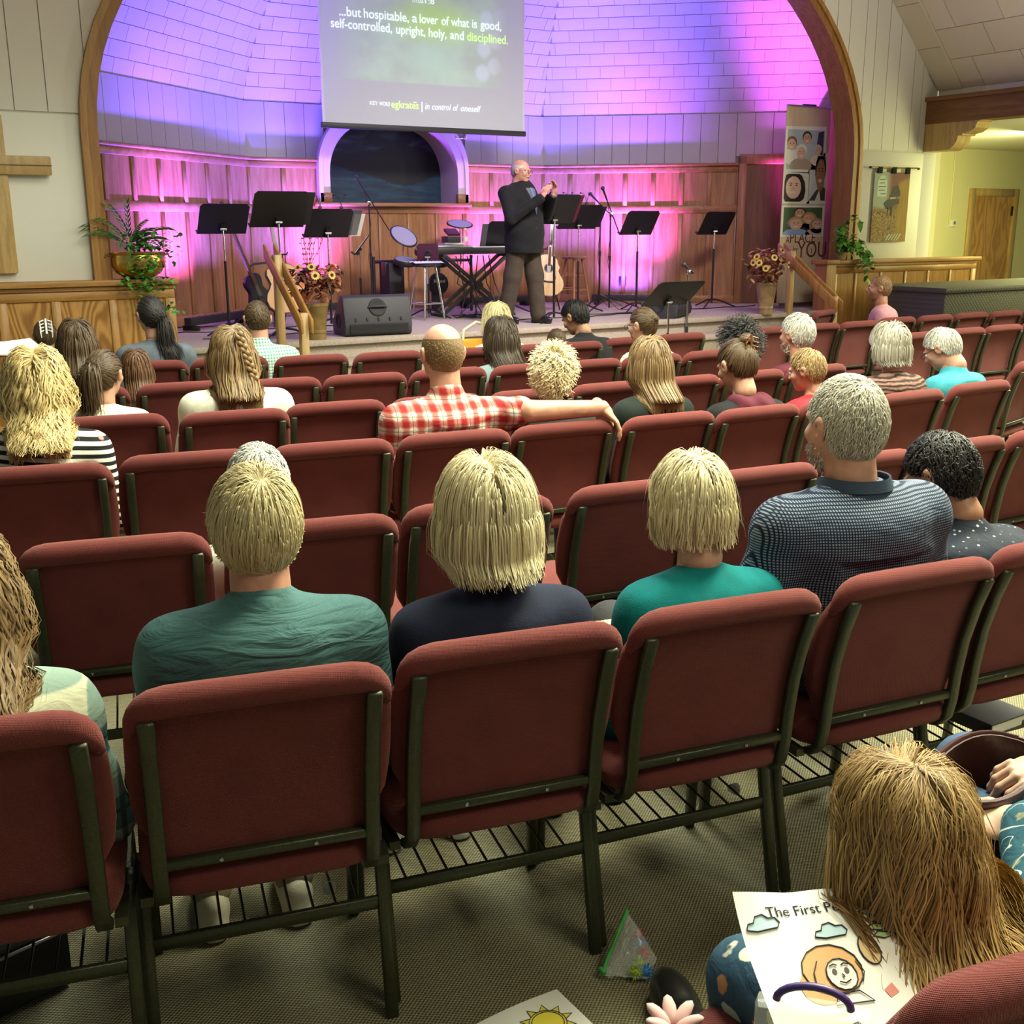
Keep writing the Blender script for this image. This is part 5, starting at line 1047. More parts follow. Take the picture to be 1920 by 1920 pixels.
# ---- monitor wedges
def wedge(label, loc, rz, s=1.0):
    t = thing('stage_monitor', label, 'loudspeaker', loc, rz, 'stage monitors'); W2 = .31*s
    prof = [(-.19, .02), (-.20, .10), (-.13, .335), (-.09, .355), (-.04, .35), (.20, .12), (.20, .03), (.16, 0), (-.15, 0)]
    G().prism([(a*s, b*s) for a, b in prof], lambda a, b, d: V3((d, a, b)), -W2, W2).obj('cabinet', 'speaker_grey', t, bevel=.016*s, smooth=40)
    G().prism([(-.205*s, .03*s), (-.212*s, .10*s), (-.20*s, .11*s), (-.19*s, .03*s)], lambda a, b, d: V3((d, a, b)), -W2*.86, W2*.86).obj('connector_panel', 'black_matte', t)
    u = V3((0, .0700, .235)).normalized(); n = V3((0, -.958, .285)); c = V3((0, -.165, .22))*s
    h = G().lathe([(.001, .002), (.055*s, .004), (.075*s, .010), (.080*s, .006), (.082*s, -.004)], c+u*.03, 20, Matrix((V3((1, 0, 0)), u, n)).transposed()); h.obj('handle_recess', 'black_matte', t, smooth=60)
    G().tube([c+V3((-.085*s, 0, 0))+u*.03, c+n*.02+V3((-.06*s, 0, 0))+u*.035, c+n*.02+V3((.06*s, 0, 0))+u*.035, c+V3((.085*s, 0, 0))+u*.03], .011*s, 8).obj('handle', 'speaker_grey', t, smooth=60)
    for k in range(5): G().box(c-u*.075*s+V3(((k-2)*.105*s, -.005, 0)), (.014*s, .012, .03*s), Matrix.Rotation(-.28, 3, 'X')).obj('fin', 'black_matte', t)
    for sx in (-1, 1): G().lathe([(.001, 0), (.055*s, .001), (.06*s, .006), (.062*s, 0)], (sx*(W2+.001), 0, .13*s), 16, Matrix.Rotation(sx*PI/2, 3, 'Y')).obj('port', 'black_matte', t, smooth=50)
    return t
wedge('large dark grey monitor wedge at the front edge of the stage', (4.52, 9.80, ZS), -.12, 1.06); wedge('dark grey monitor wedge at stage right behind the low stand', (8.15, 9.85, ZS), .62, 1.05)
# ---- LED bars at the foot of the panelling, with their light
def led_bar(label, p0, p1, cols, zl=.10):
    p0, p1 = V3(p0), V3(p1); t = thing('light_bar', label, 'stage light', (p0+p1)/2, math.atan2((p1-p0).y, (p1-p0).x), 'LED light bars'); L = (p1-p0).length
    G().b2((-L/2, -.04, .05), (L/2, .04, .13)).obj('housing', 'black_plastic', t, bevel=.008)
    for s in (-1, 1): G().b2((s*(L/2-.06)-.02, -.09, 0), (s*(L/2-.06)+.02, .09, .05)).obj('foot', 'black_matte', t, bevel=.005, seg=1)
    for k in range(9): G().lathe([(.018, 0), (.022, .003), (.012, .006)], ((k-4)*L/9.6, .0, .13), 10).obj('lens', 'lens', t)
    return t
led_bar('black LED bar along the left wing of the panelling', fr(1)(1.4, ZS, .42), fr(1)(2.5, ZS, .42), None); led_bar('black LED bar along the right wing of the panelling', fr(3)(.7, ZS, .42), fr(3)(1.75, ZS, .42), None); led_bar('black LED bar under the painted lake behind the drums', fr(2)(2.5, ZS, .42), fr(2)(3.5, ZS, .42), None); led_bar('black LED bar below the panels left of the painted lake', fr(2)(.1, ZS, .42), fr(2)(1.0, ZS, .42), None)
# ---- guitars
def guitar(label, loc, rot, body, side, cutaway=False, elec=False, neck=.62):
    t = thing('guitar', label, 'guitar', loc, rot=rot, group='guitars'); n = 36; half = [(0, 0), (.06, .004), (.13, .03), (.185, .085), (.20, .15), (.185, .21), (.145, .265), (.122, .31), (.135, .36), (.150, .405), (.138, .455), (.09, .49), (.04, .50), (0, .50)]
    out = half+[(-x, z) for x, z in reversed(half[1:-1])]
    if cutaway: out = [(x, z) if not (x > .02 and z > .38) else (x*.72, .385+(z-.385)*.85) for x, z in out]
    if elec: out = [(x*.82, z*.85) for x, z in out]
    dp = .02 if elec else .05; out = out[::-1]
    G().prism(out, lambda a, b, d: V3((a, d, b)), -dp, dp).obj('body_sides', side, t, smooth=40)
    top = G().prism([(a*.97, .008+b*.97) for a, b in out], lambda a, b, d: V3((a, d, b)), -dp-.004, -dp+.001).obj('soundboard', body, t)
    zt = .425 if elec else .50; y = -dp-.012
    nk = G().prism([(-.021, zt*.72), (.021, zt*.72), (.017, zt+neck*.62), (-.017, zt+neck*.62)], lambda a, b, d: V3((a, d, b)), y-.006, y+.016).obj('neck', 'oak_dark', t, bevel=.004, seg=1)
    G().prism([(-.018, zt+neck*.62), (.018, zt+neck*.62), (.034, zt+neck*.68), (.030, zt+neck*.90), (-.030, zt+neck*.90), (-.034, zt+neck*.68)], lambda a, b, d: V3((a, d, b)), y-.004, y+.010).obj('headstock', 'oak_dark', t)
    for k in range(3):
        for s in (-1, 1): G().cyl((s*.032, y, zt+neck*(.70+.07*k)), (s*.052, y, zt+neck*(.70+.07*k)), .006, .008, 6).obj('tuning_peg', 'chrome', t)
    if not elec:
        G().lathe([(.050, -.0), (.050, .002), (.058, .002), (.058, 0)], (0, -dp-.0045, .335), 24, Matrix.Rotation(PI/2, 3, 'X'), cap=False).obj('rosette', 'oak_dark', top); G().lathe([(.001, 0), (.049, .001)], (0, -dp-.0055, .335), 24, Matrix.Rotation(PI/2, 3, 'X')).obj('soundhole', 'black_matte', top)
        G().prism([(.055, .30), (.098, .235), (.088, .20), (.052, .25)], lambda a, b, d: V3((a, d, b)), -dp-.007, -dp-.004).obj('pickguard', 'oak_dark', top)
    G().box((0, -dp-.008, .175), (.15 if not elec else .07, .012, .022)).obj('bridge', 'black_plastic', t, bevel=.003, seg=1)
    for k in range(6): G().cyl(((k-2.5)*.0085, -dp-.014, .18), ((k-2.5)*.0055, y-.008, zt+neck*.66), .0009, n=4).obj('string', 'steel', t)
    return t
wood('spruce', (.52, .30, .085), (.64, .40, .135), 'z', rough=.25, rnd=0); pm('mahogany_gloss', (.09, .025, .012), .25); pm('bass_purple', (.020, .010, .050), .2); pm('spruce_pale', (.66, .40, .17), .3)
def guitar_stand(label, loc, rz):
    t = thing('guitar_stand', label, 'guitar stand', loc, rz, 'guitar stands')
    for s in (-1, 1): G().tube([(s*.02, .08, .30), (s*.15, -.02, .14), (s*.17, -.10, .012)], .009, 6).obj('leg', 'stand_black', t, smooth=60); G().tube([(s*.10, .03, .17), (s*.10, -.10, .15), (s*.10, -.13, .19)], .008, 6).obj('cradle_arm', 'stand_black', t, smooth=60)
    G().tube([(0, .08, .30), (0, .22, .012)], .009, 6).obj('leg', 'stand_black', t, smooth=60); G().tube([(0, .08, .30), (0, .17, .72)], .009, 6).obj('upright', 'stand_black', t, smooth=60); G().tube([(-.05, .13, .74), (-.05, .17, .72), (.05, .17, .72), (.05, .13, .74)], .008, 6).obj('yoke', 'stand_black', t, smooth=60)
gx = ony(1024, 545, 11.35); guitar('natural spruce cutaway acoustic guitar to the right of the standing speaker', (gx.x, gx.y, ZS+.165), (-.22, .10, -.45), 'spruce', 'mahogany_gloss', True); guitar_stand('black stand carrying the natural acoustic guitar', (gx.x+.02, gx.y+.06, ZS), -.45)
gx = ony(545, 588, 10.95); guitar('acoustic guitar half hidden behind the left handrail and flowers', (gx.x-.02, gx.y, ZS+.14), (-.20, -.12, -.15), 'spruce_pale', 'mahogany_gloss'); guitar_stand('black stand under the half-hidden acoustic guitar', (gx.x, gx.y+.06, ZS), -.15)
gx = ony(498, 590, 11.4); guitar('dark purple electric bass leaning left on a tall bent stand', (gx.x, gx.y, ZS+.12), (-.15, -.34, .5), 'bass_purple', 'bass_purple', False, True, .86)
t = thing('guitar_stand', 'tall black bent-pipe stand behind the purple bass', 'guitar stand', (gx.x-.10, gx.y+.10, ZS), .3, 'guitar stands'); G().tube([(0, 0, .0), (-.02, 0, .55), (-.0, 0, .60), (.06, 0, .62), (.20, -.02, .63)], .012, 8).obj('upright', 'stand_black', t, smooth=60)
for a in (30, 150, 270): G().tube([(0, 0, .12), (.22*math.cos(math.radians(a)), .22*math.sin(math.radians(a)), .012)], .010, 6).obj('leg', 'stand_black', t, smooth=60)
# ---- stools
def stool(label, xy, h, mat, seat_r, spread, metal=False, rz=0.2):
    t = thing('stool', label, 'stool', (xy[0], xy[1], ZS), rz); G().lathe([(seat_r*.86, h-.035), (seat_r, h-.025), (seat_r, h-.008), (seat_r*.92, h)], n=24).obj('seat', mat if not metal else 'black_plastic', t, smooth=50)
    for k in range(4):
        a = PI/4+k*PI/2; c, s = math.cos(a), math.sin(a); G().cyl((c*seat_r*.62, s*seat_r*.62, h-.03), (c*spread, s*spread, 0), .014, .012, 8).obj('leg', mat, t, smooth=60)
    for z in ((.2, .38) if not metal else (.17,)):
        for k in range(4):
            r = (spread+(seat_r*.62-spread)*z/h); a, b = PI/4+k*PI/2, PI/4+(k+1)*PI/2; zz_ = z+(.03 if k % 2 and not metal else 0); G().cyl((r*math.cos(a), r*math.sin(a), zz_), (r*math.cos(b), r*math.sin(b), zz_), .009, n=6).obj('rung', mat, t, smooth=60)
    return t
stool('round wooden bar stool beside the natural guitar', (8.28, 11.85), .62, 'oak_stage', .16, .21); ms = stool('chrome-legged stool draped with a white cloth before the drum kit', (5.78, 11.10), .60, 'chrome', .17, .20, True)
cl_ = thing('folded_cloth', 'crumpled white cloth lying on the chrome-legged stool', 'cloth', (5.78, 11.10, ZS+.60)); g = G(); nx, ny = 14, 10
vv = [(-.19+.36*i/nx, -.13+.26*j/ny, .006+.022*abs(math.sin(i*1.3+j*.7))*math.sin(PI*j/ny)) for j in range(ny+1) for i in range(nx+1)]; g.add(vv, [(j*(nx+1)+i, j*(nx+1)+i+1, (j+1)*(nx+1)+i+1, (j+1)*(nx+1)+i) for j in range(ny) for i in range(nx)]); g.obj('cloth', 'white_paper', cl_, smooth=180)
# ---- electronic drum kit
t = thing('drum_kit', 'black electronic drum kit with mesh pads and cymbals behind the stool', 'drum kit', (6.15, 11.85, ZS)); rk = G()
for x in (-.62, -.18, .30, .66): rk.cyl((x, .05 if abs(x) > .4 else .2, 0), (x, .05 if abs(x) > .4 else .2, .66), .018, n=8)
rk.cyl((-.62, .05, .60), (-.18, .2, .60), .018, n=8).cyl((-.18, .2, .60), (.30, .2, .60), .018, n=8).cyl((.30, .2, .60), (.66, .05, .60), .018, n=8); rk.obj('rack', 'black_plastic', t, smooth=60)
pm('mesh_head', (.25, .25, .30), .6); pm('rubber_grey', (.33, .32, .40), .5)
def pad(c, r, h, tilt, nm, face='mesh_head', rim='black_plastic', tz=0):
    Mx = Matrix.Rotation(tz, 3, 'Z')@Matrix.Rotation(tilt, 3, 'X'); o = G().lathe([(r*.9, -h), (r, -h*.6), (r, 0), (r*.96, .008), (r*.90, .004)], c, 26, Mx).obj(nm, rim, t, smooth=40); G().lathe([(.001, .005), (r*.88, .005), (r*.9, .001)], V3(c)+Mx@V3((0, 0, .004)), 26, Mx).obj('pad_face', face, o); return o
def rel(px, Y): return ony(*px, Y)-V3((6.15, 11.85, ZS))
c1, c2 = rel((757, 443), 11.6), rel((862, 420), 12.1)
pad(c1, .17, .012, .75, 'cymbal_pad', 'rubber_grey', tz=.2); pad(c2, .16, .012, .30, 'cymbal_pad', 'rubber_grey', tz=-.2); G().cyl(c1, (c1.x-.02, c1.y+.03, .55), .009, n=8).obj('cymbal_arm', 'chrome', t, smooth=60); G().cyl(c2, (c2.x+.01, c2.y, .55), .009, n=8).obj('cymbal_arm', 'chrome', t, smooth=60)
for px, Y, r in (((760, 487), 11.5, .13), ((795, 470), 11.7, .11), ((822, 488), 11.6, .12)): pad(rel(px, Y), r, .055, .25, 'drum_pad', 'mesh_head')
k0 = rel((823, 532), 12.0); pad(k0, .13, .06, PI/2*.98, 'kick_pad', 'black_matte'); G().box(k0+V3((0, .05, -.18)), (.14, .05, .26)).obj('kick_stand', 'black_plastic', t, bevel=.006)
lm = link('lettering', textmesh('Roland', .055, 'white_plastic', extr=.0006), t); lm.matrix_local = T(k0+V3((0, -.018, .03)))@Matrix.Rotation(PI/2, 4, 'X')
G().box(rel((733, 535), 11.7), (.16, .26, .50)).obj('throne_back', 'black_matte', t, bevel=.02); G().box(rel((722, 505), 11.7), (.05, .12, .16)).obj('module', 'black_plastic', t, bevel=.008)
for px in ((767, 530), (775, 520)): a = rel(px, 11.3); G().cyl(a, (a.x, a.y, .0), .010, n=6).obj('hardware_leg', 'chrome', t, smooth=60)
# ---- keyboard on its X stand, with things on it
kb = ony(886, 470, 11.25); t = thing('keyboard', 'black stage keyboard on a crossed stand', 'keyboard', (kb.x, kb.y, kb.z), -.12)
G().b2((-.58, -.14, -.035), (.58, .16, .035)).obj('case', 'black_plastic', t, bevel=.01); G().b2((-.50, .03, .035), (.50, .15, .043)).obj('keys', 'white_plastic', t); G().b2((-.56, -.13, .035), (-.05, .0, .06)).obj('control_panel', 'steel', t, bevel=.006)
t = thing('keyboard_stand', 'green-black crossed keyboard stand with braces', 'keyboard stand', (kb.x, kb.y, ZS), -.12); hk = kb.z-.035-ZS
pm('stand_green', (.020, .034, .024), .45)
for y in (-.11, .13):
    for s in (-1, 1): G().bar((s*.40, y, hk), (-s*.42, y, .02), .03, .055, (0, 1, 0)).obj('cross_leg', 'stand_green', t)
for s in (-1, 1): G().b2((s*.42-.025, -.20, 0), (s*.42+.025, .22, .03)).obj('foot_bar', 'stand_green', t, bevel=.006); G().b2((s*.40-.02, -.17, hk-.03), (s*.40+.02, .19, hk)).obj('support_bar', 'stand_green', t, bevel=.006)
G().lathe([(.05, -.03), (.055, 0), (.05, .03)], (0, -.15, hk*.5), 14, Matrix.Rotation(PI/2, 3, 'X')).obj('clutch', 'black_plastic', t, smooth=50)
b = ony(874, 466, 11.25); t = thing('water_bottle', 'clear plastic water bottle standing on the keyboard', 'bottle', (b.x, kb.y+.02, kb.z+.043)); G().lathe([(.030, 0), (.032, .02), (.030, .08), (.032, .13), (.028, .155), (.012, .175), (.012, .19)], n=14).obj('bottle', 'lens', t, smooth=60); G().cyl((0, 0, .188), (0, 0, .205), .014, n=10).obj('cap', 'white_plastic', t); G().lathe([(.0315, .06), (.0325, .062), (.0325, .11), (.0315, .112)], n=14, cap=False).obj('paper_label', 'white_paper', t)
b = ony(848, 462, 11.3); t = thing('effects_module', 'stacked black and silver sound modules on the keyboard', 'sound module', (b.x-.03, kb.y+.02, kb.z+.06)); G().b2((-.12, -.08, 0), (.12, .09, .03)).obj('silver_unit', 'steel', t, bevel=.005); G().b2((-.08, -.07, .03), (.08, .08, .10)).obj('black_unit', 'black_plastic', t, bevel=.006); G().box((.01, .0, .145), (.15, .12, .03), Matrix.Rotation(.5, 3, 'X')).obj('tilted_unit', 'purple_board', t, bevel=.004)
# cables pooled under the keyboard
for k in range(7):
    rr_ = random.Random(k); x0, y0 = kb.x-.30+.07*k, kb.y-.10; pts = [(x0, y0-.05, kb.z-.05), (x0+rr_.uniform(-.1, .1), y0-.08, kb.z-.35), (x0+rr_.uniform(-.15, .15), y0-.12, ZS+.25), (x0+rr_.uniform(-.2, .2), y0-.2, ZS+.05)]
    for j in range(9): pts.append((x0+.16*math.cos(j*1.1+k)+rr_.uniform(-.05, .05), y0-.25+.12*math.sin(j*1.1+k), ZS+.012+.02*abs(math.sin(j))))
    cb = G().tube(pts, .006, 5).obj('cable', 'wire_black', None, smooth=60); tag(cb, f'black cable hanging under the keyboard, {ORD[k]} from its left end', 'cable', 'cables under the keyboard')
for k, (xa, xb, y) in enumerate(((2.9, 5.2, 10.9), (3.0, 4.6, 10.2), (7.6, 10.2, 10.55), (6.0, 8.4, 10.35), (3.1, 4.3, 11.5))):
    rr_ = random.Random(40+k); pts = [(xa+(xb-xa)*j/14, y+rr_.uniform(-.09, .09), ZS+.008) for j in range(15)]
    cb = G().tube(pts, .006, 5).obj('cable', 'wire_black', None, smooth=60); tag(cb, ['black cable along the left of the stage, behind the pot', 'black cable nearest the stage edge at left', 'black cable running to the right monitor', 'black cable crossing the stage centre', 'tangled black cable by the left light bar'][k], 'cable')
t = thing('waste_bin', 'small white bin behind the standing speaker', 'bin', (*onz(952, 578, ZS)[:2], ZS)); G().lathe([(.06, 0), (.085, .20), (.088, .20), (.082, .195), (.058, .01)], n=16).obj('bucket', 'white_plastic', t, smooth=50)
ot = ony(1181, 530, 11.4); o = fr(3); t = thing('wall_outlet', 'dark outlet plate low on the right panelling', 'outlet'); g = G().prism([(1.02, .86), (1.12, .86), (1.12, 1.0), (1.02, 1.0)], o, .008, .016); g.obj('plate', 'bass_purple', t)
# ---- projection screen with its slide
YS = 11.9; bl, br = ony(607, 229, YS), ony(981, 246, YS); x0, x1, zb = bl.x, br.x, (bl.z+br.z)/2; ztop = 4.30
scr = thing('projection_screen', 'large pull-down projection screen with a pale green slide', 'screen', ((x0+x1)/2, YS, zb)); wS = x1-x0; hS = ztop-zb
q = emis('slide', (.5, .55, .5), .20, (.55, .57, .56)); x, y, z = q.sep(q.obj())
u_ = q.math('DIVIDE', x, wS); zf = q.math('SUBTRACT', z, .0)
def blob(cx, cz, rx, rz_): return q.math('SUBTRACT', 1.0, q.smooth(q.math('SQRT', q.math('ADD', q.math('POWER', q.math('DIVIDE', q.math('SUBTRACT', x, cx), rx), 2.0), q.math('POWER', q.math('DIVIDE', q.math('SUBTRACT', z, cz), rz_), 2.0))), .15, 1.0))
c = q.mix(0.0, (.46, .48, .50), (0, 0, 0)); pic = q.math('MULTIPLY', q.math('MULTIPLY', q.smooth(x, -1.15, -.75), q.math('SUBTRACT', 1.0, q.smooth(x, .75, 1.1))), q.math('MULTIPLY', q.smooth(z, .44, .47), q.math('SUBTRACT', 1.0, q.smooth(z, 1.66, 1.72))))
pc = q.mix(q.smooth(q.noise(q.map(q.obj(), (1, 1, 1.4)), 1.6, 3), .35, .7), (.44, .52, .46), (.50, .66, .54)); pc = q.mix(q.math('MULTIPLY', blob(.1, 1.12, .75, .34), .75), pc, (.52, .80, .22)); pc = q.mix(q.math('MULTIPLY', blob(.05, .72, .5, .3), .6), pc, (.50, .76, .60))
for cx, cz in ((.78, 1.20), (.90, .98), (.74, .88), (.88, .70), (.72, .62), (.98, 1.25)): pc = q.mix(q.math('MULTIPLY', q.math('SUBTRACT', 1.0, q.smooth(q.math('SQRT', q.math('ADD', q.math('POWER', q.math('SUBTRACT', x, cx), 2.0), q.math('POWER', q.math('SUBTRACT', z, cz), 2.0))), .06, .12)), .6), pc, (.62, .72, .80))
c = q.mix(pic, c, pc); q.set(Emission_Color=c, Base_Color=c)
G().b2((-wS/2, -.006, 0), (wS/2, .006, hS)).obj('screen_fabric', 'slide', scr); G().b2((-wS/2-.03, -.02, -.06), (wS/2+.03, .02, 0)).obj('bottom_bar', 'black_plastic', scr, bevel=.01); G().tube([(-.06+.42, 0, -.06), (-.07+.42, 0, -.11), (.07+.42, 0, -.11), (.06+.42, 0, -.06)], .008, 6).obj('pull_handle', 'chrome', scr, smooth=60)
for s in (-1, 1): G().b2((s*wS/2-.012, -.008, 0), (s*wS/2+.012, .008, hS)).obj('border', 'white_plastic', scr)
emis('slide_white', (.82, .93, 1.0), .42); emis('slide_lime', (.62, .95, .30), .42)
def word(body, xa, xb, yc, size, mat, shear=0.0, bold=0.0):          # xa..xb, yc: extent read off the photograph
    pa, pb_ = ony(xa, yc, YS), ony(xb, yc, YS); me = textmesh(body, size, mat, 'LEFT', shear=shear, bold=bold); xs_ = [v.co.x for v in me.vertices]; k = (pb_.x-pa.x)/(max(xs_)-min(xs_)); o = link('lettering', me, scr)
    o.matrix_local = T((pa.x-scr.location.x, -.010, pa.z-zb))@Matrix.Rotation(PI/2, 4, 'X')@Matrix.Diagonal((k, 1, 1, 1))@T((-min(xs_), 0, 0))
WL, LM = 'slide_white', 'slide_lime'; zx = lambda v: 560+v/4
for body, a, b in (('...but', 300, 465), ('hospitable,', 485, 822), ('a', 848, 885), ('lover', 905, 1043), ('of', 1068, 1125), ('what', 1140, 1275), ('is', 1298, 1335), ('good,', 1360, 1515)): word(body, zx(a), zx(b), 21+(a-300)*.0241, .135, WL, bold=.0008)
for body, a, b, m in (('self-controlled,', 238, 695, WL), ('upright,', 728, 945, WL), ('holy,', 973, 1105, WL), ('and', 1133, 1235, WL), ('disciplined.', 1260, 1565, LM)): word(body, zx(a), zx(b), 43+(a-238)*.0255, .135, m, bold=.0008)
for body, a, b, m, sz, sh_ in (('KEY', 530, 590, WL, .06, 0), ('WORD', 602, 682, WL, .06, 0), ('egkrates', 692, 897, LM, .11, 0), ('|', 918, 925, WL, .12, 0), ('in', 945, 978, WL, .10, .25), ('control', 998, 1140, WL, .10, .25), ('of', 1155, 1195, WL, .10, .25), ('oneself', 1212, 1365, WL, .10, .25)): word(body, zx(a), zx(b), 193.5+(a-530)*.0145, sz, m, shear=sh_, bold=.001 if m == LM else 0)
mc = ony(777.5, 192.3, YS); G().b2((mc.x-scr.location.x-.022, -.011, mc.z-zb-.004), (mc.x-scr.location.x+.022, -.009, mc.z-zb+.006)).obj('lettering', 'slide_lime', scr)
word('TITUS', 771, 792.5, -.5, .09, WL); word('1:8', 796, 813.7, 1.5, .09, WL)
# ---- coloured light of the LED bars
def wash(name, loc, tgt, L, power, col, spread, w=.06):
    return area(name, loc, tgt, L, w, power, col, spread)
def bar_light(name, i, s, power, col, z_aim, d=.42, d_aim=.0, L=.9, spread=80):
    f = fr(i); a, b = f(s, ZS+.15, d), f(s, z_aim, d_aim); u = seg(i)[1]; o = area(name, a, b, L, .06, power, col, spread)
    z = (a-b).normalized(); x = (u-z*u.dot(z)).normalized(); y = z.cross(x); o.matrix_world = frame_mat(a, x, y, z); return o
bar_light('bar_left_blue', 1, 2.0, 105, BLUE, 3.9, .45, .20, 1.3, 85)
bar_light('bar_left_pink', 1, 1.75, 19, PINK, 1.6, .42, .0, .7, 52)
bar_light('bar_back_left_blue', 2, .45, 80, BLUE, 3.9, .45, .20, .8, 80)
bar_light('bar_back_left_pink', 2, .75, 13, PINK, 1.6, .42, .0, .4, 60)
bar_light('bar_back_right_violet', 2, 3.0, 15, PINK, 1.6, .42, .0, .6, 60)
bar_light('bar_back_right_blue', 2, 3.4, 40, BLUE, 3.8, .42, .15, .8, 75)
bar_light('bar_right_blue', 3, .60, 85, (.15, .085, 1.0), 3.9, .45, .20, 1.1, 75)
bar_light('bar_right_pink', 3, 1.30, 21, (.62, .10, 1.0), 1.8, .42, .0, .6, 52)
bar_light('bar_right_violet', 3, 1.15, 9, VIO, 1.2, .42, .0, .5, 90)
bar_light('bar_arch_magenta', 3, 3.2, 19, (.72, .10, 1.0), 4.2, .30, .40, .3, 36)
# ---- handrails of the stage steps
def handrail(label, x, ytop, ztop, ybot, zbot):
    t = thing('handrail', label, 'handrail', (x, ytop, 0), 0, 'stage handrails'); dy = ybot-ytop
    for s in (-1, 1): G().prism([(.10, ztop+.11), (dy, zbot+.05), (dy, zbot-.07), (.10, ztop-.01)], lambda a, b, d: V3((d, a, b)), s*.045-.012, s*.045+.012).obj('rail_board', 'oak', t, bevel=.004, seg=1)
    G().b2((-.033, -.11, ZS-.17), (.033, -.04, ztop+.02)).obj('post', 'oak_pale', t, bevel=.004, seg=1); G().b2((-.033, dy+.05, 0), (.033, dy+.12, zbot+.10)).obj('post', 'oak_pale', t, bevel=.004, seg=1)
    return t
handrail('oak handrail at the left stage steps, seen end on', 3.47, 9.5, 1.40, 8.80, .86); handrail('oak handrail sloping down the right stage steps', 9.68, 9.56, 1.34, 8.72, .78)
# ---- leaves and flowers
def leaf_cards(g, rng, centres, size, droop=.5, n_each=1, width=.5, up=None):
    for c in centres:
        for _ in range(n_each):
            d = V3((rng.gauss(0, 1), rng.gauss(0, 1), rng.gauss(.1, .6) if up is None else up)).normalized(); L = size*rng.uniform(.7, 1.25); s = d.cross(V3((0, 0, 1))); s = (s.normalized() if s.length > .05 else V3((1, 0, 0)))*L*width/2; k = V3((0, 0, -droop*L))
            c = V3(c); g.add([c, c+d*L*.35+s+k*.05, c+d*L*.72+s*.7+k*.3, c+d*L+k*.7, c+d*L*.72-s*.7+k*.3, c+d*L*.35-s+k*.05, c+d*L*.5+V3((0, 0, .06*L))+k*.12], [(0, 1, 6), (1, 2, 6), (2, 3, 6), (3, 4, 6), (4, 5, 6), (5, 0, 6)])
def leafmat(name, c1, c2):
    q = M(name); q.set(Base_Color=q.mix(q.smooth(q.noise(q.obj(), 25, 3), .35, .65), c1, c2), Roughness=.5); MAT[name] = q.m
leafmat('leaf_green', (.035, .15, .020), (.10, .34, .045)); leafmat('leaf_palm', (.06, .14, .04), (.16, .26, .07)); leafmat('leaf_pothos', (.03, .15, .012), (.12, .36, .03)); leafmat('leaf_rust', (.22, .050, .015), (.42, .13, .045)); leafmat('leaf_tan', (.30, .16, .055), (.50, .30, .13)); leafmat('leaf_plum', (.07, .022, .018), (.16, .05, .03)); leafmat('petal_yellow', (.56, .36, .05), (.70, .52, .14)); leafmat('petal_orange', (.48, .12, .05), (.58, .22, .10))
pm('pot_olive', (.20, .13, .035), .5, var=.2); pm('pot_tan', (.32, .22, .10), .5, var=.2); pm('seed_brown', (.05, .022, .010), .8)
def sunflower(t, c, r, d, nm='sunflower', pet='petal_yellow'):
    c, d = V3(c), V3(d).normalized(); x = d.orthogonal().normalized(); y = d.cross(x); g = G(); n = 13
    for k in range(n):
        a = 2*PI*k/n; e = x*math.cos(a)+y*math.sin(a); s = d.cross(e)*r*.22; g.add([c+e*r*.25, c+e*r*.7+s+d*r*.06, c+e*r+d*r*.02, c+e*r*.7-s+d*r*.06], [(0, 1, 2, 3)])
    o = g.obj(nm, pet, t); G().ell(c+d*r*.08, (r*.36,)*3, 8, 6).obj('flower_centre', 'seed_brown', o, smooth=80)
def bouquet(label, loc, potmat, R, seed, flowers, mats, pot_r=(.085, .12), ph=.33, ctr=(0, 0, .52), sprigs=True):
    rg_ = random.Random(seed); t = thing('flower_arrangement', label, 'flowers', loc); G().lathe([(pot_r[0], 0), (pot_r[0]*1.02, .06), (pot_r[0]*1.08, .065), (pot_r[0]*1.08, .085), (pot_r[0]*1.03, .09), (pot_r[1]*.96, ph-.03), (pot_r[1], ph-.025), (pot_r[1], ph), (pot_r[1]*.9, ph-.002)], n=22).obj('pot', potmat, t, smooth=40)
    for m, n, sz in mats:
        g = G(); cs = []
        while len(cs) < n:
            p = V3((rg_.uniform(-1, 1), rg_.uniform(-1, 1), rg_.uniform(-1, 1)))
            if p.length < 1: cs.append(V3(ctr)+V3((p.x*R[0], p.y*R[1], p.z*R[2])))
        leaf_cards(g, rg_, cs, sz, .4); o = g.obj('foliage', m, t); o['kind'] = 'stuff'
    for k in range(flowers):
        a = rg_.uniform(-PI, PI); e = rg_.uniform(-.1, .9); d = V3((math.cos(a)*math.cos(e), -abs(math.sin(a))*math.cos(e)-.2, math.sin(e))); sunflower(t, V3(ctr)+V3((d.x*R[0]*1.05, d.y*R[1]*1.1, d.z*R[2]*1.05)), .042, d)
    if sprigs:
        g = G(); bs_ = G()
        for k in range(9):
            a = rg_.uniform(0, 6.28); p = V3(ctr)+V3((-.05, 0, .06)); pts = [p]
            for j in range(7): p = p+V3((math.cos(a)*.015+rg_.uniform(-.02, .02), math.sin(a)*.01, .045)); pts.append(p); bs_.ell(p+V3((rg_.uniform(-.012, .012), 0, 0)), (.008,)*3, 6, 4)
            g.tube(pts, .0022, 4)
        g.obj('sprigs', 'leaf_plum', t, kind='stuff'); bs_.obj('berries', 'leaf_rust', t, kind='stuff')
    return t
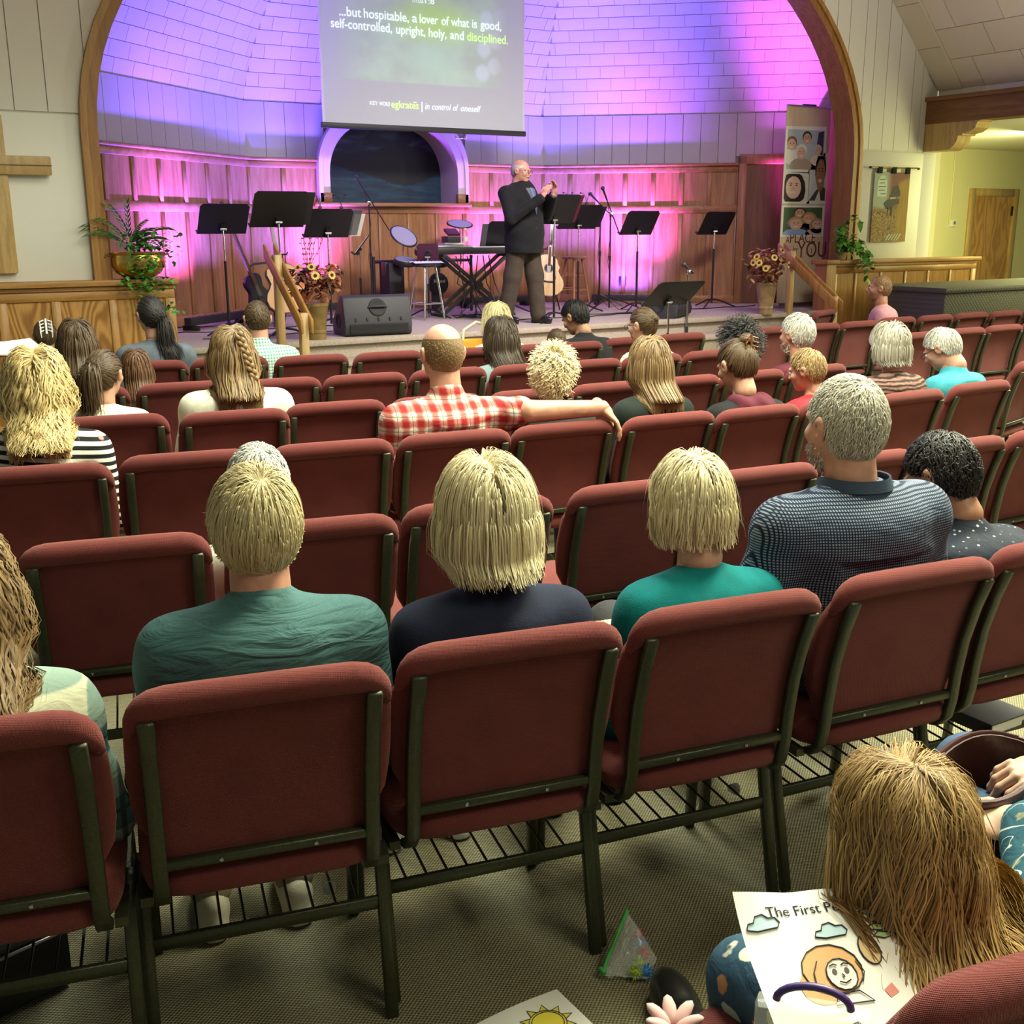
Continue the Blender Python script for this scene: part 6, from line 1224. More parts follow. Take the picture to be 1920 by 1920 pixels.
pb = onz(594, 637, ZS); bouquet('olive pot of sunflowers and rust foliage at the stage edge by the left handrail', (pb.x, pb.y, ZS), 'pot_olive', (.26, .20, .17), 5, 9, [('leaf_plum', 110, .10), ('leaf_rust', 60, .10), ('petal_orange', 50, .09), ('leaf_tan', 25, .11)])
pb = onz(1437, 589, ZS); bouquet('tan pot of dried autumn flowers at the stage edge by the right handrail', (pb.x, pb.y+.02, ZS), 'pot_tan', (.25, .20, .21), 9, 7, [('leaf_tan', 110, .10), ('leaf_rust', 70, .10), ('petal_orange', 30, .07), ('leaf_plum', 30, .09)], pot_r=(.08, .125), ph=.36, ctr=(-.03, 0, .54), sprigs=False)
# brass planter with palm and ivy on the left low wall
t = thing('planter', 'wide brass bowl with ivy and a small palm on the low wall', 'plant', (2.33, 9.56, 1.245)); rg_ = random.Random(3)
G().lathe([(.06, 0), (.12, .01), (.18, .05), (.208, .10), (.212, .15), (.205, .19), (.222, .205), (.222, .215), (.19, .21), (.18, .19)], n=30).obj('bowl', 'brass', t, smooth=50)
for s in (-1, 1): G().tube([(s*.205, 0, .19), (s*.25, 0, .195), (s*.255, 0, .175)], .008, 6).obj('lug', 'brass', t, smooth=60)
g = G(); cs = [V3((rg_.gauss(.06, .10), rg_.gauss(-.02, .10), .24+abs(rg_.gauss(0, .06)))) for _ in range(240)]+[V3((.05+rg_.gauss(0, .09), -.20-rg_.uniform(0, .05), .20-rg_.uniform(0, .46))) for _ in range(230)]+[V3((-.14+rg_.gauss(0, .04), -.18, rg_.uniform(-.06, .04))) for _ in range(24)]
cs += [V3((.20+rg_.uniform(0, .16), rg_.gauss(0, .04), .22+rg_.uniform(-.08, .16))) for _ in range(26)]; leaf_cards(g, rg_, cs, .042, .35, 1, .95); g.obj('ivy', 'leaf_green', t, kind='stuff')
for k in range(11):
    a = PI*(.04+.92*k/10); L = rg_.uniform(.26, .40); pts = []; g = G(); p = V3((-.06+rg_.uniform(-.03, .03), 0, .22)); d = V3((math.cos(a)*.55, rg_.uniform(-.25, .25), .9)).normalized()
    for j in range(11): pts.append(p); p = p+d*L/10; d = (d+V3((math.cos(a)*.05, 0, -.11))).normalized()
    g.tube(pts, .003, 4)
    for j in range(3, 11):
        e = (pts[j]-pts[j-1]).normalized()
        for s in (-1, 1): w_ = (V3((0, s, 0))*.6+e*.7+V3((0, 0, -.35))).normalized(); q_ = e.cross(w_).normalized()*.008; b_ = pts[j]; g.add([b_, b_+w_*.05+q_, b_+w_*.12, b_+w_*.05-q_], [(0, 1, 2, 3)])
    g.obj('palm_frond', 'leaf_palm', t)
# trailing plant on the right low wall
t = thing('trailing_plant', 'green trailing plant hanging over the right low wall', 'plant', (10.42, 9.42, 1.25)); rg_ = random.Random(8); G().lathe([(.05, 0), (.075, .09), (.08, .09), (.07, .085)], n=16).obj('pot', 'pot_tan', t, smooth=40)
for k in range(22):
    a = rg_.uniform(0, 6.28); p = V3((0, 0, .09)); d = V3((math.cos(a)*.6+.25, math.sin(a)*.4-.25, .8)).normalized(); pts = []; n_ = rg_.choice((7, 9, 16, 20)) if k > 3 else 7
    for j in range(n_): pts.append(p.copy()); p = p+d*.034; d = (d+V3((0, -.05 if p.y > -.14 else .03, -.20))).normalized()
    vine = G().tube(pts, .003, 4).obj('stem', 'leaf_pothos', t)
    for j in range(2, n_):
        g = G(); leaf_cards(g, rg_, [pts[j]], .10, .45, 1, .60); g.obj('leaf', 'leaf_pothos', vine)
# ---- pull-up banner
YB = 10.12; a0, a1 = ony(1478, 198, YB), ony(1561, 197, YB); bw = a1.x-a0.x; bh = a0.z-ZS-.05; t = thing('pull_up_banner', 'tall pull-up banner with family photographs beside the arch', 'banner', ((a0.x+a1.x)/2-.02, YB, ZS)); BN = t
q = M('banner_print'); q.set(Base_Color=q.mix(q.noise(q.map(q.obj(), (9, 9, .7)), 2.0, 4), (.48, .36, .22), (.62, .52, .38)), Roughness=.6); MAT['banner_print'] = q.m
G().b2((-bw/2, -.003, .06), (bw/2, .003, bh+.05)).obj('banner_sheet', 'banner_print', t); G().b2((-bw/2-.02, -.06, 0), (bw/2+.02, .06, .06)).obj('base_cassette', 'steel', t, bevel=.01); G().b2((-bw/2, -.012, bh+.045), (bw/2, .012, bh+.065)).obj('top_rail', 'steel', t); G().b2((-.10, -.02, bh+.06), (.10, .02, bh+.08)).obj('clip', 'black_plastic', t); G().cyl((0, .03, 0), (0, .03, bh+.05), .010, n=8).obj('pole', 'steel', t)
FLAT = {}
def fm(c):
    k = 'print_%02d_%02d_%02d' % tuple(int(x*99) for x in c)
    if k not in MAT: pm(k, c, .6)
    return k
def prnt(par, poly, c, layer, x0, z0, sx, sz, nm='printed_shape', yb=-.0035): G().prism([(x0+min(.95, max(.05, a))*sx, z0+min(.94, max(.06, b))*sz) for a, b in poly], lambda a, b, d: V3((a, d, b)), yb-.0006*layer, yb).obj(nm, fm(c), par)
def oval(cx, cz, rx, rz_, n=14, a0=0, a1=2*PI): return [(cx+rx*math.cos(a0+(a1-a0)*k/n), cz+rz_*math.sin(a0+(a1-a0)*k/n)) for k in range(n)]
def face(par, cx, cz, r, skin, hairc, shirt, x0, z0, sx, sz, L=3, longhair=False):
    if shirt: prnt(par, oval(cx, cz-2.2*r, 1.9*r, 1.35*r), shirt, L, x0, z0, sx, sz)
    if longhair: prnt(par, oval(cx, cz-.35*r, 1.25*r, 1.7*r), hairc, L, x0, z0, sx, sz)
    prnt(par, oval(cx, cz+.25*r, .95*r, 1.05*r), hairc, L+1, x0, z0, sx, sz); prnt(par, oval(cx, cz-.12*r, .78*r, 1.0*r), skin, L+2, x0, z0, sx, sz)
    for s in (-1, 1): prnt(par, oval(cx+s*.3*r, cz+.08*r, .12*r, .07*r, 6), (.05, .03, .03), L+3, x0, z0, sx, sz); prnt(par, oval(cx+s*.3*r, cz+.26*r, .19*r, .04*r, 6), hairc, L+3, x0, z0, sx, sz)
    prnt(par, oval(cx, cz-.55*r, .34*r, .13*r, 8), (.72, .58, .52), L+3, x0, z0, sx, sz); prnt(par, [(cx-.1*r, cz-.25*r), (cx+.1*r, cz-.25*r), (cx, cz+.0*r)], tuple(v*.8 for v in skin), L+3, x0, z0, sx, sz)
def photo(zlo, zhi, xlo, xhi, bgc, tilt=0.0):
    x0, z0, sx, sz = -bw/2+bw*xlo, ZB(zlo), bw*(xhi-xlo), ZB(zhi)-ZB(zlo); o = G().prism([(x0, z0), (x0+sx, z0-tilt), (x0+sx, z0+sz+tilt), (x0, z0+sz)], lambda a, b, d: V3((a, d, b)), -.0036, -.003).obj('photograph', fm((.70, .69, .64)), BN)
    prnt(o, [(.05, .06), (.95, .06), (.95, .94), (.05, .94)], bgc, 1, x0, z0, sx, sz); return o, x0, z0, sx, sz
def ZB(f): return .06+(bh-.01)*f
o, *r = photo(.675, .90, .0, .93, (.36, .42, .48), .02); prnt(o, [(.74, .35), (.93, .3), (.93, .93), (.80, .9)], (.03, .04, .07), 2, *r); face(o, .16, .62, .13, (.58, .36, .27), (.16, .07, .05), (.68, .68, .68), *r); face(o, .52, .76, .12, (.52, .31, .22), (.03, .025, .02), (.38, .44, .52), *r); face(o, .40, .44, .14, (.60, .38, .29), (.66, .65, .62), (.36, .29, .22), *r, 6); face(o, .80, .50, .10, (.58, .40, .32), (.55, .50, .42), (.6, .55, .45), *r, 6)
o, *r = photo(.515, .675, .0, .62, (.62, .62, .54)); face(o, .38, .55, .36, (.66, .46, .36), (.015, .010, .010), None, *r, 3, True)
o, *r = photo(.515, .775, .56, 1.0, (.50, .55, .56)); prnt(o, [(.1, .02), (.98, .02), (.98, .30), (.72, .36), (.45, .26)], (.055, .05, .045), 2, *r); prnt(o, [(.42, .05), (.72, .05), (.62, .28)], (.66, .66, .66), 3, *r); prnt(o, oval(.66, .42, .18, .18), (.26, .13, .075), 4, *r); face(o, .63, .62, .30, (.33, .17, .10), (.025, .018, .014), None, *r, 5)
o, *r = photo(.345, .505, .0, .99, (.05, .11, .05)); face(o, .42, .76, .15, (.52, .30, .21), (.05, .03, .02), (.14, .22, .42), *r); face(o, .64, .58, .16, (.55, .33, .24), (.36, .22, .10), (.02, .02, .025), *r, 5, True); face(o, .34, .42, .18, (.60, .38, .28), (.42, .26, .12), (.24, .36, .58), *r, 8); face(o, .84, .40, .15, (.60, .40, .30), (.38, .22, .12), (.50, .34, .30), *r, 8, True)
pm('print_maroon', (.15, .035, .025), .6)
for body, xa, xb, yc, sz in (('A', 1473, 1479.5, 450.5, .11), ('PLACE', 1481, 1528, 447, .17), ('for', 1486, 1495, 468, .12), ('YOU', 1494, 1548, 470, .27)):
    pa, pb_ = ony(xa, yc, YB), ony(xb, yc, YB); me = textmesh(body, sz, 'print_maroon', 'LEFT', extr=.0006); xs_ = [v_.co.x for v_ in me.vertices]; k = (pb_.x-pa.x)/(max(xs_)-min(xs_)); o = link('lettering', me, BN); o.matrix_local = T((pa.x-BN.location.x, -.005, pa.z-ZS))@Matrix.Rotation(PI/2, 4, 'X')@Matrix.Diagonal((k, 1, 1, 1))@T((-min(xs_), 0, 0))
G().prism([(-.003, -.03), (.003, -.03), (.003, .03), (-.003, .03)], lambda a, b, d: V3((a+ony(1521, 470, YB).x-BN.location.x, d, b+ony(1521, 470, YB).z-ZS)), -.006, -.0045).obj('printed_cross', 'print_maroon', BN); G().prism([(-.014, .008), (.014, .008), (.014, .013), (-.014, .013)], lambda a, b, d: V3((a+ony(1521, 470, YB).x-BN.location.x, d, b+ony(1521, 470, YB).z-ZS)), -.006, -.0045).obj('printed_cross', 'print_maroon', BN)
# ---- tapestry
t = thing('tapestry', 'woven tapestry with a black grand piano, hung from a rod on the right wall', 'tapestry', (11.39, YW-.03, 0)); q = M('tapestry_weave'); x, y, z = q.sep(q.obj())
v = q.n('TexVoronoi', i_Vector=q.map(q.obj(), (1, 1, 1)), i_Scale=24.0); busy = q.ramp(q.noise(q.map(q.obj(), (1, 1, 1.2)), 22, 5, .7, 2.0), [(.25, (.05, .035, .02)), (.45, (.22, .14, .06)), (.6, (.42, .32, .16)), (.8, (.24, .10, .08))])
sky = q.mix(q.smooth(x, -.12, .02), (.36, .42, .34), (.24, .12, .10)); c = q.mix(q.smooth(q.math('ADD', z, q.math('MULTIPLY', q.noise(q.obj(), 6, 3), .12)), 1.86, 1.95), busy, sky); gold = q.math('MULTIPLY', q.smooth(x, .10, .14), q.math('SUBTRACT', 1.0, q.smooth(q.math('ADD', z, q.math('MULTIPLY', x, -.3)), 2.08, 2.14))); c = q.mix(gold, c, q.mix(q.noise(q.map(q.obj(), (40, 1, 3)), 1.5, 3), (.16, .09, .03), (.55, .38, .13))); q.set(Base_Color=c, Roughness=.9); MAT['tapestry_weave'] = q.m
G().b2((-.315, -.006, 1.445), (.315, .006, 2.265)).obj('woven_panel', 'tapestry_weave', t); G().cyl((-.40, -.02, 2.31), (.42, -.02, 2.32), .010, n=8).obj('rod', 'brass', t, smooth=60)
for x_ in (-.42, .44): G().ell((x_, -.02, 2.315), (.03, .014, .014), 8, 6).obj('finial', 'black_matte', t, smooth=60)
for x_ in (-.25, .0, .25): G().b2((x_-.035, -.032, 2.25), (x_+.035, -.008, 2.325)).obj('hanging_tab', 'cloth_darkgreen', t)
def tp(poly, c, L): G().prism(poly, lambda a, b, d: V3((a, d, b)), -.007-.0008*L, -.006).obj('woven_shape', fm(c), t)
tp([(-.26, 1.98), (-.09, 1.98)]+oval(-.175, 2.13, .085, .10, 10, 0, PI)[0:]+[(-.26, 2.13)], (.46, .54, .46), 1)
for k, (a, b) in enumerate(((-.235, -.115), (-.225, -.135), (-.24, -.11), (-.235, -.125), (-.20, -.10))): tp([(a, 2.175-.042*k), (b, 2.178-.042*k), (b, 2.186-.042*k), (a, 2.183-.042*k)], (.05, .06, .05), 2)
tp([(-.03, 1.96), (.03, 2.10), (.10, 2.115), (.15, 2.05), (.16, 1.99), (.05, 1.97)], (.006, .008, .010), 2); tp([(-.13, 1.90), (-.06, 1.95), (.15, 1.955), (.15, 1.90), (.06, 1.88), (-.02, 1.83), (-.09, 1.84)], (.008, .012, .014), 2)
for x_ in (-.055, .0, .02): tp([(x_, 1.75), (x_+.012, 1.75), (x_+.012, 1.86), (x_, 1.86)], (.008, .012, .014), 2)
tp([(-.02, 1.95), (.08, 1.96), (.08, 1.975), (-.02, 1.97)], (.50, .36, .14), 3)
for k in range(5): tp([(-.06+.05*k, 1.46), (-.045+.05*k, 1.46), (.03+.05*k, 1.54), (.01+.05*k, 1.54)], (.46, .52, .44), 2)
# ---- quilted cover over the piano at right
t = thing('covered_piano', 'long low piano hidden under a dark quilted cover at right', 'piano', (11.9, 8.6, 0)); q = M('quilt'); x, y, z = q.sep(q.obj()); hq_ = q.math('ABSOLUTE', q.math('MULTIPLY', q.math('SINE', q.math('MULTIPLY', q.math('ADD', x, z), 60.0)), q.math('SINE', q.math('MULTIPLY', q.math('SUBTRACT', x, z), 60.0)))); q.set(Base_Color=(.10, .095, .085, 1), Roughness=.55); q.bump(hq_, .35, .008); MAT['quilt'] = q.m
G().b2((-1.12, -.4, 0), (2.6, .55, .93)).obj('cover_sides', 'quilt', t, bevel=.03); G().b2((-1.16, -.44, .90), (2.64, .58, .965)).obj('cover_top', 'quilt', t, bevel=.028)
# ---- open book in someone's hands at far left, papers on the chair at right
t = thing('open_book', 'open white-paged book at the left edge before the low wall', 'book', ony(22, 655, 7.15), .25, rot=(.25, 0, .2)); 
for s in (-1, 1): G().prism([(0, 0), (s*.15, .012), (s*.15, .022), (0, .012)][::s], lambda a, b, d: V3((a, d, b)), -.11, .11).obj('page_block', 'white_paper', t)
G().b2((-.16, -.115, -.006), (.16, .115, 0)).obj('cover', 'leather_brown', t)
cl2 = c0.location
for k, (dx, dy, m, lab) in enumerate(((-.05, -.05, 'white_paper', 'white printed booklet on the chair at the right edge'), (.02, .10, 'cloth_palegreen', 'dull green notebook on the chair at the right edge'))):
    o = G().box((0, 0, .008+.0*k), (.20, .15, .014)).obj('booklet', m, None, bevel=.002, seg=1); o.location = (cl2.x+dx, cl2.y+dy, .482+.002*k); o.rotation_euler = (0, 0, .3+.4*k); tag(o, lab, 'booklet')
# ================================================================== speaker and foreground figures
sp = person('person in a dark suit and blue tie, gesturing with both hands on stage', (977, 299), None, dict(style='short', L=.02, th=.004, n=900, w=.003, seg=3, extra=lambda p: p[:, 2] < .060), 'hair_white', 'cloth_suit', skin='skin_pink', s=.99, w=.185, g=1.22, rz=-2.75, root=(6.36, 10.02), ly=.03, legs='stand', z0=ZS, res=.012, hres=.0048, trousers='cloth_brown_trousers', glasses=True, eyes=True, beard=None, shoes='leather_black', pitch=.10, yaw=.15, neckz=.15, slump=-.02, fold_amp=.003,
   arms={1: dict(el=(.30, .06, 1.06), wr=(.13, .32, 1.27), hd=(-.25, .35, .75), hn=(.9, -.1, .3), curl=.25, hh=.004), -1: dict(el=(-.28, .10, 1.08), wr=(-.02, .36, 1.30), hd=(.10, .30, .85), hn=(-.85, .3, .2), curl=.35, hh=.004), 'leg': {1: (.14, -.13), -1: (-.10, .12)}}, hem=.20)
o = sp['o']; H_, R_ = sp['Hc'], sp['Rh']
def hp(p): return tuple(H_+R_@np.array(p)*.99)
G().tube([hp((-.03, .085, -.047)), hp((-.012, .099, -.040)), hp((.012, .099, -.040)), hp((.03, .085, -.047))], [.004, .008, .008, .004], 7).obj('moustache', 'hair_white', o, smooth=80)
N_ = sp['N']; sf = .125*1.0
def on_front(info, xz, lift):
    arr = np.array([(x_, N_[1]+.19, z_) for x_, z_ in xz], np.float32)
    for _ in range(50): arr[:, 1] -= np.clip(info['fn'](arr), -.02, .02)*.9
    arr[:, 1] += lift; return [V3(tuple(map(float, a))) for a in arr]
def decal(info, outline, lift, nm, mat):                                    # strip of (half-width, z) laid on the front of the clothes
    g = G(); L_ = []
    for hw, z_ in outline: L_.append(on_front(info, [(N_[0]+hw*k, N_[2]+z_) for k in (-1, -.5, 0, .5, 1)], lift))
    g.add(sum(L_, []), [(i*5+k, i*5+k+1, i*5+k+6, i*5+k+5) for i in range(len(L_)-1) for k in range(4)]); return g.obj(nm, mat, info['o'], smooth=60)
decal(sp, [(.058, -.02), (.055, -.06), (.045, -.12), (.032, -.18), (.016, -.24), (.003, -.28)], .003, 'shirt_front', 'cloth_slate'); decal(sp, [(.016, -.015), (.014, -.04), (.020, -.12), (.024, -.19), (.012, -.235)], .007, 'tie', 'cloth_tie')
for k in (-1, 1):
    g = G(); L_ = [on_front(sp, [(N_[0]+k*(a_+w_*j), N_[2]+z_) for j in (0, .5, 1)], .006) for a_, w_, z_ in ((.060, .006, .0), (.056, .030, -.06), (.046, .050, -.11), (.038, .030, -.14), (.030, .022, -.19), (.004, .008, -.285))]; g.add(sum(L_, []), [(i*3+j, i*3+j+1, i*3+j+4, i*3+j+3) for i in range(5) for j in range(2)]); g.obj('lapel', 'cloth_black', o, smooth=60)
for z_ in (-.33, -.42): b_ = on_front(sp, [(N_[0]+.02, N_[2]+z_)], .004)[0]; G().ell(b_, (.009, .004, .009), 8, 6).obj('button', 'black_plastic', o, smooth=60)
G().tube([(N_[0]+.066*math.cos(a), N_[1]+.0+.066*math.sin(a), N_[2]+.005+.012*abs(math.cos(a))) for a in np.linspace(.35*PI, 2.65*PI, 18)], .012, 6).obj('shirt_collar', 'cloth_slate', o, smooth=60)
for k in (-1, 1):
    a, b = sp['el'][k], sp['wr'][k]; d = (b-a)/np.linalg.norm(b-a); G().cyl(tuple(b-d*.035), tuple(b+d*.004), .036, .036, 12).obj('shirt_cuff', 'cloth_cuff', o, smooth=50)
# child in the nearest chair, colouring sheet in hand
gl = person('child with long honey-brown hair in a floral dress, seated in the corner nearest the camera', (1672, 1418), GIRLCH, H(LONG, zend=.42, th=.034, n=11000, w=.0022, seg=18, wave=.010, wl=.20, fly=140, flyr=.02, pw=.5, xl=.15, bk2=.55, noise=.008), 'hair_girl', 'floral', s=.84, w=.150, ly=.10, kind='c', res=.010, hres=.006, trousers='floral', pitch=.45, fold_amp=.004,
   thigh=.19, footy=.24, arms={-1: dict(el=(-.12, .0, .69), wr=(-.02, .15, .61)), 1: dict(el=(.14, .0, .69), wr=(.05, .15, .61))})
# adult beside the child: sleeve, hands and plum handbag
ad = ADCH; hb = ony(1872, 1455, 1.16)
el_w, wr_w = ony(1965, 1765, .80), ony(1925, 1545, .96); wr2 = ony(1985, 1440, 1.06)
dn = loc_of(ad, (hb.x, hb.y, 0)); P_ = person('adult at the right edge in an embroidered denim sleeve, hands in a handbag', (2130, 1150), ad, H(BOB, n=800), 'hair_grey', 'denim_embroidered', skin='skin_old', kind='f', res=.011, w=.17, ly=.05, trousers='cloth_denim',
   arms={-1: dict(elw=el_w, wrw=wr_w, hd=(-.75, .62, -.1), hn=(-.1, -.3, 1), curl=.55, hh=.0032), 1: dict(elw=ony(2230, 1560, 1.0), wrw=wr2, hd=(-1, .35, -.10), hn=(-.1, -.3, 1), curl=.6, hh=.0032)})
hbp = ony(1840, 1530, 1.10); t = thing('handbag', 'plum leather handbag held open at the right edge', 'handbag', (hbp.x, hbp.y, hbp.z-.17), .25); rg = G(); n = 26
def bagring(z, rx, ry): return [V3((rx*math.copysign(abs(math.cos(a))**.7, math.cos(a)), ry*math.copysign(abs(math.sin(a))**.7, math.sin(a)), z)) for a in np.linspace(0, 2*PI, n, endpoint=False)]
rings = [bagring(0, .13, .05), bagring(.03, .155, .075), bagring(.12, .165, .085), bagring(.21, .16, .085), bagring(.27, .15, .08)]; inn = [bagring(.27, .142, .072), bagring(.20, .145, .070), bagring(.10, .14, .06)]
vv = sum(rings+inn, []); ff = [tuple(range(n-1, -1, -1))]+[(i*n+k, i*n+(k+1) % n, (i+1)*n+(k+1) % n, (i+1)*n+k) for i in range(len(rings)+len(inn)-1) for k in range(n)]; rg.add(vv, ff); rg.obj('bag_body', 'leather_plum', t, smooth=60)
G().tube([(v_.x*1.02, v_.y*1.02, .268) for v_ in bagring(0, .15, .08)+bagring(0, .15, .08)[:1]], .007, 6).obj('rim_piping', 'leather_plum', t, smooth=60)
for y_ in (-.083,): G().tube([(-.13, y_, .20), (-.10, y_-.012, .24), (-.06, y_-.014, .13), (-.01, y_-.014, .09), (.04, y_-.014, .13), (.08, y_-.012, .20), (.12, y_, .22)], .011, 8).obj('handle_strap', 'leather_plum', t, smooth=60)
for k in range(3): G().tube([(-.165+.012*math.cos(a), -.02+.02*k, .24+.018*math.sin(a)+.02*k) for a in np.linspace(0, 2*PI, 11)], .0035, 5).obj('chain_link', 'brass', t, smooth=60)
# ---- colouring sheets
def sheet(label, o, ex, ey, w, h, bulge, lift, draw, nm='colouring_sheet', corner=False):
    o, ex, ey = V3(o), V3(ex).normalized(), V3(ey); ey = (ey-ex*ey.dot(ex)).normalized(); nz = ex.cross(ey); nz = nz if nz.z > 0 else -nz
    o = o-ey*h if corner else o; t = thing(nm, label, 'paper', o); f = lambda u, v, d=0.0: ex*u*w+ey*v*h+nz*(bulge*math.sin(PI*u)*(.4+.6*v)+lift*max(0, v-.55)**2*6*max(0, .35-u)*3+d)
    g = G(); nu, nv = 16, 16; g.add([f(i/nu, j/nv) for j in range(nv+1) for i in range(nu+1)], [(j*(nu+1)+i, j*(nu+1)+i+1, (j+1)*(nu+1)+i+1, (j+1)*(nu+1)+i) for j in range(nv) for i in range(nu)]); s_ = g.obj('sheet', 'white_paper', t, smooth=180)
    def poly(pts, c, L=1, nm2='crayon_patch'):
        cx, cy = sum(p[0] for p in pts)/len(pts), sum(p[1] for p in pts)/len(pts); G().add([f(cx, cy, .0009*L)]+[f(a, b, .0009*L) for a, b in pts], [(0, 1+k, 1+(k+1) % len(pts)) for k in range(len(pts))]).obj(nm2, fm(c), s_)
    def ink(pts, r=.0009, L=2): G().tube([f(a, b, .0009*L) for a, b in pts], r, 4).obj('ink_line', 'black_matte', s_)
    def text(body, u, v, size):
        o2 = link('lettering', textmesh(body, size, 'black_matte', 'LEFT', extr=.0001), s_); me = o2.data
        for vt in me.vertices: vt.co = f(u+vt.co.x/w, v+vt.co.y/h, .0012)
    draw(poly, ink, text); return t
def cloud(cx, cy, s_): return [(cx+s_*a, cy+s_*b) for a, b in ((-1, -.25), (-.85, .1), (-.5, .15), (-.35, .5), (.1, .6), (.4, .35), (.8, .35), (1, .0), (.8, -.3), (.2, -.35), (-.4, -.4))]
def draw_people(poly, ink, text):
    text('The First People', .17, .865, .021)
    for c in (cloud(.13, .80, .10), cloud(.50, .70, .10)): poly(c, (.42, .58, .66)); ink(c+c[:1])
    for k in range(6): lf = [(.70+.04*(k % 2), .92-.055*k), (.78, .95-.055*k), (.90, .93-.055*k), (.80, .90-.055*k)]; poly(lf, (.38, .55, .22)); ink(lf+lf[:1])
    hair_ = oval(.42, .46, .17, .16); poly(hair_, (.62, .33, .12)); ink(hair_+hair_[:1]); hb_ = oval(.33, .37, .12, .12); poly(hb_, (.60, .31, .11)); fc_ = oval(.46, .42, .085, .10); poly(fc_, (.76, .72, .64), 2); ink(fc_+fc_[:1], L=3)
    for s_ in (-1, 1): poly(oval(.46+s_*.035, .44, .014, .020, 8), (.05, .04, .04), 3); ink([(.46+s_*.055, .475), (.46+s_*.03, .485), (.46+s_*.012, .475)], L=4)
    ink([(.43, .375), (.46, .36), (.495, .378)], L=4); ink([(.46, .42), (.468, .40), (.458, .398)], L=4); ink([(.34, .33), (.30, .38), (.31, .45), (.35, .52)], L=3); ink([(.56, .36), (.59, .42), (.57, .50)], L=3)
    bd = [(.40, .31), (.52, .31), (.58, .24), (.36, .24)]; ink(bd+bd[:1]); poly([(.66, .30), (.72, .34), (.74, .28), (.68, .25)], (.60, .20, .16)); ev = [(.36, .10), (.44, .13), (.47, .07), (.39, .04)]; ink(ev+ev[:1]); ink([ev[0], (.42, .075), ev[2]]); ink([ev[1], (.42, .085), ev[3]])
    tr_ = oval(.68, .56, .06, .10); poly(tr_, (.58, .40, .20)); ink(tr_+tr_[:1])
tl_, bl_, tr2 = onz(1367, 1694, .76), onz(1490, 1905, .70), onz(1600, 1668, .76)
sheet('half-coloured drawing sheet held by the child in the floral dress', tl_, (tr2-tl_), (tl_-bl_), .235, .215, .010, .02, draw_people, corner=True)
def draw_sun(poly, ink, text):
    c = oval(.66, .70, .15, .115, 20); 
    for k in range(10): a = 2*PI*k/10; b = [(.66+.175*math.cos(a-.24), .70+.135*math.sin(a-.24)), (.66+.26*math.cos(a), .70+.20*math.sin(a)), (.66+.175*math.cos(a+.24), .70+.135*math.sin(a+.24))]; poly(b, (.70, .60, .10)); ink(b)
    o2 = oval(.66, .70, .175, .135, 20); poly(o2, (.74, .64, .14)); ink(o2+o2[:1]); poly(c, (.74, .62, .06), 2); ink(c+c[:1], L=3)
    b = cloud(.22, .62, .09); poly(b, (.12, .42, .58)); ink(b+b[:1]); poly([(.58, .36), (.66, .40), (.64, .30)], (.62, .08, .14))
A_, B_, C_ = onz(1066, 1846, .004), onz(1132, 1925, .004), onz(888, 1925, .004)
sheet('drawing sheet with a yellow sun lying on the carpet', A_+(C_-A_).normalized()*.24+(B_-A_).normalized()*.28, (A_-C_), (A_-B_), .24, .28, .006, .0, draw_sun)
# ---- resealable bag with spiky balls beside the chair leg
q = M('clear_film'); q.set(Base_Color=(.9, .93, .9, 1), Roughness=.12, Alpha=.20); q.b.inputs['Specular IOR Level'].default_value = .9; MAT['clear_film'] = q.m
pm('zip_green', (.06, .42, .07), .4, Alpha=.9)
b0, b1, b2, b3 = onz(1128, 1832, .01), onz(1180, 1740, .10), onz(1232, 1800, .02), onz(1215, 1838, .01); t = thing('resealable_bag', 'clear plastic bag with a green zip lying on the carpet by a chair leg', 'bag', b0)
b1 = onz(1176, 1712, .055); quad = [b0-b0, b1-b0, b2-b0, b3-b0]; g = G(); nu = nv = 14; rgs = random.Random(2)
def bq(u, v): return (quad[0]*(1-u)+quad[3]*u)*(1-v)+(quad[1]*(1-u)+quad[2]*u)*v
for sgn, up_ in ((1, .045), (-1, .0)): g.add([bq(i/nu, j/nv)+V3((0, 0, .004+up_*math.sin(PI*i/nu)**.7*math.sin(PI*j/nv)**.7+rgs.uniform(-.006, .006)*(sgn > 0))) for j in range(nv+1) for i in range(nu+1)], [(j*(nu+1)+i, j*(nu+1)+i+1, (j+1)*(nu+1)+i+1, (j+1)*(nu+1)+i) for j in range(nv) for i in range(nu)])
g.obj('film', 'clear_film', t, smooth=40); G().tube([bq(0, k/8)+V3((0, 0, .008)) for k in range(9)], .0045, 6).obj('zip_strip', 'zip_green', t, smooth=60); G().box(bq(0, .04)+V3((0, 0, .01)), (.012, .02, .012)).obj('zip_slider', 'zip_green', t, bevel=.003, seg=1)
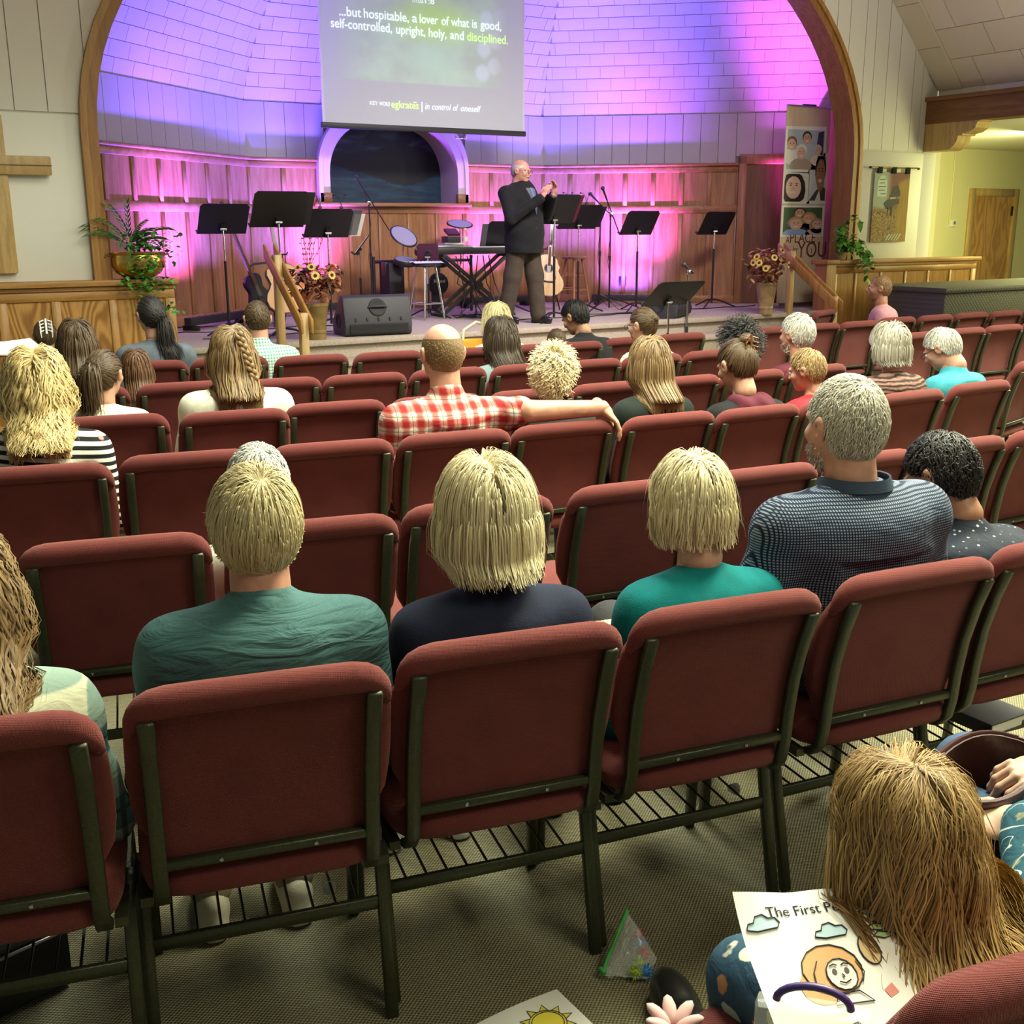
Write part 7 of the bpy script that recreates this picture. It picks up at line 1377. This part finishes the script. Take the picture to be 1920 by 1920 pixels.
for px, c, lab in (((1196, 1756), (.50, .03, .05), 'red spiky ball highest in the clear bag'), ((1200, 1770), (.02, .14, .50), 'blue spiky ball above the lower red one in the bag'), ((1207, 1788), (.58, .03, .04), 'bright red spiky ball in the middle of the bag'), ((1199, 1806), (.35, .52, .03), 'lime green spiky ball in the bag'), ((1212, 1822), (.03, .20, .55), 'blue spiky ball at the lower corner of the bag'), ((1190, 1822), (.36, .50, .04), 'lime green spiky ball at the bottom of the bag')):
    p = onz(*px, .022); t2 = thing('spiky_ball', lab, 'toy', p, 0, 'spiky rubber balls'); G().ell((0, 0, 0), (.011,)*3, 10, 7).obj('core', fm(c), t2, smooth=80); g = G(); rgb_ = random.Random(px[0])
    for k in range(46): d = V3((rgb_.gauss(0, 1), rgb_.gauss(0, 1), rgb_.gauss(0, 1))).normalized(); g.cyl(d*.009, d*.0195, .0018, .0007, 4)
    o = g.obj('spikes', fm(c), t2); o['kind'] = 'stuff'
# ---- floor things
s0 = onz(1248, 1880, .05); t = thing('shoe', 'round black shoe toe beside the plastic bag', 'shoe', (s0.x, s0.y-.06, 0), -.35); P = [('e', (0, .04, .05), (.048, .115, .052)), ('e', (0, -.07, .06), (.042, .06, .06)), ('c', (0, -.10, .015), (0, .11, .012), .036, .038, .01)]; lo, hi = bounds(P); v_, f_ = nets(lambda p: np.maximum(fold(P, .03)(p), -p[:, 2]), lo, hi, .008); link('upper', npmesh('upper', v_, f_, 'leather_black'), t); G().prism(oval(0, 0, .052, .15, 24), lambda a, b, d: V3((a, b, d)), 0, .012).obj('sole', 'black_matte', t)
l0 = onz(40, 1865, .1); t = thing('laptop_bag', 'black padded bag standing on the carpet at the lower left', 'bag', (l0.x-.12, l0.y+.10, 0), .25); G().b2((-.24, -.05, .004), (.24, .05, .17)).obj('bag_body', 'leather_black', t, bevel=.03); G().tube([(-.23, -.052, .15), (0, -.054, .153), (.23, -.052, .15)], .004, 6).obj('zip', 'steel', t, smooth=60)
t = thing('backpack', 'black backpack with dangling straps under the leftmost chair', 'bag', (l0.x-.20, l0.y+.40, 0), .1); P = [('e', (0, 0, .10), (.20, .12, .12)), ('e', (.10, .02, .06), (.14, .10, .07))]; lo, hi = bounds(P); v_, f_ = nets(lambda p: np.maximum(fold(P, .05)(p), -p[:, 2]), lo, hi, .012); link('bag_body', npmesh('bag_body', v_, f_, 'cloth_black'), t); G().tube([(.05, -.08, .20), (.16, -.12, .14), (.24, -.10, .03), (.30, -.06, .01)], .010, 6).obj('strap', 'cloth_black', t, smooth=60)
bk = onz(1832, 1340, .25); t = thing('hardback_book', 'thick black-covered book lying on the rack under the rightmost chair', 'book', (bk.x, bk.y, .243), slope(2.6)+.1); G().b2((-.085, -.11, 0), (.085, .11, .004)).obj('cover', 'black_plastic', t); G().b2((-.08, -.107, .004), (.083, .107, .034)).obj('page_block', 'white_paper', t); G().b2((-.085, -.11, .034), (.085, .11, .038)).obj('cover', 'black_plastic', t); G().b2((-.087, -.11, 0), (-.083, .11, .038)).obj('spine', 'black_plastic', t)
for px, lab in (((611, 1663), 'tiny white communion cup on the rack under the second chair'), ((1369, 1478), 'tiny white communion cup on the rack under the fourth chair')):
    p = onz(*px, .24); t = thing('communion_cup', lab, 'cup', p, 0, 'communion cups'); G().lathe([(.010, 0), (.015, .022), (.0155, .022), (.0145, .021), (.009, .002)], n=14, M3=Matrix.Rotation(1.2, 3, 'X')).obj('cup', 'white_plastic', t, smooth=50)
# ---- small worn things
p5 = PEOPLE['broad person with cropped grey hair in a dotted navy polo shirt']; N_ = V3(p5['N'])
g = G(); n = 30; rows_ = [(.098, -.034), (.096, -.016), (.086, .012), (.078, .040), (.082, .042), (.090, .012)]
for r_, z_ in rows_: g.v += [N_+V3((r_*1.08*math.cos(a), -.006+r_*math.sin(a)*1.04, z_-.012*math.sin(a)*-1*0-(.03*max(0, math.sin(a))**2 if True else 0))) for a in np.linspace(.62*PI, 2.38*PI, n)]
g.f = [(i*n+k, i*n+k+1, (i+1)*n+k+1, (i+1)*n+k) for i in range(len(rows_)-1) for k in range(n-1)]; pm('collar_navy', (.012, .028, .060), .7, bump=(300, .2)); g.obj('polo_collar', 'collar_navy', p5['o'], smooth=60)
p12 = PEOPLE['person with brown hair in a claw clip and black vest with maroon hood']; N_ = V3(p12['N']); P = [('e', tuple(N_+V3((0, -.085, -.035))), (.115, .055, .075)), ('e', tuple(N_+V3((-.06, -.03, .0))), (.05, .06, .045)), ('e', tuple(N_+V3((.06, -.03, .0))), (.05, .06, .045))]; lo, hi = bounds(P); v_, f_ = nets(lambda p: fold(P, .03)(p)+.004*np.sin(p[:, 0]*70+p[:, 2]*40), lo, hi, .011); link('hood', npmesh('hood', v_, f_, 'cloth_maroon'), p12['o'])
for nm_, mt in (('person with brown hair in a claw clip and black vest with maroon hood', 'leather_brown'), ('small child with pale hair clip and blue top at far left', 'white_plastic')):
    pi = PEOPLE[nm_]; tie = V3(pi['Hc'])+V3(pi['Rh']@np.array((.015, -.10, .085)))*pi['s']; g = G()
    for s in (-1, 1):
        for k in range(4): g.tube([tie+V3((s*.012, -.01, .03-.02*k)), tie+V3((s*.034, -.022, .022-.02*k)), tie+V3((s*.030, -.012, -.012-.02*k))], .004, 5)
    g.tube([tie+V3((0, -.016, .04)), tie+V3((0, -.02, -.05))], .006, 6).obj('claw_clip', mt, pi['o'], smooth=60)
pb = PEOPLE['person with long brown hair and side braid in a pale shirt']; Hb = V3(pb['Hc']); g = G()
for k in range(15): u = k/14; c = Hb+V3((.018+.055*u, -.118-.030*u, .09-.20*u)); g.ell(c+V3((.008*(-1)**k, 0, 0)), (.013, .011, .014), 8, 6, Matrix.Rotation(.7*(-1)**k, 3, 'Y'))
me_ = g.mesh('braid', 'hair_lightbrown', smooth=80); me_.attributes.new('tint', 'FLOAT', 'POINT').data.foreach_set('value', [.65]*len(me_.vertices)); link('braid', me_, pb['o'])
pn = PEOPLE['person with blonde chin-length bob and navy jacket with pale stitching']; N_, sh_ = V3(pn['N']), pn['sh']
for dz in (.085, .108, .150):
    pts = [V3((x_, N_.y-.02, N_.z-dz-.02*(abs(x_)/.2)**2)) for x_ in np.linspace(-.20, .20, 22)]; sfn = pn['fn']; arr = np.array([tuple(p) for p in pts]); arr[:, 1] = -.30
    for _ in range(60): d_ = sfn(arr.astype(np.float32)); arr[:, 1] += np.clip(d_, -.02, .02)*.9
    for k in range(0, 21): 
        pass
    G().tube([V3(a)-V3((0, .0012, 0)) for a in arr], .0013, 4).obj('stitching', 'cloth_cream', pn['o'], smooth=60)

# clear purse hung on the nearest chair, pink cloth flower on its seat
pc_ = onz(1522, 1925, .74); t = thing('clear_purse', 'clear plastic purse with a purple strap on the nearest chair', 'purse', pc_, -.8); t.scale = (.6, .6, .6); pm('purple_trim', (.06, .025, .16), .4)
G().tube([V3((.070*math.cos(a), 0, .05+.040*math.sin(a))) for a in np.linspace(0, PI, 13)], .008, 8).obj('strap', 'purple_trim', t, smooth=60); G().b2((-.11, -.03, -.10), (.11, .03, .05)).obj('purse_body', 'clear_film', t, bevel=.02)
pf = onz(1262, 1925, .49); t = thing('cloth_flower', 'pale pink cloth flower at the bottom edge beside the black shoe', 'fabric flower', pf, .2); pm('petal_pink', (.60, .38, .36), .8)
for k in range(7): a = 2*PI*k/7; G().ell((.024*math.cos(a), .024*math.sin(a), .010), (.024, .011, .008), 10, 6, Matrix.Rotation(a, 3, 'Z')@Matrix.Rotation(-.5, 3, 'Y')).obj('petal', 'petal_pink', t, smooth=80)

mb = ony(893, 640, 6.62); t = thing('tote_bag', 'mustard yellow bag hung beside the straight blonde hair', 'bag', (mb.x, mb.y, mb.z-.12), -.1); pm('mustard', (.55, .25, .012), .6)
G().b2((-.12, -.04, -.10), (.13, .04, .14)).obj('bag_body', 'mustard', t, bevel=.03); G().tube([(-.10, 0, .12), (-.09, 0, .20), (0, 0, .25), (.10, 0, .22), (.12, 0, .12)], .010, 6).obj('strap', 'cloth_cream', t, smooth=60)
